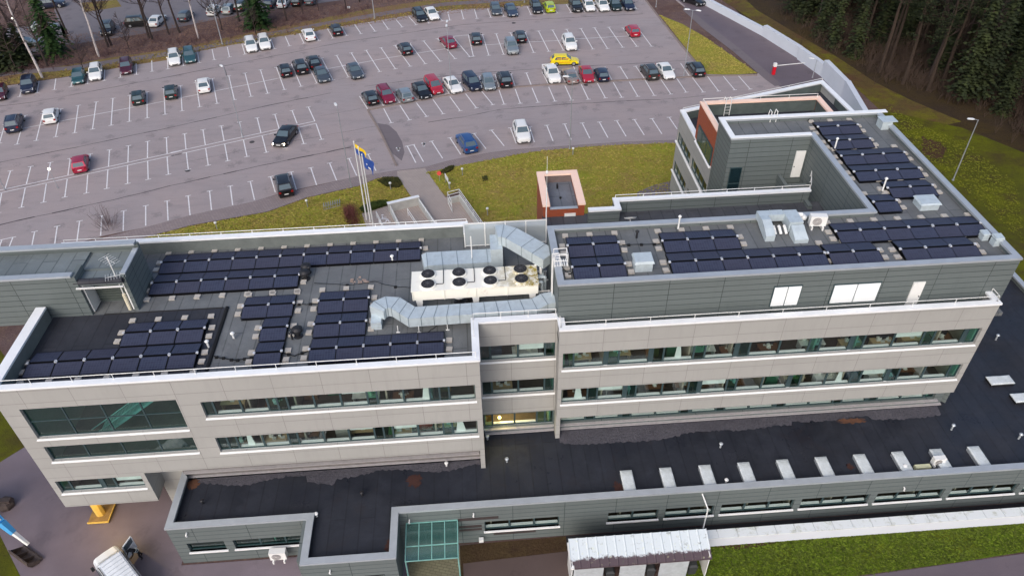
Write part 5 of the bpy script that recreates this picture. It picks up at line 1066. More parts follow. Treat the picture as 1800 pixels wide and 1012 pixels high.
CARS = [
 (Z(1,278,832),'suv','navy','d','dark navy car at the left end of the far row, nose to the lane'),
 (Z(1,772,748),'hatch','teal','d','small teal hatchback left of the white wagon in the far row'),
 (Z(1,940,706),'wagon','white','d','white estate car right of the teal hatchback in the far row'),
 (Z(1,1243,648),'wagon','maroon','d','maroon estate car alone in the far row'),
 (Z(1,1718,562),'wagon','white','d','white estate car left of the dark green estate in the far row'),
 (Z(1,1362,948),'hatch','dark_green','u','dark hatchback parked nose away, right of several empty bays on the left'),
 (Z(1,1685,893),'hatch','dark_green','u','small dark green car between dark hatchback and white sedan'),
 (Z(2,183,540),'wagon','teal','d','dark teal estate car right of a white one in the far row'),
 (Z(2,790,435),'wagon','white','d','left white car of the white pair by the tall dark spruce'),
 (Z(2,922,410),'wagon','white','d','right white car of the white pair by the tall dark spruce'),
 (Z(2,1362,328),'sedan','white','u','white sedan parked nose to the verge in the far row'),
 (Z(2,1632,285),'hatch','black','u','black hatchback right of the nose-in white sedan in the far row'),
 (Z(2,322,825),'sedan','white','u','white sedan alone in the middle double row'),
 (Z(2,1128,682),'hatch','black','u','black hatchback at the left end of a dark group in the double row'),
 (Z(2,1280,650),'suv','black','u','black car with shiny roof rails in the middle of the dark group'),
 (Z(2,1412,598),'sedan','black','u','dark sedan tail to tail behind the grey sedan, red lamps visible'),
 (Z(2,1490,725),'sedan','grey','d','dark grey sedan facing the lane below the dark group'),
 (Z(3,130,690),'sedan','grey','d','grey sedan between the dark group and empty bays of the double row'),
 (Z(3,627,470),'hatch','black','u','black hatchback alone left of the red sedan in the double row'),
 (Z(3,1052,400),'sedan','crimson','u','dark red sedan behind the tall lamp post in the double row'),
 (Z(3,1330,370),'hatch','black','u','black hatchback right of the dark red sedan in the double row'),
 (Z(3,1680,455),'suv','silver','d','silver blue car facing the lane in front of a black one'),
 (Z(3,1763,350),'hatch','black','u','black hatchback behind the silver blue car'),
 (Z(3,772,145),'wagon','black','d','black estate car left of a white coupe in the far row'),
 (Z(3,890,128),'sedan','white','d','white coupe right of a black estate in the far row'),
 (Z(3,1525,85),'hatch','grey','d','dark grey car with silver nose left of a plain grey sedan'),
 (Z(3,1675,92),'sedan','slate','d','plain grey sedan beside the dark grey car in the far row'),
 (Z(4,238,62),'wagon','black','d','black estate car left of the lime hatchback'),
 (Z(4,366,58),'hatch','lime','u','lime yellow hatchback in the far row'),
 (Z(4,628,50),'suv','black','d','black car first from left in the group of five at the far corner'),
 (Z(4,757,48),'hatch','white','d','pale car second from left in the group of five at the far corner'),
 (Z(4,893,42),'wagon','white','d','white car third from left in the group of five at the far corner'),
 (Z(4,1015,35),'wagon','dark_green','d','dark green car fourth from left in the group of five at the far corner'),
 (Z(4,1142,32),'sedan','navy','d','navy car last on the right of the group of five'),
 (Z(4,1192,292),'hatch','red','u','bright red hatchback alone near the right end of the double row'),
 (Z(4,567,418),'suv','white','d','white car facing the lane right above the yellow car'),
 (Z(4,392,722),'pickup','white','d','white pickup truck in front of the yellow car'),
 (Z(4,570,735),'sedan','bronze','u','silver and bronze car between white pickup and red hatchback'),
 (Z(4,737,722),'sedan','red','d','red car between bronze car and navy hatchback'),
 (Z(4,885,722),'hatch','navy','u','navy hatchback right of the red car by the kerb'),
 (Z(4,1358,700),'suv','dark_brown','u','dark brown grey car with roof rails left of the white sedan'),
 (Z(4,1517,690),'sedan','white','d','white sedan right of the dark brown car by the kerb'),
 (Z(5,128,668),'wagon','black','u','dark car beside the triangular grass island'),
 (Z(3,283,950),'hatch','black','u','dark hatchback at the left end of the kerbside row'),
 (Z(3,440,925),'wagon','crimson','d','crimson estate car second from left in the kerbside row'),
 (Z(3,622,922),'hatch','silver','u','silver hatchback third from left in the kerbside row'),
 (Z(3,790,882),'sedan','black','d','black convertible-like sedan left of the red van in the kerbside row'),
 (Z(3,912,840),'mpv','red','d','red high-roofed car in the kerbside row'),
 (Z(3,1097,828),'sedan','white','d','white sedan behind the lamp post in the kerbside row'),
 (Z(3,1287,805),'mpv','navy','d','navy people carrier in the kerbside row'),
 (Z(3,1452,805),'hatch','silver','d','silver hatchback left of the black car with rails'),
 (Z(3,1612,775),'suv','black','u','black car with roof rails at the right of the eight kerbside cars'),
 (Z(7,138,305),'suv','navy','u','dark navy car at the left picture edge in the double row'),
 (Z(7,500,228),'hatch','white','u','white hatchback at the left of the double row'),
 (Z(7,790,697),'hatch','pink_red','u','dark red hatchback alone in the left lower row'),
 (Z(8,1118,915),'suv','black','u','black car with glass roof at the bottom row near the lawn'),
 ((820,249),'suv','blue','u','bright blue car near the entrance lawn'),
 ((917,231),'suv','white','d','white car with dark grille near the entrance lawn'),
]
for (p_, kd, cl, fc, lb) in CARS: car(p_[0], p_[1], kd, cl, fc, lb)
a_, b_ = P(*Z(8,1200,350)), P(*Z(8,1060,530)); mc = car(*Z(8,1130,428), 'sedan', 'black', 'd', 'black saloon driving diagonally across the bays with headlights on', ang=atan2(b_.y-a_.y, b_.x-a_.x), name='moving_car', lights=True); mc['group'] = 'cars driving'; mc.scale = (1.05,1.05,1.0)
a_, b_ = P(*Z(4,400,600)), P(*Z(4,640,596)); yc = car(*Z(4,520,585), 'hatch', 'yellow', 'd', 'yellow car with orange door lettering driving along the lane', ang=atan2(b_.y-a_.y, b_.x-a_.x), name='yellow_car', cat='car', zc=.8); yc['group'] = 'cars driving'; yc.scale = (1.08,1,1)
m = MB(); 
for i in range(9): m.box(-.95+i*.19,-.95+i*.19+.12,-.895,-.888,.56,.68+.03*(i % 2))
m.build('door_lettering', simple('orange_lettering', S((236,130,20)), .5), yc)
for x0, x1 in ((-.3,.5),(-1.1,-.4)): m = MB(); m.box(x0,x1,-.83,-.825,1.05,1.25); m.build('window_sticker', simple('orange_sticker', S((226,170,60)), .5), yc)
# cars of the far car park, smaller in view
FAR = [((90,6),'suv','navy','dark blue car at the top left on the far car park',.2),((189,50),'suv','black','dark car seen through the trunks near the middle of the far car park, left one',-1.4),((243,38),'mpv','black','dark van-like car with an open door on the far car park',.1),((276,34),'sedan','white','white car right of the dark van-like car on the far car park',1.5),
 ((326,26),'hatch','grey','dark grey car between trunks on the far car park',1.5),((376,16),'hatch','white','white car behind the far lamp post on the far car park',1.5),((402,14),'hatch','silver','pale car right of the far lamp post on the far car park',1.5),((425,8),'wagon','black','dark car left of the tall dark spruce on the far car park',1.5),
 ((475,4),'hatch','navy','dark blue car right of the tall dark spruce on the far car park',1.5),((499,2),'sedan','white','white car partly behind a forked trunk on the far car park',1.5),((523,0),'hatch','black','dark car at the top edge right of the forked trunk',1.5),((546,-2),'hatch','grey','dark car at the top edge, last on the right of the far car park',1.5),
 ((44,74),'sedan','silver','silver car half hidden by the left conifers on the far lane',.3),((75,46),'sedan','silver','silver car with a bright lamp in front behind the big spruce',.2),((1219,-1),'sedan','black','black car at the top edge on the access road',-.9)]
for p_, kd, cl, lb, an_ in FAR: car(p_[0], p_[1], kd, cl, 'u', lb, ang=an_)
car(-1, 161, 'hatch', 'maroon', 'd', 'dark car cut by the left picture edge in the far row')
# delivery van with open door
van = empty('white_van', (0,0,.006), 0, 'white van with open side door at the bottom left corner', 'van'); MV = paint('van_white', S((232,236,240)), 0)
A_ = P(185,972,1.9); B_ = P(235,1040,1.9); va = atan2(A_.y-B_.y, A_.x-B_.x); d_ = (A_-B_).normalized(); vc = A_-d_*1.45; van.location = (vc.x, vc.y, .006); van.rotation_euler = (0,0,va)
m = MB(); secs = []
def vs(x, w_, z0, z1): return [(x,-w_*.95,z0),(x,-w_,z0+.3),(x,-w_*.98,z0+(z1-z0)*.6),(x,-w_*.86,z1-.08),(x,-w_*.7,z1),(x,0,z1+.04),(x,w_*.7,z1),(x,w_*.86,z1-.08),(x,w_*.98,z0+(z1-z0)*.6),(x,w_,z0+.3),(x,w_*.95,z0)]
m.loft([vs(*q) for q in ((2.5,.8,.35,.75),(2.4,.88,.3,.95),(1.75,.95,.25,1.12),(1.62,.95,.25,1.15),(.95,.95,.25,1.86),(.8,.95,.25,1.93),(-2.3,.95,.25,1.95),(-2.42,.93,.3,1.88),(-2.5,.9,.35,1.5))]); m.build('body', MV, van)
m = MB()
for i in range(9): m.beam((.5-i*.34,-.62,2.02),(.5-i*.34,.62,2.02),.04,.03)
m.build('roof_rib', simple('roof_rib_white', S((212,216,220)), .4), van)
m = MB(); m.beam((-2.2,-.8,1.98),(.7,-.8,1.98),.05,.05); m.build('roof_rail', MTRIM, van); m = MB(); m.beam((-2.2,.8,1.98),(.7,.8,1.98),.05,.05); m.build('roof_rail', MTRIM, van)
m = MB(); m.quad((1.62,-.75,1.2),(1.62,.75,1.2),(1.0,.68,1.85),(1.0,-.68,1.85)); w_ = m.build('windscreen', MCG, van); w_.location = (.04,0,.02)
for y in (-1, 1):
    m = MB(); m.box(.1,1.2,y*.955,y*.965,1.15,1.6); m.build('side_window', MCG, van)
    for x in (1.6,-1.5): m = MB(); m.tube((x,y*.75,.34),(x,y*.98,.34),.34,n=14); m.build('wheel', MRB, van)
    m = MB(); m.box(1.3,1.5,y*1.0,y*1.2,1.2,1.45); m.build('mirror', MTRIM, van)
dr = MB(); dr.box(0,.95,-.03,.03,.35,1.1); dr.box(0,.06,-.03,.03,1.1,1.75); dr.box(.88,.95,-.03,.03,1.1,1.6); dr.box(0,.92,-.03,.03,1.66,1.75); do = dr.build('open_door', MV, van, loc=(1.15,-.98,0), rz=radians(-62)); g = MB(); g.quad((.06,0,1.1),(.88,0,1.1),(.88,0,1.66),(.06,0,1.66)); g.build('pane', MCG, do)
# ================================================================ PERSON in dark workwear by the van
def skin(name, verts, edges, mat, parent, sub=1):
    me = bpy.data.meshes.new(name); me.from_pydata([v[:3] for v in verts], edges, []); o = link(name, me, parent); md = o.modifiers.new('skin', 'SKIN')
    for i, v in enumerate(verts): r_ = v[3]; sv = me.skin_vertices[0].data[i]; sv.radius = (r_, r_ if len(v) < 5 else v[4])
    me.skin_vertices[0].data[0].use_root = True
    s2 = o.modifiers.new('sub', 'SUBSURF'); s2.levels = sub; s2.render_levels = sub
    dg = bpy.context.evaluated_depsgraph_get(); ev = o.evaluated_get(dg); nm = bpy.data.meshes.new_from_object(ev); o.modifiers.clear(); o.data = nm; nm.materials.clear(); nm.materials.append(mat)
    for p in nm.polygons: p.use_smooth = True
    return o
pl_ = P(241,968,.9); per = empty('person', (pl_.x, pl_.y, .006), va+pi*.55, 'person in dark workwear with reflective strips leaning over beside the white van', 'person')
V_ = [(0,0,.95,.15,.12),(.06,0,1.1,.15,.12),(.2,0,1.28,.17,.13),(.32,0,1.42,.15,.12),(.40,0,1.5,.06),(.5,0,1.6,.085,.075),(.53,0,1.68,.08,.07),
 (.3,.19,1.4,.065),(.42,.27,1.18,.05),(.58,.22,1.02,.038),(.64,.2,.98,.035,.02),(.3,-.19,1.4,.065),(.42,-.27,1.18,.05),(.58,-.2,1.05,.038),(.64,-.18,1.0,.035,.02),
 (-.02,.1,.88,.1),(.06,.13,.5,.07),(-.02,.14,.1,.05),(.1,.15,.05,.045,.03),(-.02,-.1,.88,.1),(-.1,-.13,.5,.07),(-.22,-.14,.12,.05),(-.1,-.15,.05,.045,.03)]
E_ = [(0,1),(1,2),(2,3),(3,4),(4,5),(5,6),(3,7),(7,8),(8,9),(9,10),(3,11),(11,12),(12,13),(13,14),(0,15),(15,16),(16,17),(17,18),(0,19),(19,20),(20,21),(21,22)]
MWORK = simple('dark_workwear', S((28,30,36)), .9); skin('body', V_, E_, MWORK, per)
m = MB(); m.lathe([(.1,0),(.098,.05),(.07,.1),(.02,.12)], (.52,0,1.62), 12); m.build('cap', MWORK, per)
for z, x, r_ in ((1.02,.03,.165),(1.2,.14,.185)): m = MB(); pts = [(x+cos(t)*r_*.85, sin(t)*r_, z+cos(t)*-.04) for t in [i*2*pi/16 for i in range(17)]]; m.path(pts, .018, 5); m.build('reflective_strip', simple('reflective_tape', S((226,230,224)), .3), per)
MSKN = simple('skin_tone', S((196,150,124)), .6)
for sy in (1,-1):
    bx, by, bz_ = .64, .2*sy, .985
    for k in range(5):
        off = (k-2)*.018; ln = (.05,.07,.078,.072,.055)[k] if k else .05
        V2 = [(bx,by+off,bz_,.011),(bx+ln*.6,by+off*1.2,bz_-.02,.009),(bx+ln,by+off*1.2,bz_-.05,.008)] if k else [(bx-.02,by-.03*sy,bz_,.012),(bx+.02,by-.055*sy,bz_-.02,.01),(bx+.04,by-.06*sy,bz_-.04,.009)]
        skin('finger', V2, [(0,1),(1,2)], MSKN, per, 0)
# ================================================================ EXCAVATOR
ex = empty('excavator', (-43.5,-1.0,.006), 0, 'light blue excavator reaching in from the left edge with a wide bucket', 'excavator'); MBL = paint('digger_blue', S((66,158,214)), 0); MRST = simple('rusty_steel', S((96,84,80)), .7, .3, var=.5)
def exl(p): return Vector((p.x+43.5, p.y+1.0, p.z-.006))
m = MB(); m.box(-1.6,1.4,-1.3,-.75,0,.7); m.box(-1.6,1.4,.75,1.3,0,.7); m.build('tracks', MRB, ex)
m = MB(); m.box(-1.8,.9,-1.1,1.1,.8,1.7); m.build('body', MBL, ex); m = MB(); m.box(-.1,.95,.2,1.1,1.7,2.7); m.build('cab', MCG, ex)
p0 = exl(P(-55,862,3.4)); p1 = exl(P(3,918,2.6)); p2 = exl(P(24,936,1.9)); p3 = exl(P(50,956,.95))
m = MB(); m.tube((.6,-.2,1.2), p0, .36, .36, n=4); m.tube(p0, p1, .36, .3, n=4); m.tube(p1, p2, .3, .22, n=4); m.build('boom', MBL, ex)
m = MB(); m.tube(p0+Vector((.1,.1,.3)), p1+Vector((0,.05,.25)), .06, n=8); m.build('hydraulic_ram', MWH, ex)
m = MB(); m.tube(p2, p3, .18, .13, n=4); m.build('stick', MWH, ex)
bk = exl(P(46,976,.35)); m = MB()
prof = [(-.45,.5),(-.5,.15),(-.3,-.2),(.15,-.3),(.5,-.15),(.42,-.1),(.1,-.22),(-.25,-.14),(-.4,.15),(-.38,.5)]
q0 = P(18,965,.3); q1 = P(66,1000,.3); ad = atan2(q1.y-q0.y, q1.x-q0.x); ca, sa = cos(ad), sin(ad)
def bkp(u, v, z): return (bk.x+u*ca-v*sa, bk.y+u*sa+v*ca, bk.z+z)
m.loft([[bkp(u,v,z) for v,z in prof] for u in (-1.05,1.05)])
for u in (-1.05,-.35,.35,1.0): m.add([bkp(u,-.45,.45),bkp(u,.42,-.2),bkp(u,-.3,-.2),bkp(u+.05,-.45,.45),bkp(u+.05,.42,-.2),bkp(u+.05,-.3,-.2)], [(0,1,2),(5,4,3),(0,3,4,1),(1,4,5,2),(2,5,3,0)])
m.build('bucket', MRST, ex); m = MB()
for i in range(7): u = -.8+i*.26; m.box(*(bkp(u,.5,-.2)[0],bkp(u,.5,-.2)[0]+.08),*(bkp(u,.5,-.2)[1]-.12,bkp(u,.5,-.2)[1]),bk.z-.22,bk.z-.16)
m.build('teeth', MRST, ex)
m = MB(); m.lathe([(.55,0),(.62,.3),(.5,.62),(.2,.7)], n=7); m.box(-.5,.5,-.2,.2,.55,.8); q = P(10,885,.3); o = add1('spare_bucket', m, MRST, (q.x,q.y,.006), 'rusty spare digging bucket at the left edge above the blue boom', 'bucket')
# column under the overhang; its yellow is lamp glow painted into the colour
bp = P(166,903,.05); cl = empty('support_column', (-34.0,-.95,.006), 0, 'yellow lit concrete column on a square plinth under the overhang', 'column'); MYL = simple('lamplit_concrete', S((226,186,90)), .7)
m = MB(); m.prism([(-.7,-.75),(.75,-.75),(.75,.8),(-.7,.8)], 0, .22); m.build('plinth', simple('plinth_concrete', S((150,120,72)), .8, var=.4), cl); m = MB(); m.lathe([(.34,.22),(.34,3.1)], n=8); m.build('shaft', MYL, cl)
m = MB(); m.box(-.74,.78,-.8,-.75,.1,.24); m.box(.75,.8,-.75,.8,.1,.24); m.build('edge_strip', MYL, cl)
ul = bpy.data.lights.new('underside_lamp', 'SPOT'); ul.energy = 130; ul.color = (1,.68,.2); ul.spot_size = radians(150); ul.shadow_soft_size = .1
lpo = empty('soffit_lamp', (-33.0,-1.9,3.0), 0, 'warm lamp under the overhang beside the yellow lit column', 'lamp'); m = MB(); m.lathe([(.12,0),(.12,.05)], n=12); m.build('lens', M('lit_lens', (1,.75,.35), .5).emit((1,.7,.3), 12).m, lpo)
ulo = bpy.data.objects.new('underside_lamp', ul); COL.objects.link(ulo); ulo.location = (-32.9,-2.3,2.9); ulo.rotation_euler = (0,0,0)
# ================================================================ STREET LAMPS
MPOLE = simple('galvanised_pole', S((172,176,182)), .45, .4); MLENS = simple('lamp_head_white', S((228,230,232)), .35)
def lamp(b, t, label, heads=((.0,),), on=False, r=.07, hmax=None, globe=False):
    bp = P(*b, .01); h = (vtop(bp, *t)-.01) if hmax is None else hmax
    root = empty('street_lamp', (bp.x, bp.y, .01), 0, label, 'street lamp', 'street lamps'); m = MB(); m.tube((0,0,0),(0,0,h),r,r*.6,n=8); m.lathe([(r*1.8,0),(r*1.8,.12)], n=10); m.build('pole', MPOLE, root)
    if globe: m = MB(); m.lathe([(.02,-.03),(.13,.01),(.18,.13),(.14,.25),(.03,.3)], n=16); o = m.build('lamp_head', M('lit_globe', (1,.95,.85), .4).emit((1,.93,.8), 1.6).m if on else MLENS, root, smooth=True, loc=(0,0,h)); return root
    for hd in heads:
        a = hd[0]; l_ = .9; m = MB(); m.tube((0,0,h-.05),(cos(a)*.5,sin(a)*.5,h+.06),.03,n=6); m.build('arm', MPOLE, root)
        m = MB(); m.loft([[(cos(a)*x-sin(a)*y, sin(a)*x+cos(a)*y, z) for y, z in ((-w_,0),(w_,0),(w_*.8,k),(-w_*.8,k))] for x, w_, k in ((.4,.07,.06),(.6,.15,.12),(1.1,.13,.1),(1.2,.06,.04))]); m.build('lamp_head', MLENS, root, loc=(0,0,h+.02))
    return root
lamp((391,78),None,'lamp post on the far verge before white far cars',((-1.7,),),hmax=11,r=.09)
lamp((658.7,33),None,'lamp post at the far verge left of the black estate and white coupe',((-1.6,),),hmax=10,r=.09)
lamp((922,5),None,'lamp post at the top edge left of the lime hatchback',((-1.6,),),hmax=10,r=.09)
lamp((793.9,166),(785,42),'tall double lamp post on the kerb among the cars',((1.5,),(-1.6,)))
lamp((1001.4,262),(1005.5,136),'lamp post between the lower bays and the entrance lawn',((2.9,),))
lamp((1201.9,133.4),(1214,18),'double lamp post beside the triangular grass island',((2.8,),(-.5,)))
lamp((1153,13),None,'lamp post by the access road near the top edge',((2.8,),),hmax=9)
lamp((617.5,329),(589,190),'thin lamp post at the lawn edge left of the flagpoles',((1.9,),),r=.055)
lamp((427.3,242.5),(394,120),'dark topped thin lamp post standing on the double line of the left bays',((2.2,),),r=.06)
lamp((9,334),(-14,250),'lamp post at the left picture edge beside the double line',((2.2,),),r=.06)
lamp((102,331),(97,296),'short curved lamp with glowing globe among the left bays',on=True,globe=True,r=.04)
lamp((1675,317),(1716,210),'leaning-looking pale lamp post on the east lawn',((2.9,),),r=.08)
lamp((1428,137),(1431,104),'lamp behind the apex of the cream wedge roof by the barrier',((2.6,),),r=.06)
lamp((34,60),(22,34),'glowing globe lamp at the top left beyond the trees',on=True,globe=True,r=.05)
bp = P(1236,927,1.2); r = empty('bent_lamp', (bp.x, bp.y, 1.2), 0, 'thin white lamp with bent arm rising from the white retaining wall', 'street lamp'); hh = vtop(bp,1243,894)-1.2; tp = P(1234,866,1.2+hh+.5); m = MB(); m.tube((0,0,0),(0,0,hh),.05); m.build('pole', MWH, r); m = MB(); m.tube((0,0,hh),(tp.x-bp.x,tp.y-bp.y,hh+.5),.05); m.build('arm', MWH, r)
for i, (x, y, x2, y2, lb) in enumerate([(687,333,685,321,'bollard light in the low shrub bed'),(791,333,790,323,'bollard light beside the entrance railing'),(541,364,540,357,'bollard light at the left of the bicycle stand'),(382,403,381,396,'bollard light on the lawn by the left parapet'),(813,308,813,303,'bollard light on the lawn right of the shrubs'),(857,378,856,372,'bollard light on the lawn below the railing'),(1007,272,1006,266,'bollard light at the foot of the middle lamp post')]):
    bp = P(x,y,.01); r = empty('bollard_light', (bp.x,bp.y,.01), 0, 'small white '+lb, 'bollard light', 'bollard lights on the lawns'); m = MB(); m.tube((0,0,0),(0,0,.8),.05); m.build('post', MPOLE, r); m = MB(); m.lathe([(.06,.78),(.16,.85),(.14,.98),(.05,1.02)], n=10); m.build('head', MWH, r)
for x, y in ((612,307),(580,314)): pass
# road barrier
bp = P(1359,131,.02); r = empty('road_barrier', (bp.x,bp.y,.02), 0, 'red and white road barrier with white boom across the access road', 'barrier'); m = MB(); m.box(-.2,.2,-.2,.2,0,1.25); m.build('cabinet', simple('barrier_red', S((206,20,40)), .4), r); m = MB(); m.box(-.22,.22,-.22,.22,1.25,1.75); m.build('top', MWH, r)
e_ = P(1415,111,1.3); m = MB(); m.tube((.2,0,1.35),(e_.x-bp.x,e_.y-bp.y,1.3),.055,n=6); m.build('boom', MWH, r)
# flagpoles and flags
fls = [((644.5,386),(624,250),'leftmost tall white flagpole flying a blue and yellow flag'),((651,390),(629.5,260),'middle white flagpole without a flag'),((656,396),(636,273),'rightmost and lowest looking white flagpole, flying a plain blue flag')]
FP = []
for b, t, lb in fls:
    bp = P(*b,.03); h = vtop(bp,*t); FP.append((bp,h)); r = empty('flagpole', (bp.x,bp.y,.03), 0, lb, 'flagpole', 'white flagpoles by the entrance'); m = MB(); m.tube((0,0,0),(0,0,h),.09,.045,n=8); m.build('pole', MWH, r); m = MB(); m.lathe([(.02,0),(.09,.06),(.02,.14)], (0,0,h), 8); m.build('finial', MWH, r)
def flag(bp, ztop, wd, ht, mats, label, sag, name='flag'):
    r = empty(name, (bp.x+.08,bp.y,ztop), radians(-38), label, 'flag'); n, k = 16, 9
    for gi, (va, vb, mt, nm) in enumerate(mats):
        vs_ = []; 
        for i in range(n+1):
            for j in range(k+1):
                u = i/n; v = va+(vb-va)*j/k; vs_.append((wd*u*(.92-.1*v), .16*sin(u*9+v*2.2)*u+.03*gi*0, -ht*v-sag*u*u-.08*sin(u*7)))
        fs = [(i*(k+1)+j,i*(k+1)+j+1,(i+1)*(k+1)+j+1,(i+1)*(k+1)+j) for i in range(n) for j in range(k)]
        m = MB(); m.add(vs_, fs); o = m.build(nm, mt, r, smooth=True)
    return r
MFB = simple('flag_blue', S((48,82,160)), .8, var=.2); MFY = simple('flag_yellow', S((246,206,30)), .8, var=.1); MFW = simple('flag_white', S((228,232,240)), .8)
flag(FP[0][0], FP[0][1]-.15, 1.5, 1.15, [(0,.42,MFY,'yellow_band'),(.42,1,MFB,'blue_band')], 'yellow and blue flag on the leftmost flagpole', .8)
f2 = flag(FP[2][0], FP[2][1]-.1, 1.55, 1.35, [(0,1,MFB,'cloth')], 'blue flag with a small white emblem on the rightmost flagpole', .5)
m = MB(); m.add([(.75,-.19,-.95),(1.1,-.19,-1.05),(1.1,-.19,-1.25),(.75,-.19,-1.15)], [(0,1,2,3)]); m.add([(.5,-.19,-.6),(.7,-.19,-.65),(.6,-.19,-.85)], [(0,1,2)]); m.build('emblem', MFW, f2)
# ================================================================ WALLS, RAMPS, RAILS by the entrance
MCON = simple('smooth_concrete', S((188,188,184)), .85, var=.2, scale=1.5)
a1, a2 = P(681.4,357.5,1.15), P(735.6,345,1.15); w_ = empty('ramp_wall', (a1.x,a1.y,0), 0, 'concrete wall with white top closing the entrance ramps', 'wall'); m = MB(); m.beam((0,0,1.1), a2-a1+Vector((0,0,1.1)), .25, 1.1); m.build('concrete', MCON, w_); m = MB(); m.beam((-.05,0,1.2), a2-a1+Vector((.05,0,1.2)), .42, .1); m.build('coping', MWC, w_)
def lowrail(a, b, za, label, wall=0, bars=2, h=1.0, step=1.8):
    A, B = P(*a, za), P(*b, za); A.z = B.z = 0; r = empty('ramp_railing', (A.x,A.y,.03), 0, label, 'railing', 'white entrance railings'); D = B-A; m = MB()
    if wall: wq = MB(); wq.beam((0,0,wall), D+Vector((0,0,wall)), .22, wall); wq.build('low_wall', MCON, r)
    for i in range(bars): z = h-(h-wall)*.45*i; m.tube((0,0,z), D+Vector((0,0,z)), .035)
    m.build('rails', MWH, r); n = max(1, int(D.length/step))
    for i in range(n+1): q = D*(i/n); p = MB(); p.tube((q.x,q.y,wall),(q.x,q.y,h),.03); p.build('post', MWH, r)
lowrail((685.8,361.4),(706,402),1.0,'white railing at the left side of the entrance ramp',wall=.3); lowrail((716,366.8),(738,400),1.0,'white railing in the middle of the entrance ramp',wall=.0)
lowrail((735.8,348),(772,400),1.1,'white railing on the concrete kerb right of the ramp',wall=.6); lowrail((661,371.7),(676,402),1.0,'short white railing left of the wheelchair mark')
lowrail((806.8,333),(858,405),1.6,'long triple railing on the wall between entrance path and lawn',wall=.8,bars=3,h=1.6); lowrail((786.3,338.3),(806.8,333),1.6,'short triple railing at the outer end of the entrance wall',wall=.7,bars=3,h=1.6); lowrail((786.3,338.3),(793.4,353.4),1.6,'short return railing at the entrance path',wall=.0,bars=3,h=1.6)
# signs by the path
bp = P(773,318,.01); r = empty('red_sign', (bp.x,bp.y,.01), 0, 'small round red sign on the lawn corner by the path', 'sign'); m = MB(); m.tube((0,0,0),(0,0,.9),.03); m.build('post', MPOLE, r); m = MB(); m.lathe([(.26,-.02),(.26,.02)], n=16); o = m.build('disc', simple('sign_red', S((214,52,40)), .5), r, loc=(0,0,1.05)); o.rotation_euler = (radians(60),0,0)
a, b = P(782,306,1.2), P(788,316,1.2); r = empty('info_sign', (a.x,a.y,.01), 0, 'thin white notice board on posts beside the entrance path', 'sign'); m = MB(); m.beam((0,0,1.3),(b.x-a.x,b.y-a.y,1.3),.06,.55); m.build('board', MWH, r)
for q in ((0,0),(b.x-a.x,b.y-a.y)): m = MB(); m.tube((*q,0),(*q,1.35),.03); m.build('post', MPOLE, r)
# bicycle stand: seven hoops
a, b = P(570,366,.01), P(598,359,.01); r = empty('bicycle_stand', (a.x,a.y,.01), 0, 'row of grey metal bicycle hoops on the lawn left of the flagpoles', 'bicycle stand')
for i in range(8):
    q = (b-a)*(i/7); m = MB(); m.path([(q.x-.03,q.y+.35,0),(q.x-.03,q.y+.35,.5),(q.x,q.y,.62),(q.x+.03,q.y-.35,.5),(q.x+.03,q.y-.35,0)], .03, 5); m.build('hoop', MPOLE, r)
m = MB(); m.tube((0,.35,.03),(b.x-a.x,b.y-a.y+.35,.03),.03); m.tube((0,-.35,.03),(b.x-a.x,b.y-a.y-.35,.03),.03); m.build('rail', MPOLE, r)
# ================================================================ WHITE RETAINING WALLS
MWW = simple('white_wall', S((214,218,228)), .7, var=.06, scale=.6); MWT = M('wall_sheet_cap', S((226,230,230)), .5); MWT.mix(MWT.ramp(MWT.noise(1.2, 7, .75), .52, .68), S((150,150,110)), amt=.6); MWT = MWT.m
rw = empty('retaining_wall', (9.3,-6.95,0), 0, 'long white retaining wall with sheet metal cap below the low building', 'wall'); m = MB(); m.box(0,40,-.22,.22,0,1.15); m.build('wall', MWW, rw)
for i in range(29): m = MB(); m.box(i*1.38+.02,i*1.38+1.36,-.34,.36,1.15,1.22); m.build('cap_sheet', MWT, rw)
nr = empty('road_wall', (0,0,0), 0, 'high pale grey wall stepping down along the access road', 'wall'); segs = [((1190,-30),(1228,2),1.25),((1228,2),(1342,63),1.2),((1342,63),(1404,102),1.75),((1404,104),(1446,134),1.85),((1446,134),(1482,172),2.5),((1482,172),(1520,240),2.6)]
for i, (a, b, h) in enumerate(segs): m = MB(); m.beam(P(*a,0)+Vector((0,0,h)), P(*b,0)+Vector((0,0,h)), .7, h); m.build('wall_section', simple('pale_wall', S((202,208,218)), .7, var=.08, scale=.4), nr)
# ================================================================ SHED
sh = empty('bicycle_shelter', (0,-9.5,0), 0, 'white shelter with ribbed moss covered roof at the bottom of the picture', 'shelter'); MSR = M('mossy_sheet_roof', S((206,214,218)), .6)
_s = MSR.node('ShaderNodeSeparateXYZ'); MSR.l(MSR.tc.outputs['Object'], _s.inputs[0]); _mr = MSR.node('ShaderNodeMapRange'); _mr.inputs[1].default_value = 1.15; _mr.inputs[2].default_value = 0.0; MSR.l(_s.outputs[1], _mr.inputs[0])
_n = MSR.noise(2.3, 8, .8, dist=.4); _a = MSR.node('ShaderNodeMath', operation='ADD'); MSR.l(_mr.outputs[0], _a.inputs[0]); MSR.l(_n, _a.inputs[1]); MSR.mix(MSR.ramp(_a.outputs[0], .98, 1.08), S((84,70,76))); MSR.mix(MSR.ramp(MSR.noise(4, 6, .7), .6, .7), S((214,216,170)), amt=.7); MSR.mix(MSR.ramp(MSR.noise(3, 8, .8), .57, .64), S((86,92,80)), amt=.7); MSR = MSR.m
m = MB(); vs_ = []; N_ = 120
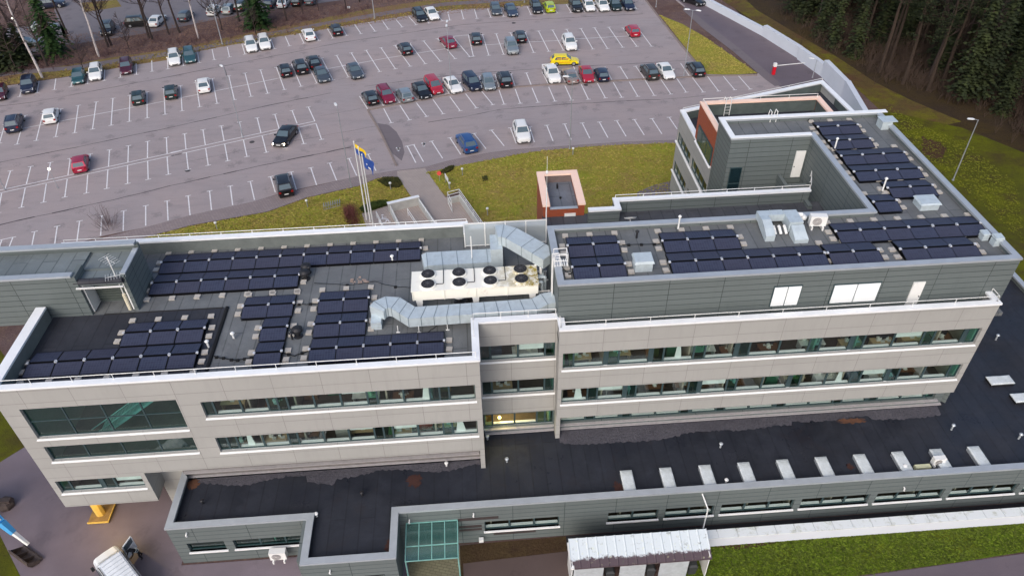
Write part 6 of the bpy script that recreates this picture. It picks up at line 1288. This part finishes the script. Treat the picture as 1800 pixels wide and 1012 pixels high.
for i in range(N_+1):
    x = -.05+9.4*i/N_; k = .045*(1 if (i % 8) == 0 else 0)
    vs_ += [(x, 0, 2.55+k), (x, 1.85, 3.15+k)]
m.add(vs_, [(2*i,2*i+2,2*i+3,2*i+1) for i in range(N_)]); m.box(-.05,9.35,.01,1.84,2.4,2.5); m.build('roof', MSR, sh)
m = MB(); m.box(0,.06,.1,1.75,0,2.7); m.box(-.1,.15,-.02,1.9,2.45,2.62); m.build('side_panel', MWH, sh); m = MB(); m.box(9.2,9.26,.1,1.75,0,2.7); m.build('side_panel', MWH, sh); m = MB(); m.box(.06,9.2,1.7,1.76,0,3.0); m.build('back_panel', MDK, sh)
for x0, x1 in ((.15,2.15),(3.25,5.0),(5.95,7.9)): 
    m = MB(); n = 14
    for i in range(n): m.box(x0,x1,.12,.15 if i % 2 else .13,.1+i*.165,.1+(i+1)*.165-.01)
    m.build('front_panel', simple('grey_sheet', S((186,192,196)), .5), sh)
# bins in the gaps
for i, x in enumerate((2.7,5.5,8.4)): m = MB(); m.loft([[(-.3*k,-.3*k,z),(.3*k,-.3*k,z),(.3*k,.3*k,z),(-.3*k,.3*k,z)] for k, z in ((.8,0),(1,.95),(1.05,1.0),(.6,1.08))]); add1('waste_bin', m, simple('bin_grey', S((60,62,64)), .6), (x,-8.9,.03), 'dark waste bin in the %s opening of the white shelter' % ordn(i+1), 'bin', 'bins in the shelter')
m = MB(); m.box(-.1,.1,-.06,.06,0,.28); 
for (x, z, lb, mt_, y) in ((-15.7,3.35,'small curved white wall lamp low on the projecting grey wall',0,-8.87),(-6.3,3.5,'small hook-shaped wall lamp on the grey wall right of the canopy',0,-5.52),(-25.6,3.6,'small white wall lamp at the left end of the low wall',0,-5.52),(-10.7,3.3,'small white wall lamp above the canopy',0,-5.52),(24.2,2.95,'small round white wall lamp near the right end of the low wall',0,-5.52)):
    q = MB(); q.path([(0,.05,.12),(0,-.08,.1),(-.04,-.12,0),(0,-.1,-.12)], .05, 8); add1('wall_lamp', q, MWH, (x,y,z), lb, 'wall lamp', 'white wall lamps')
q = MB(); q.box(-.16,.16,-.12,.12,0,.3); add1('meter_box', q, MWH, (-5.9,-5.75,.55), 'white box on the wall foot right of the glass canopy', 'box')
q = MB(); q.path([(0,0,0),(0,0,1.05),(1.5,.1,1.05),(1.5,.1,0)], .03); add1('hand_rail', q, MWH, (-10.9,-8.7,.03), 'steel handrail at the left of the entrance canopy', 'railing', rz=-1.45)
# ================================================================ TREES
MBK = simple('dark_bark', S((62,52,50)), .95, var=.4, scale=6); MBI = M('birch_bark', S((190,182,180)), .8); MBI.mix(MBI.ramp(MBI.noise(2.5, 6, .7, vec=MBI.vec((1,1,.5))), .5, .62), S((54,48,46))); MBI = MBI.m
MTW = simple('twig_brown', S((74,60,58)), .95, var=.3, scale=5); MPINE = simple('pine_bark', S((66,54,46)), .95, var=.4, scale=4)
def bare_tree_meshes(seed, h, r0, spread=.55, first=.35, dens=1.0):
    r = random.Random(seed); t = MB(); b = MB(); pts = []; x = y = 0
    n = 9
    for i in range(n+1): pts.append(Vector((x, y, h*i/n))); x += r.uniform(-.12,.12); y += r.uniform(-.12,.12)
    for i in range(n): t.tube(pts[i], pts[i+1], r0*(1-i/n)+.02, r0*(1-(i+1)/n)+.02, n=6, cap=False)
    def br(p, d, ln, rad, lv):
        q = p; segs = 3; dd = d.copy()
        for s_ in range(segs):
            dd = (dd+Vector((r.uniform(-.25,.25), r.uniform(-.25,.25), r.uniform(-.05,.25)))).normalized(); q2 = q+dd*ln/segs; b.tube(q, q2, rad*(1-s_/segs*.6), rad*(1-(s_+1)/segs*.6), n=3, cap=False)
            if lv > 0:
                for _ in range(2 if lv > 1 else 2):
                    nd = (dd+Vector((r.uniform(-1,1), r.uniform(-1,1), r.uniform(-.2,.7)))*.8).normalized(); br(q2, nd, ln*r.uniform(.4,.62), rad*.5, lv-1)
            q = q2
    k = int(20*dens)
    for i in range(k):
        z = first+(1-first)*(i+r.random())/k; j = min(n-1, int(z*n)); p = pts[j].lerp(pts[j+1], z*n-j); a = r.uniform(0, 2*pi); ln = h*spread*(1-z)*.7+.6
        br(p, Vector((cos(a), sin(a), r.uniform(.25,.8))).normalized(), ln*r.uniform(.7,1.1), .035+.05*(1-z), 2)
    return t, b
BT = []
for i, (h, r0, mat, sp, fi) in enumerate([(13,.17,MBK,.4,.3),(16,.2,MBK,.36,.35),(15,.16,MBI,.3,.4),(9,.1,MBK,.45,.2)]):
    t, b = bare_tree_meshes(i+3, h, r0, sp, fi); BT.append((t.mesh('trunk', mat), b.mesh('branches', MTW, fix=False)))
def btree(px, py, k, s, label, group='bare trees along the far verge', z=.0):
    p = P(px, py, 0); r = empty('bare_tree' if k != 2 else 'birch_tree', (p.x, p.y, z), random.uniform(0, 6.28), label, 'tree', group); r.scale = (s, s, s*random.uniform(.92,1.1)); link('trunk', BT[k][0], r); link('branches', BT[k][1], r)
bl = [(12.5,39,1,.9,'bare tree at the far left beyond the lane'),(74.7,137,2,1.15,'tall white birch trunk right of the left conifers by the lot'),(84,117,0,.9,'dark bare tree just behind the tall left birch'),(30,124,3,1,'thin bare tree at the left edge of the verge'),
 (174,100,2,1.05,'white barked birch with dark foot left of centre of the tree row'),(190,83,0,1,'dark bare tree right of the white barked birch, front of two'),(196,80,1,.85,'dark bare tree right of the white barked birch, rear of two'),(262,67.6,1,1,'left stem of the dark pair in front of the open-doored car'),(268,70,0,1,'right stem of the dark pair in front of the open-doored car'),
 (297,61,0,.95,'slim dark tree right of the pair, left of the speckled birch'),(315.7,58,1,.9,'dark leaning tree next to the speckled birch'),(349,67.6,2,.95,'speckled birch left of the far lamp post'),(390,53,3,1.1,'small tree behind the far lamp post'),(420,38,1,.95,'dark tree left of the tall dark spruce'),
 (504.5,36.5,1,.8,'forked tree right of the tall dark spruce'),(533,25,3,.9,'thin tree right of the forked tree'),(560,20,3,.8,'thin young tree near the white litter on the bank'),(608,18,3,.9,'thin tree at the left of the second far lamp post'),(632,4,0,.8,'bare tree at the top edge above the brown bank'),
 (150,128,3,.7,'small bare bush-like tree beside the far bays'),(118,60,1,.9,'bare tree behind the big spruce'),(228,88,3,.7,'thin sapling between the dark pairs'),(450,60,3,.6,'thin sapling at the foot of the tall dark spruce'),(700,-6,1,.8,'bare tree above the top edge right of the second lamp')]
for q in bl: btree(*q)
def spruce_mesh(seed, h, rad, low, dens, tint, drop=.35, leafs=1.0):
    r = random.Random(seed); t = MB(); t.tube((0,0,0),(0,0,h),.2,.03,n=6,cap=False); f = MB(); lv = int(h*dens)
    for i in range(lv):
        z = low+(h-low)*(i/lv)**.92; rr_ = rad*(1-(z-low)/(h-low))**.8*r.uniform(.65,1.15)+.15; nb = int(5+7*(1-i/lv))
        for j in range(nb):
            a = 2*pi*(j+r.random())/nb; ln = rr_*r.uniform(.6,1.12); d = Vector((cos(a), sin(a), 0)); sd_ = Vector((-sin(a), cos(a), 0)); m_ = max(3, int(ln/.28*leafs))
            for k in range(m_):
                u = (k+.6)/m_; c = d*ln*u+Vector((0,0,z-drop*ln*u+.12*r.uniform(-1,1))); w_ = (.36*(1-u*.55)+.08)*r.uniform(.7,1.3); l_ = .34*r.uniform(.8,1.3); tl = r.uniform(-.3,.3)
                p0 = c-d*l_*.5; p1 = c+sd_*w_+Vector((0,0,-.08+tl*.3)); p2 = c+d*l_*.8+Vector((0,0,-.14)); p3 = c-sd_*w_+Vector((0,0,-.08-tl*.3)); f.add([p0,p1,p2,p3], [(0,1,2,3)])
    return t.mesh('trunk', MBK), f.mesh('crown', tint, fix=False)
def needles(name, a, b):
    m = M(name, a, .85, 0, .15); m.mix(m.ramp(m.noise(.7, 4, .6), .42, .62), b); m.mix(m.ramp(m.noise(3.5, 3, .6), .5, .7), tuple(x*.4 for x in a), amt=.7)
    oi = m.node('ShaderNodeObjectInfo'); m.mix(oi.outputs['Random'], tuple(x*.55 for x in a), amt=.5); return m.m
MN1 = needles('spruce_needles', S((40,66,36)), S((58,78,40))); MN2 = needles('dark_pine_needles', S((46,54,38)), S((66,74,42)))
SP = [spruce_mesh(1,10.5,2.6,.5,3.2,MN1,.45), spruce_mesh(2,13,2.9,1.2,2.4,MN1,.4), spruce_mesh(3,6,2.4,.2,3.0,MN2,.3)]
def spruce(px, py, k, s, label, cat='tree', grp='conifers at the far verge', sz=None):
    p = P(px, py, 0); r = empty('spruce_tree', (p.x,p.y,0), random.uniform(0,6.28), label, cat, grp); r.scale = (s,s,sz or s); link('trunk', SP[k][0], r); link('crown', SP[k][1], r)
spruce(455,46,0,1.3,'tall dark green spruce standing alone beside the far white cars',sz=1.05)
spruce(100,98,1,1.1,'big loose spruce in front of the far lane at the upper left'); spruce(28,118,2,1.3,'low dark conifer left of the birch, right one'); spruce(2,122,2,1.35,'low dark conifer at the left picture edge'); spruce(48,110,2,1.1,'low conifer touching the tall left birch'); spruce(-12,108,1,.8,'dark conifer cut by the left picture edge')
# pines of the wood on the right: bare trunk, ragged crown high up
def pine_mesh(seed, h, mat):
    r = random.Random(seed); t = MB(); n = 7; pts = [Vector((r.uniform(-.1,.1)*i*.4, r.uniform(-.1,.1)*i*.4, h*i/n)) for i in range(n+1)]
    for i in range(n): t.tube(pts[i], pts[i+1], .24*(1-i/n)+.04, .24*(1-(i+1)/n)+.04, n=6, cap=False)
    for i in range(26): z = h*r.uniform(.15,.62); a = r.uniform(0,6.28); l_ = r.uniform(.5,1.8); t.tube((0,0,z),(cos(a)*l_,sin(a)*l_,z+r.uniform(-.4,.3)),.025,.008,n=3,cap=False)
    f = MB()
    for i in range(34):
        z = h*(.48+.52*r.random()); rr_ = (1.9*(1-(z/h-.48)/.56)+.5); a = r.uniform(0,6.28); e = Vector((cos(a)*rr_*r.uniform(.3,1), sin(a)*rr_*r.uniform(.3,1), z+r.uniform(-.2,.5))); t.tube((0,0,z-.3), e, .04, .015, n=3, cap=False)
        for k in range(34):
            c = e+Vector((r.gauss(0,.5), r.gauss(0,.5), r.gauss(0,.22))); s_ = r.uniform(.1,.24); u = Vector((r.uniform(-1,1), r.uniform(-1,1), r.uniform(-.3,.3))).normalized(); v = u.cross(Vector((r.uniform(-.4,.4), r.uniform(-.4,.4), 1))).normalized()
            f.add([c-u*s_*1.3, c+v*s_*.5, c+u*s_*1.3, c-v*s_*.5], [(0,1,2,3)])
    return t.mesh('trunk', MPINE), f.mesh('crown', mat, fix=False)
PN = [pine_mesh(i+20, h, MN2) for i, h in enumerate((17,20,15,18))]
SW = [spruce_mesh(41,16,2.7,2.0,1.7,MN2,.45,.8), spruce_mesh(42,12,2.3,.8,1.9,MN2,.45,.8)]
rf = random.Random(77); edge = [(1390,28),(1410,38),(1440,66),(1462,84),(1500,100),(1546,128),(1587,148),(1630,160),(1685,178),(1712,180),(1760,200),(1800,232),(1850,262)]
def wood_tree(p, label):
    k = rf.random(); s = rf.uniform(.85,1.15)
    if k < .55: q = PN[rf.randrange(4)]; nm = 'pine_tree'
    elif k < .85: q = SW[rf.randrange(2)]; nm = 'spruce_tree'
    elif k < .93: q = BT[rf.choice([0,1])]; nm = 'bare_tree'
    else: q = SW[1]; nm = 'spruce_tree'
    r = empty(nm, (p.x,p.y,0), rf.uniform(0,6.28), label, 'tree', 'trees of the dark wood'); r.scale = (s,s,s); link('trunk', q[0], r); link('branches' if nm == 'bare_tree' else 'crown', q[1], r)
for i, (x, y) in enumerate(edge): wood_tree(P(x,y,0), 'tree at the front edge of the dark wood, %s from left' % ordn(i+1))
cnt = 0; WT = []
placed = [P(x,y,0) for x, y in edge]
tries = 0
while cnt < 190 and tries < 20000:
    tries += 1; i = rf.randrange(len(edge)-1); t = rf.random(); a = P(*edge[i],0).lerp(P(*edge[i+1],0), t); dpt = 3+55*rf.random()**1.25; p = Vector((a.x+dpt*.62, a.y+dpt*.78, 0))
    if min((p-q).length for q in placed) < 1.7: continue
    placed.append(p); cnt += 1; WT.append((p, len(WT)))
WT.sort(key=lambda t: (t[0]-CAM).dot(RT)/(t[0]-CAM).dot(FW))
for i, (p, _) in enumerate(WT): wood_tree(p, 'tree inside the dark wood, %s from left behind the front edge' % ordn(i+1))
# undergrowth of the wood and bank: bare brush
def brush(name, pts, n, h, mat, seed, label):
    r = random.Random(seed); m = MB()
    for _ in range(n):
        i = r.randrange(len(pts)-1); a = Vector(pts[i]); b = Vector(pts[i+1]); c = a.lerp(b, r.random()); c = c+Vector((r.gauss(0,1.6), r.gauss(0,1.6), 0)); c.z = 0; hh = h*r.uniform(.4,1.2)
        for k in range(5): e = c+Vector((r.gauss(0,.4), r.gauss(0,.4), hh*r.uniform(.6,1))); m.tube(c, e, .02, .006, n=3, cap=False); m.tube(c.lerp(e,.5), e+Vector((r.gauss(0,.3), r.gauss(0,.3), r.uniform(-.1,.3))), .012, .005, n=3, cap=False)
    o = m.build(name, mat); tag(o, label, 'undergrowth', kind='stuff')
ep = []
for d_ in (1,4,8,13,19,26): ep += [Vector((P(x,y,0).x+d_*.62, P(x,y,0).y+d_*.78, 0)) for x, y in (edge if (d_ % 2) else edge[::-1])]
brush('undergrowth', ep, 2600, 1.9, simple('brush_brown', S((76,62,54)), .95), 5, 'bare brown brush among the trunks of the wood')
brush('bank_brush', [P(x,y,0) for x, y in ((0,128),(60,118),(130,108),(200,92),(280,76),(350,72),(420,60),(500,40),(570,28),(640,14))], 420, 1.0, simple('bank_brush_brown', S((104,80,80)), .95), 6, 'thin reddish scrub on the bank beyond the car park')
# shrubs
def shrub(pts, n, h, mat, label, name='shrub', sd=1, bare=False):
    r = random.Random(sd); m = MB(); w = [P(x,y,0) for x, y in pts]; c0 = sum(w, Vector())/len(w)
    for _ in range(n):
        i = r.randrange(len(w)); a = c0.lerp(w[i].lerp(w[(i+1) % len(w)], r.random()), sqrt(r.random())); edge_k = 1-((a-c0).length/max(.1,max((q-c0).length for q in w)))**2*.6; c = a-c0+Vector((0,0,h*edge_k*r.uniform(.15,1)))
        if bare: e = c+Vector((r.gauss(0,.35), r.gauss(0,.35), r.uniform(.2,.6))); m.tube((c.x*.5,c.y*.5,0), c, .015, .01, n=3, cap=False); m.tube(c, e, .012, .005, n=3, cap=False)
        else:
            s_ = r.uniform(.05,.12); u = Vector((r.uniform(-1,1), r.uniform(-1,1), r.uniform(-.5,.5))).normalized(); v = u.cross(Vector((0,0,1))+Vector((r.uniform(-.6,.6), r.uniform(-.6,.6),0))).normalized(); m.add([c-u*s_,c+v*s_*.7,c+u*s_,c-v*s_*.7], [(0,1,2,3)])
    o = m.build(name, mat, None, loc=(c0.x,c0.y,0)); tag(o, label, 'shrub')
MSH = needles('low_juniper', S((62,66,34)), S((84,80,44))); MSH2 = needles('hedge_green', S((58,72,32)), S((76,88,40)))
shrub([(663,318),(675,313),(700,314),(708,325),(700,331),(680,329)], 3800, .35, MSH, 'flat dark juniper bed with a bollard light left of the path', sd=2)
shrub([(773,304),(790,295),(798,292),(795,300),(782,306)], 1700, .35, MSH, 'small flat juniper patch beside the red sign', sd=3)
shrub([(632,369),(645,362),(680,353),(684,361),(660,369),(640,376)], 3400, .5, MSH2, 'low dark green hedge strip behind the flagpoles', sd=4)
shrub([(604,366),(618,366),(632,380),(634,400),(612,402),(604,385)], 420, 1.1, simple('red_twigs', S((112,66,60)), .9), 'reddish bare bush on the lawn left of the flagpoles', sd=5, bare=True)
shrub([(160,390),(190,380),(215,388),(220,415),(170,418)], 70, 2.4, simple('thorn_twigs', S((112,94,92)), .95), 'bare thorny bush behind the left parapet near the last bays', sd=6, bare=True)
shrub([(847,312),(856,310),(858,318),(849,320)], 120, .3, MSH, 'tiny shrub in the entrance lawn', sd=8)
q = MB(); q.box(-.25,.25,-.15,.15,0,.3); p_ = P(613,15,0); add1('litter_bag', q, MWH, (p_.x,p_.y,0), 'small white bag lying on the brown bank at the top', 'bag')
# ---- grass tufts that roughen the lawns
def tufts(pts, n, h, mat, seed, label, world=False):
    r = random.Random(seed); w = [Vector(p) for p in pts] if world else px_poly(pts); xs = [p[0] for p in w]; ys = [p[1] for p in w]; v = []; f = []; k = 0
    def inside(x, y):
        c = False; j = len(w)-1
        for i in range(len(w)):
            if (w[i][1] > y) != (w[j][1] > y) and x < (w[j][0]-w[i][0])*(y-w[i][1])/(w[j][1]-w[i][1])+w[i][0]: c = not c
            j = i
        return c
    while k < n:
        x, y = r.uniform(min(xs), max(xs)), r.uniform(min(ys), max(ys))
        if not inside(x, y): k += .15; continue
        k += 1
        for _ in range(3):
            a = r.uniform(0, 6.28); l_ = r.uniform(.04, .13); b = len(v); dx, dy = cos(a)*l_, sin(a)*l_; hx, hy = r.uniform(-.08,.08), r.uniform(-.08,.08)
            v += [(x-dx, y-dy, .01), (x+dx, y+dy, .01), (x+dx*.5+hx, y+dy*.5+hy, h*r.uniform(.5,1.3)), (x-dx*.5+hx, y-dy*.5+hy, h*r.uniform(.5,1.3))]; f.append((b, b+1, b+2, b+3)); x += r.uniform(-.12,.12); y += r.uniform(-.12,.12)
    me = bpy.data.meshes.new('grass_tufts'); me.from_pydata(v, [], f); me.materials.append(mat); o = link('grass_tufts', me); tag(o, label, 'grass', kind='stuff')
T1, T2, T3 = simple('tuft_straw', S((176,162,84)), .95, var=.3), simple('tuft_green', S((148,154,56)), .95, var=.35), simple('tuft_brown', S((150,134,70)), .95, var=.3)
NL = [(254,418),(336,397),(470,373),(540,348),(629,328),(664,314),(698,312),(722,345),(690,357),(636,375),(643,398),(655,420),(250,430)]
EL = [(749,303),(835,285),(936,266),(1020,258),(1104,253),(1200,250),(1260,330),(1240,400),(900,420),(850,392),(807,334),(783,345)]
for i, (poly, n_, nm_) in enumerate(((NL, 5200, 'lawn left of the flagpoles'),(EL, 8200, 'lawn right of the entrance path'))):
    for j, (mt_, c_, k_) in enumerate(((T1,'straw coloured',.45),(T2,'green',.3),(T3,'brownish',.35))): tufts(poly, int(n_*k_), .07, mt_, i*7+j, '%s grass blades on the %s' % (c_, nm_))
SL = [(1190,960),(1240,958),(1500,935),(1840,895),(1840,958),(1680,986),(1500,1010),(1400,1020),(1190,1025)]
D1, D2 = simple('tuft_olive', S((118,120,30)), .95, var=.35), simple('tuft_dark', S((84,96,30)), .95, var=.35)
for j, (mt_, c_) in enumerate(((D1,'olive'),(D2,'dark'))): tufts(SL, 3000, .06, mt_ if j else simple('tuft_fresh', S((104,122,30)), .95, var=.35), 50+j, '%s grass blades below the white retaining wall' % c_)
for j, (mt_, c_) in enumerate(((D1,'olive'),)): tufts([(1560,185),(1640,230),(1700,250),(1790,330),(1800,430),(1740,370),(1640,290),(1560,210)], 1800, .06, mt_, 60+j, '%s grass blades on the lawn east of the wing' % c_)
tufts([(0,152),(187,124),(398,82),(620,45),(778,20),(920,13),(920,7),(778,12),(620,36),(398,72),(187,112),(0,140)], 2600, .12, T3, 70, 'brown grass blades along the far verge'); tufts([(1158,26),(1240,66),(1315,118),(1331,129),(1243,131),(1195,72)], 1500, .07, T1, 71, 'straw grass blades on the triangular island')
# leaf litter scattered on the bank and under the wood
lr = random.Random(88); v = []; f = []
for _ in range(9000):
    q = P(lr.uniform(0,1000), 0, 0); t = lr.random(); x0 = lr.uniform(0,900); y0 = 128-.128*x0-lr.uniform(2,52)*(1-.0003*x0); 
    if y0 < -5: continue
    q = P(x0, y0, 0); b = len(v); s_ = lr.uniform(.05,.16); a = lr.uniform(0,6.28); v += [(q.x+cos(a+k)*s_, q.y+sin(a+k)*s_, .02+lr.uniform(0,.05)) for k in (0,1.6,3.1,4.7)]; f.append((b,b+1,b+2,b+3))
me = bpy.data.meshes.new('fallen_leaves'); me.from_pydata(v, [], f); me.materials.append(simple('leaf_brown', S((150,116,98)), .9, var=.6, scale=9)); tag(link('fallen_leaves', me), 'brown fallen leaves scattered over the wooded bank', 'leaves', kind='stuff')

# manhole covers and drains of the car park and yard
MIRON = simple('cast_iron', S((78,74,76)), .7, .2, var=.3)
for i, (x, y, lb) in enumerate(((845,160,'round cover in the lower bays right of the kerb corner'),(760,37,'round cover in the far lane below the white coupe'),(903,41,'round cover in the far lane below the silver nosed car'),(443,250,'pair of dark grates by the thin lamp post on the double line'),(1030,150,'round cover below the row with the white pickup'),(560,120,'round cover in the lane left of the grey sedan'),(330,300,'round cover in the left middle lane'))):
    p_ = P(x, y, 0); m = MB(); m.lathe([(.34,.0),(.34,.012),(.28,.018)], n=18); add1('manhole_cover', m, MIRON, (p_.x, p_.y, .014), lb, 'manhole cover', 'manhole covers')
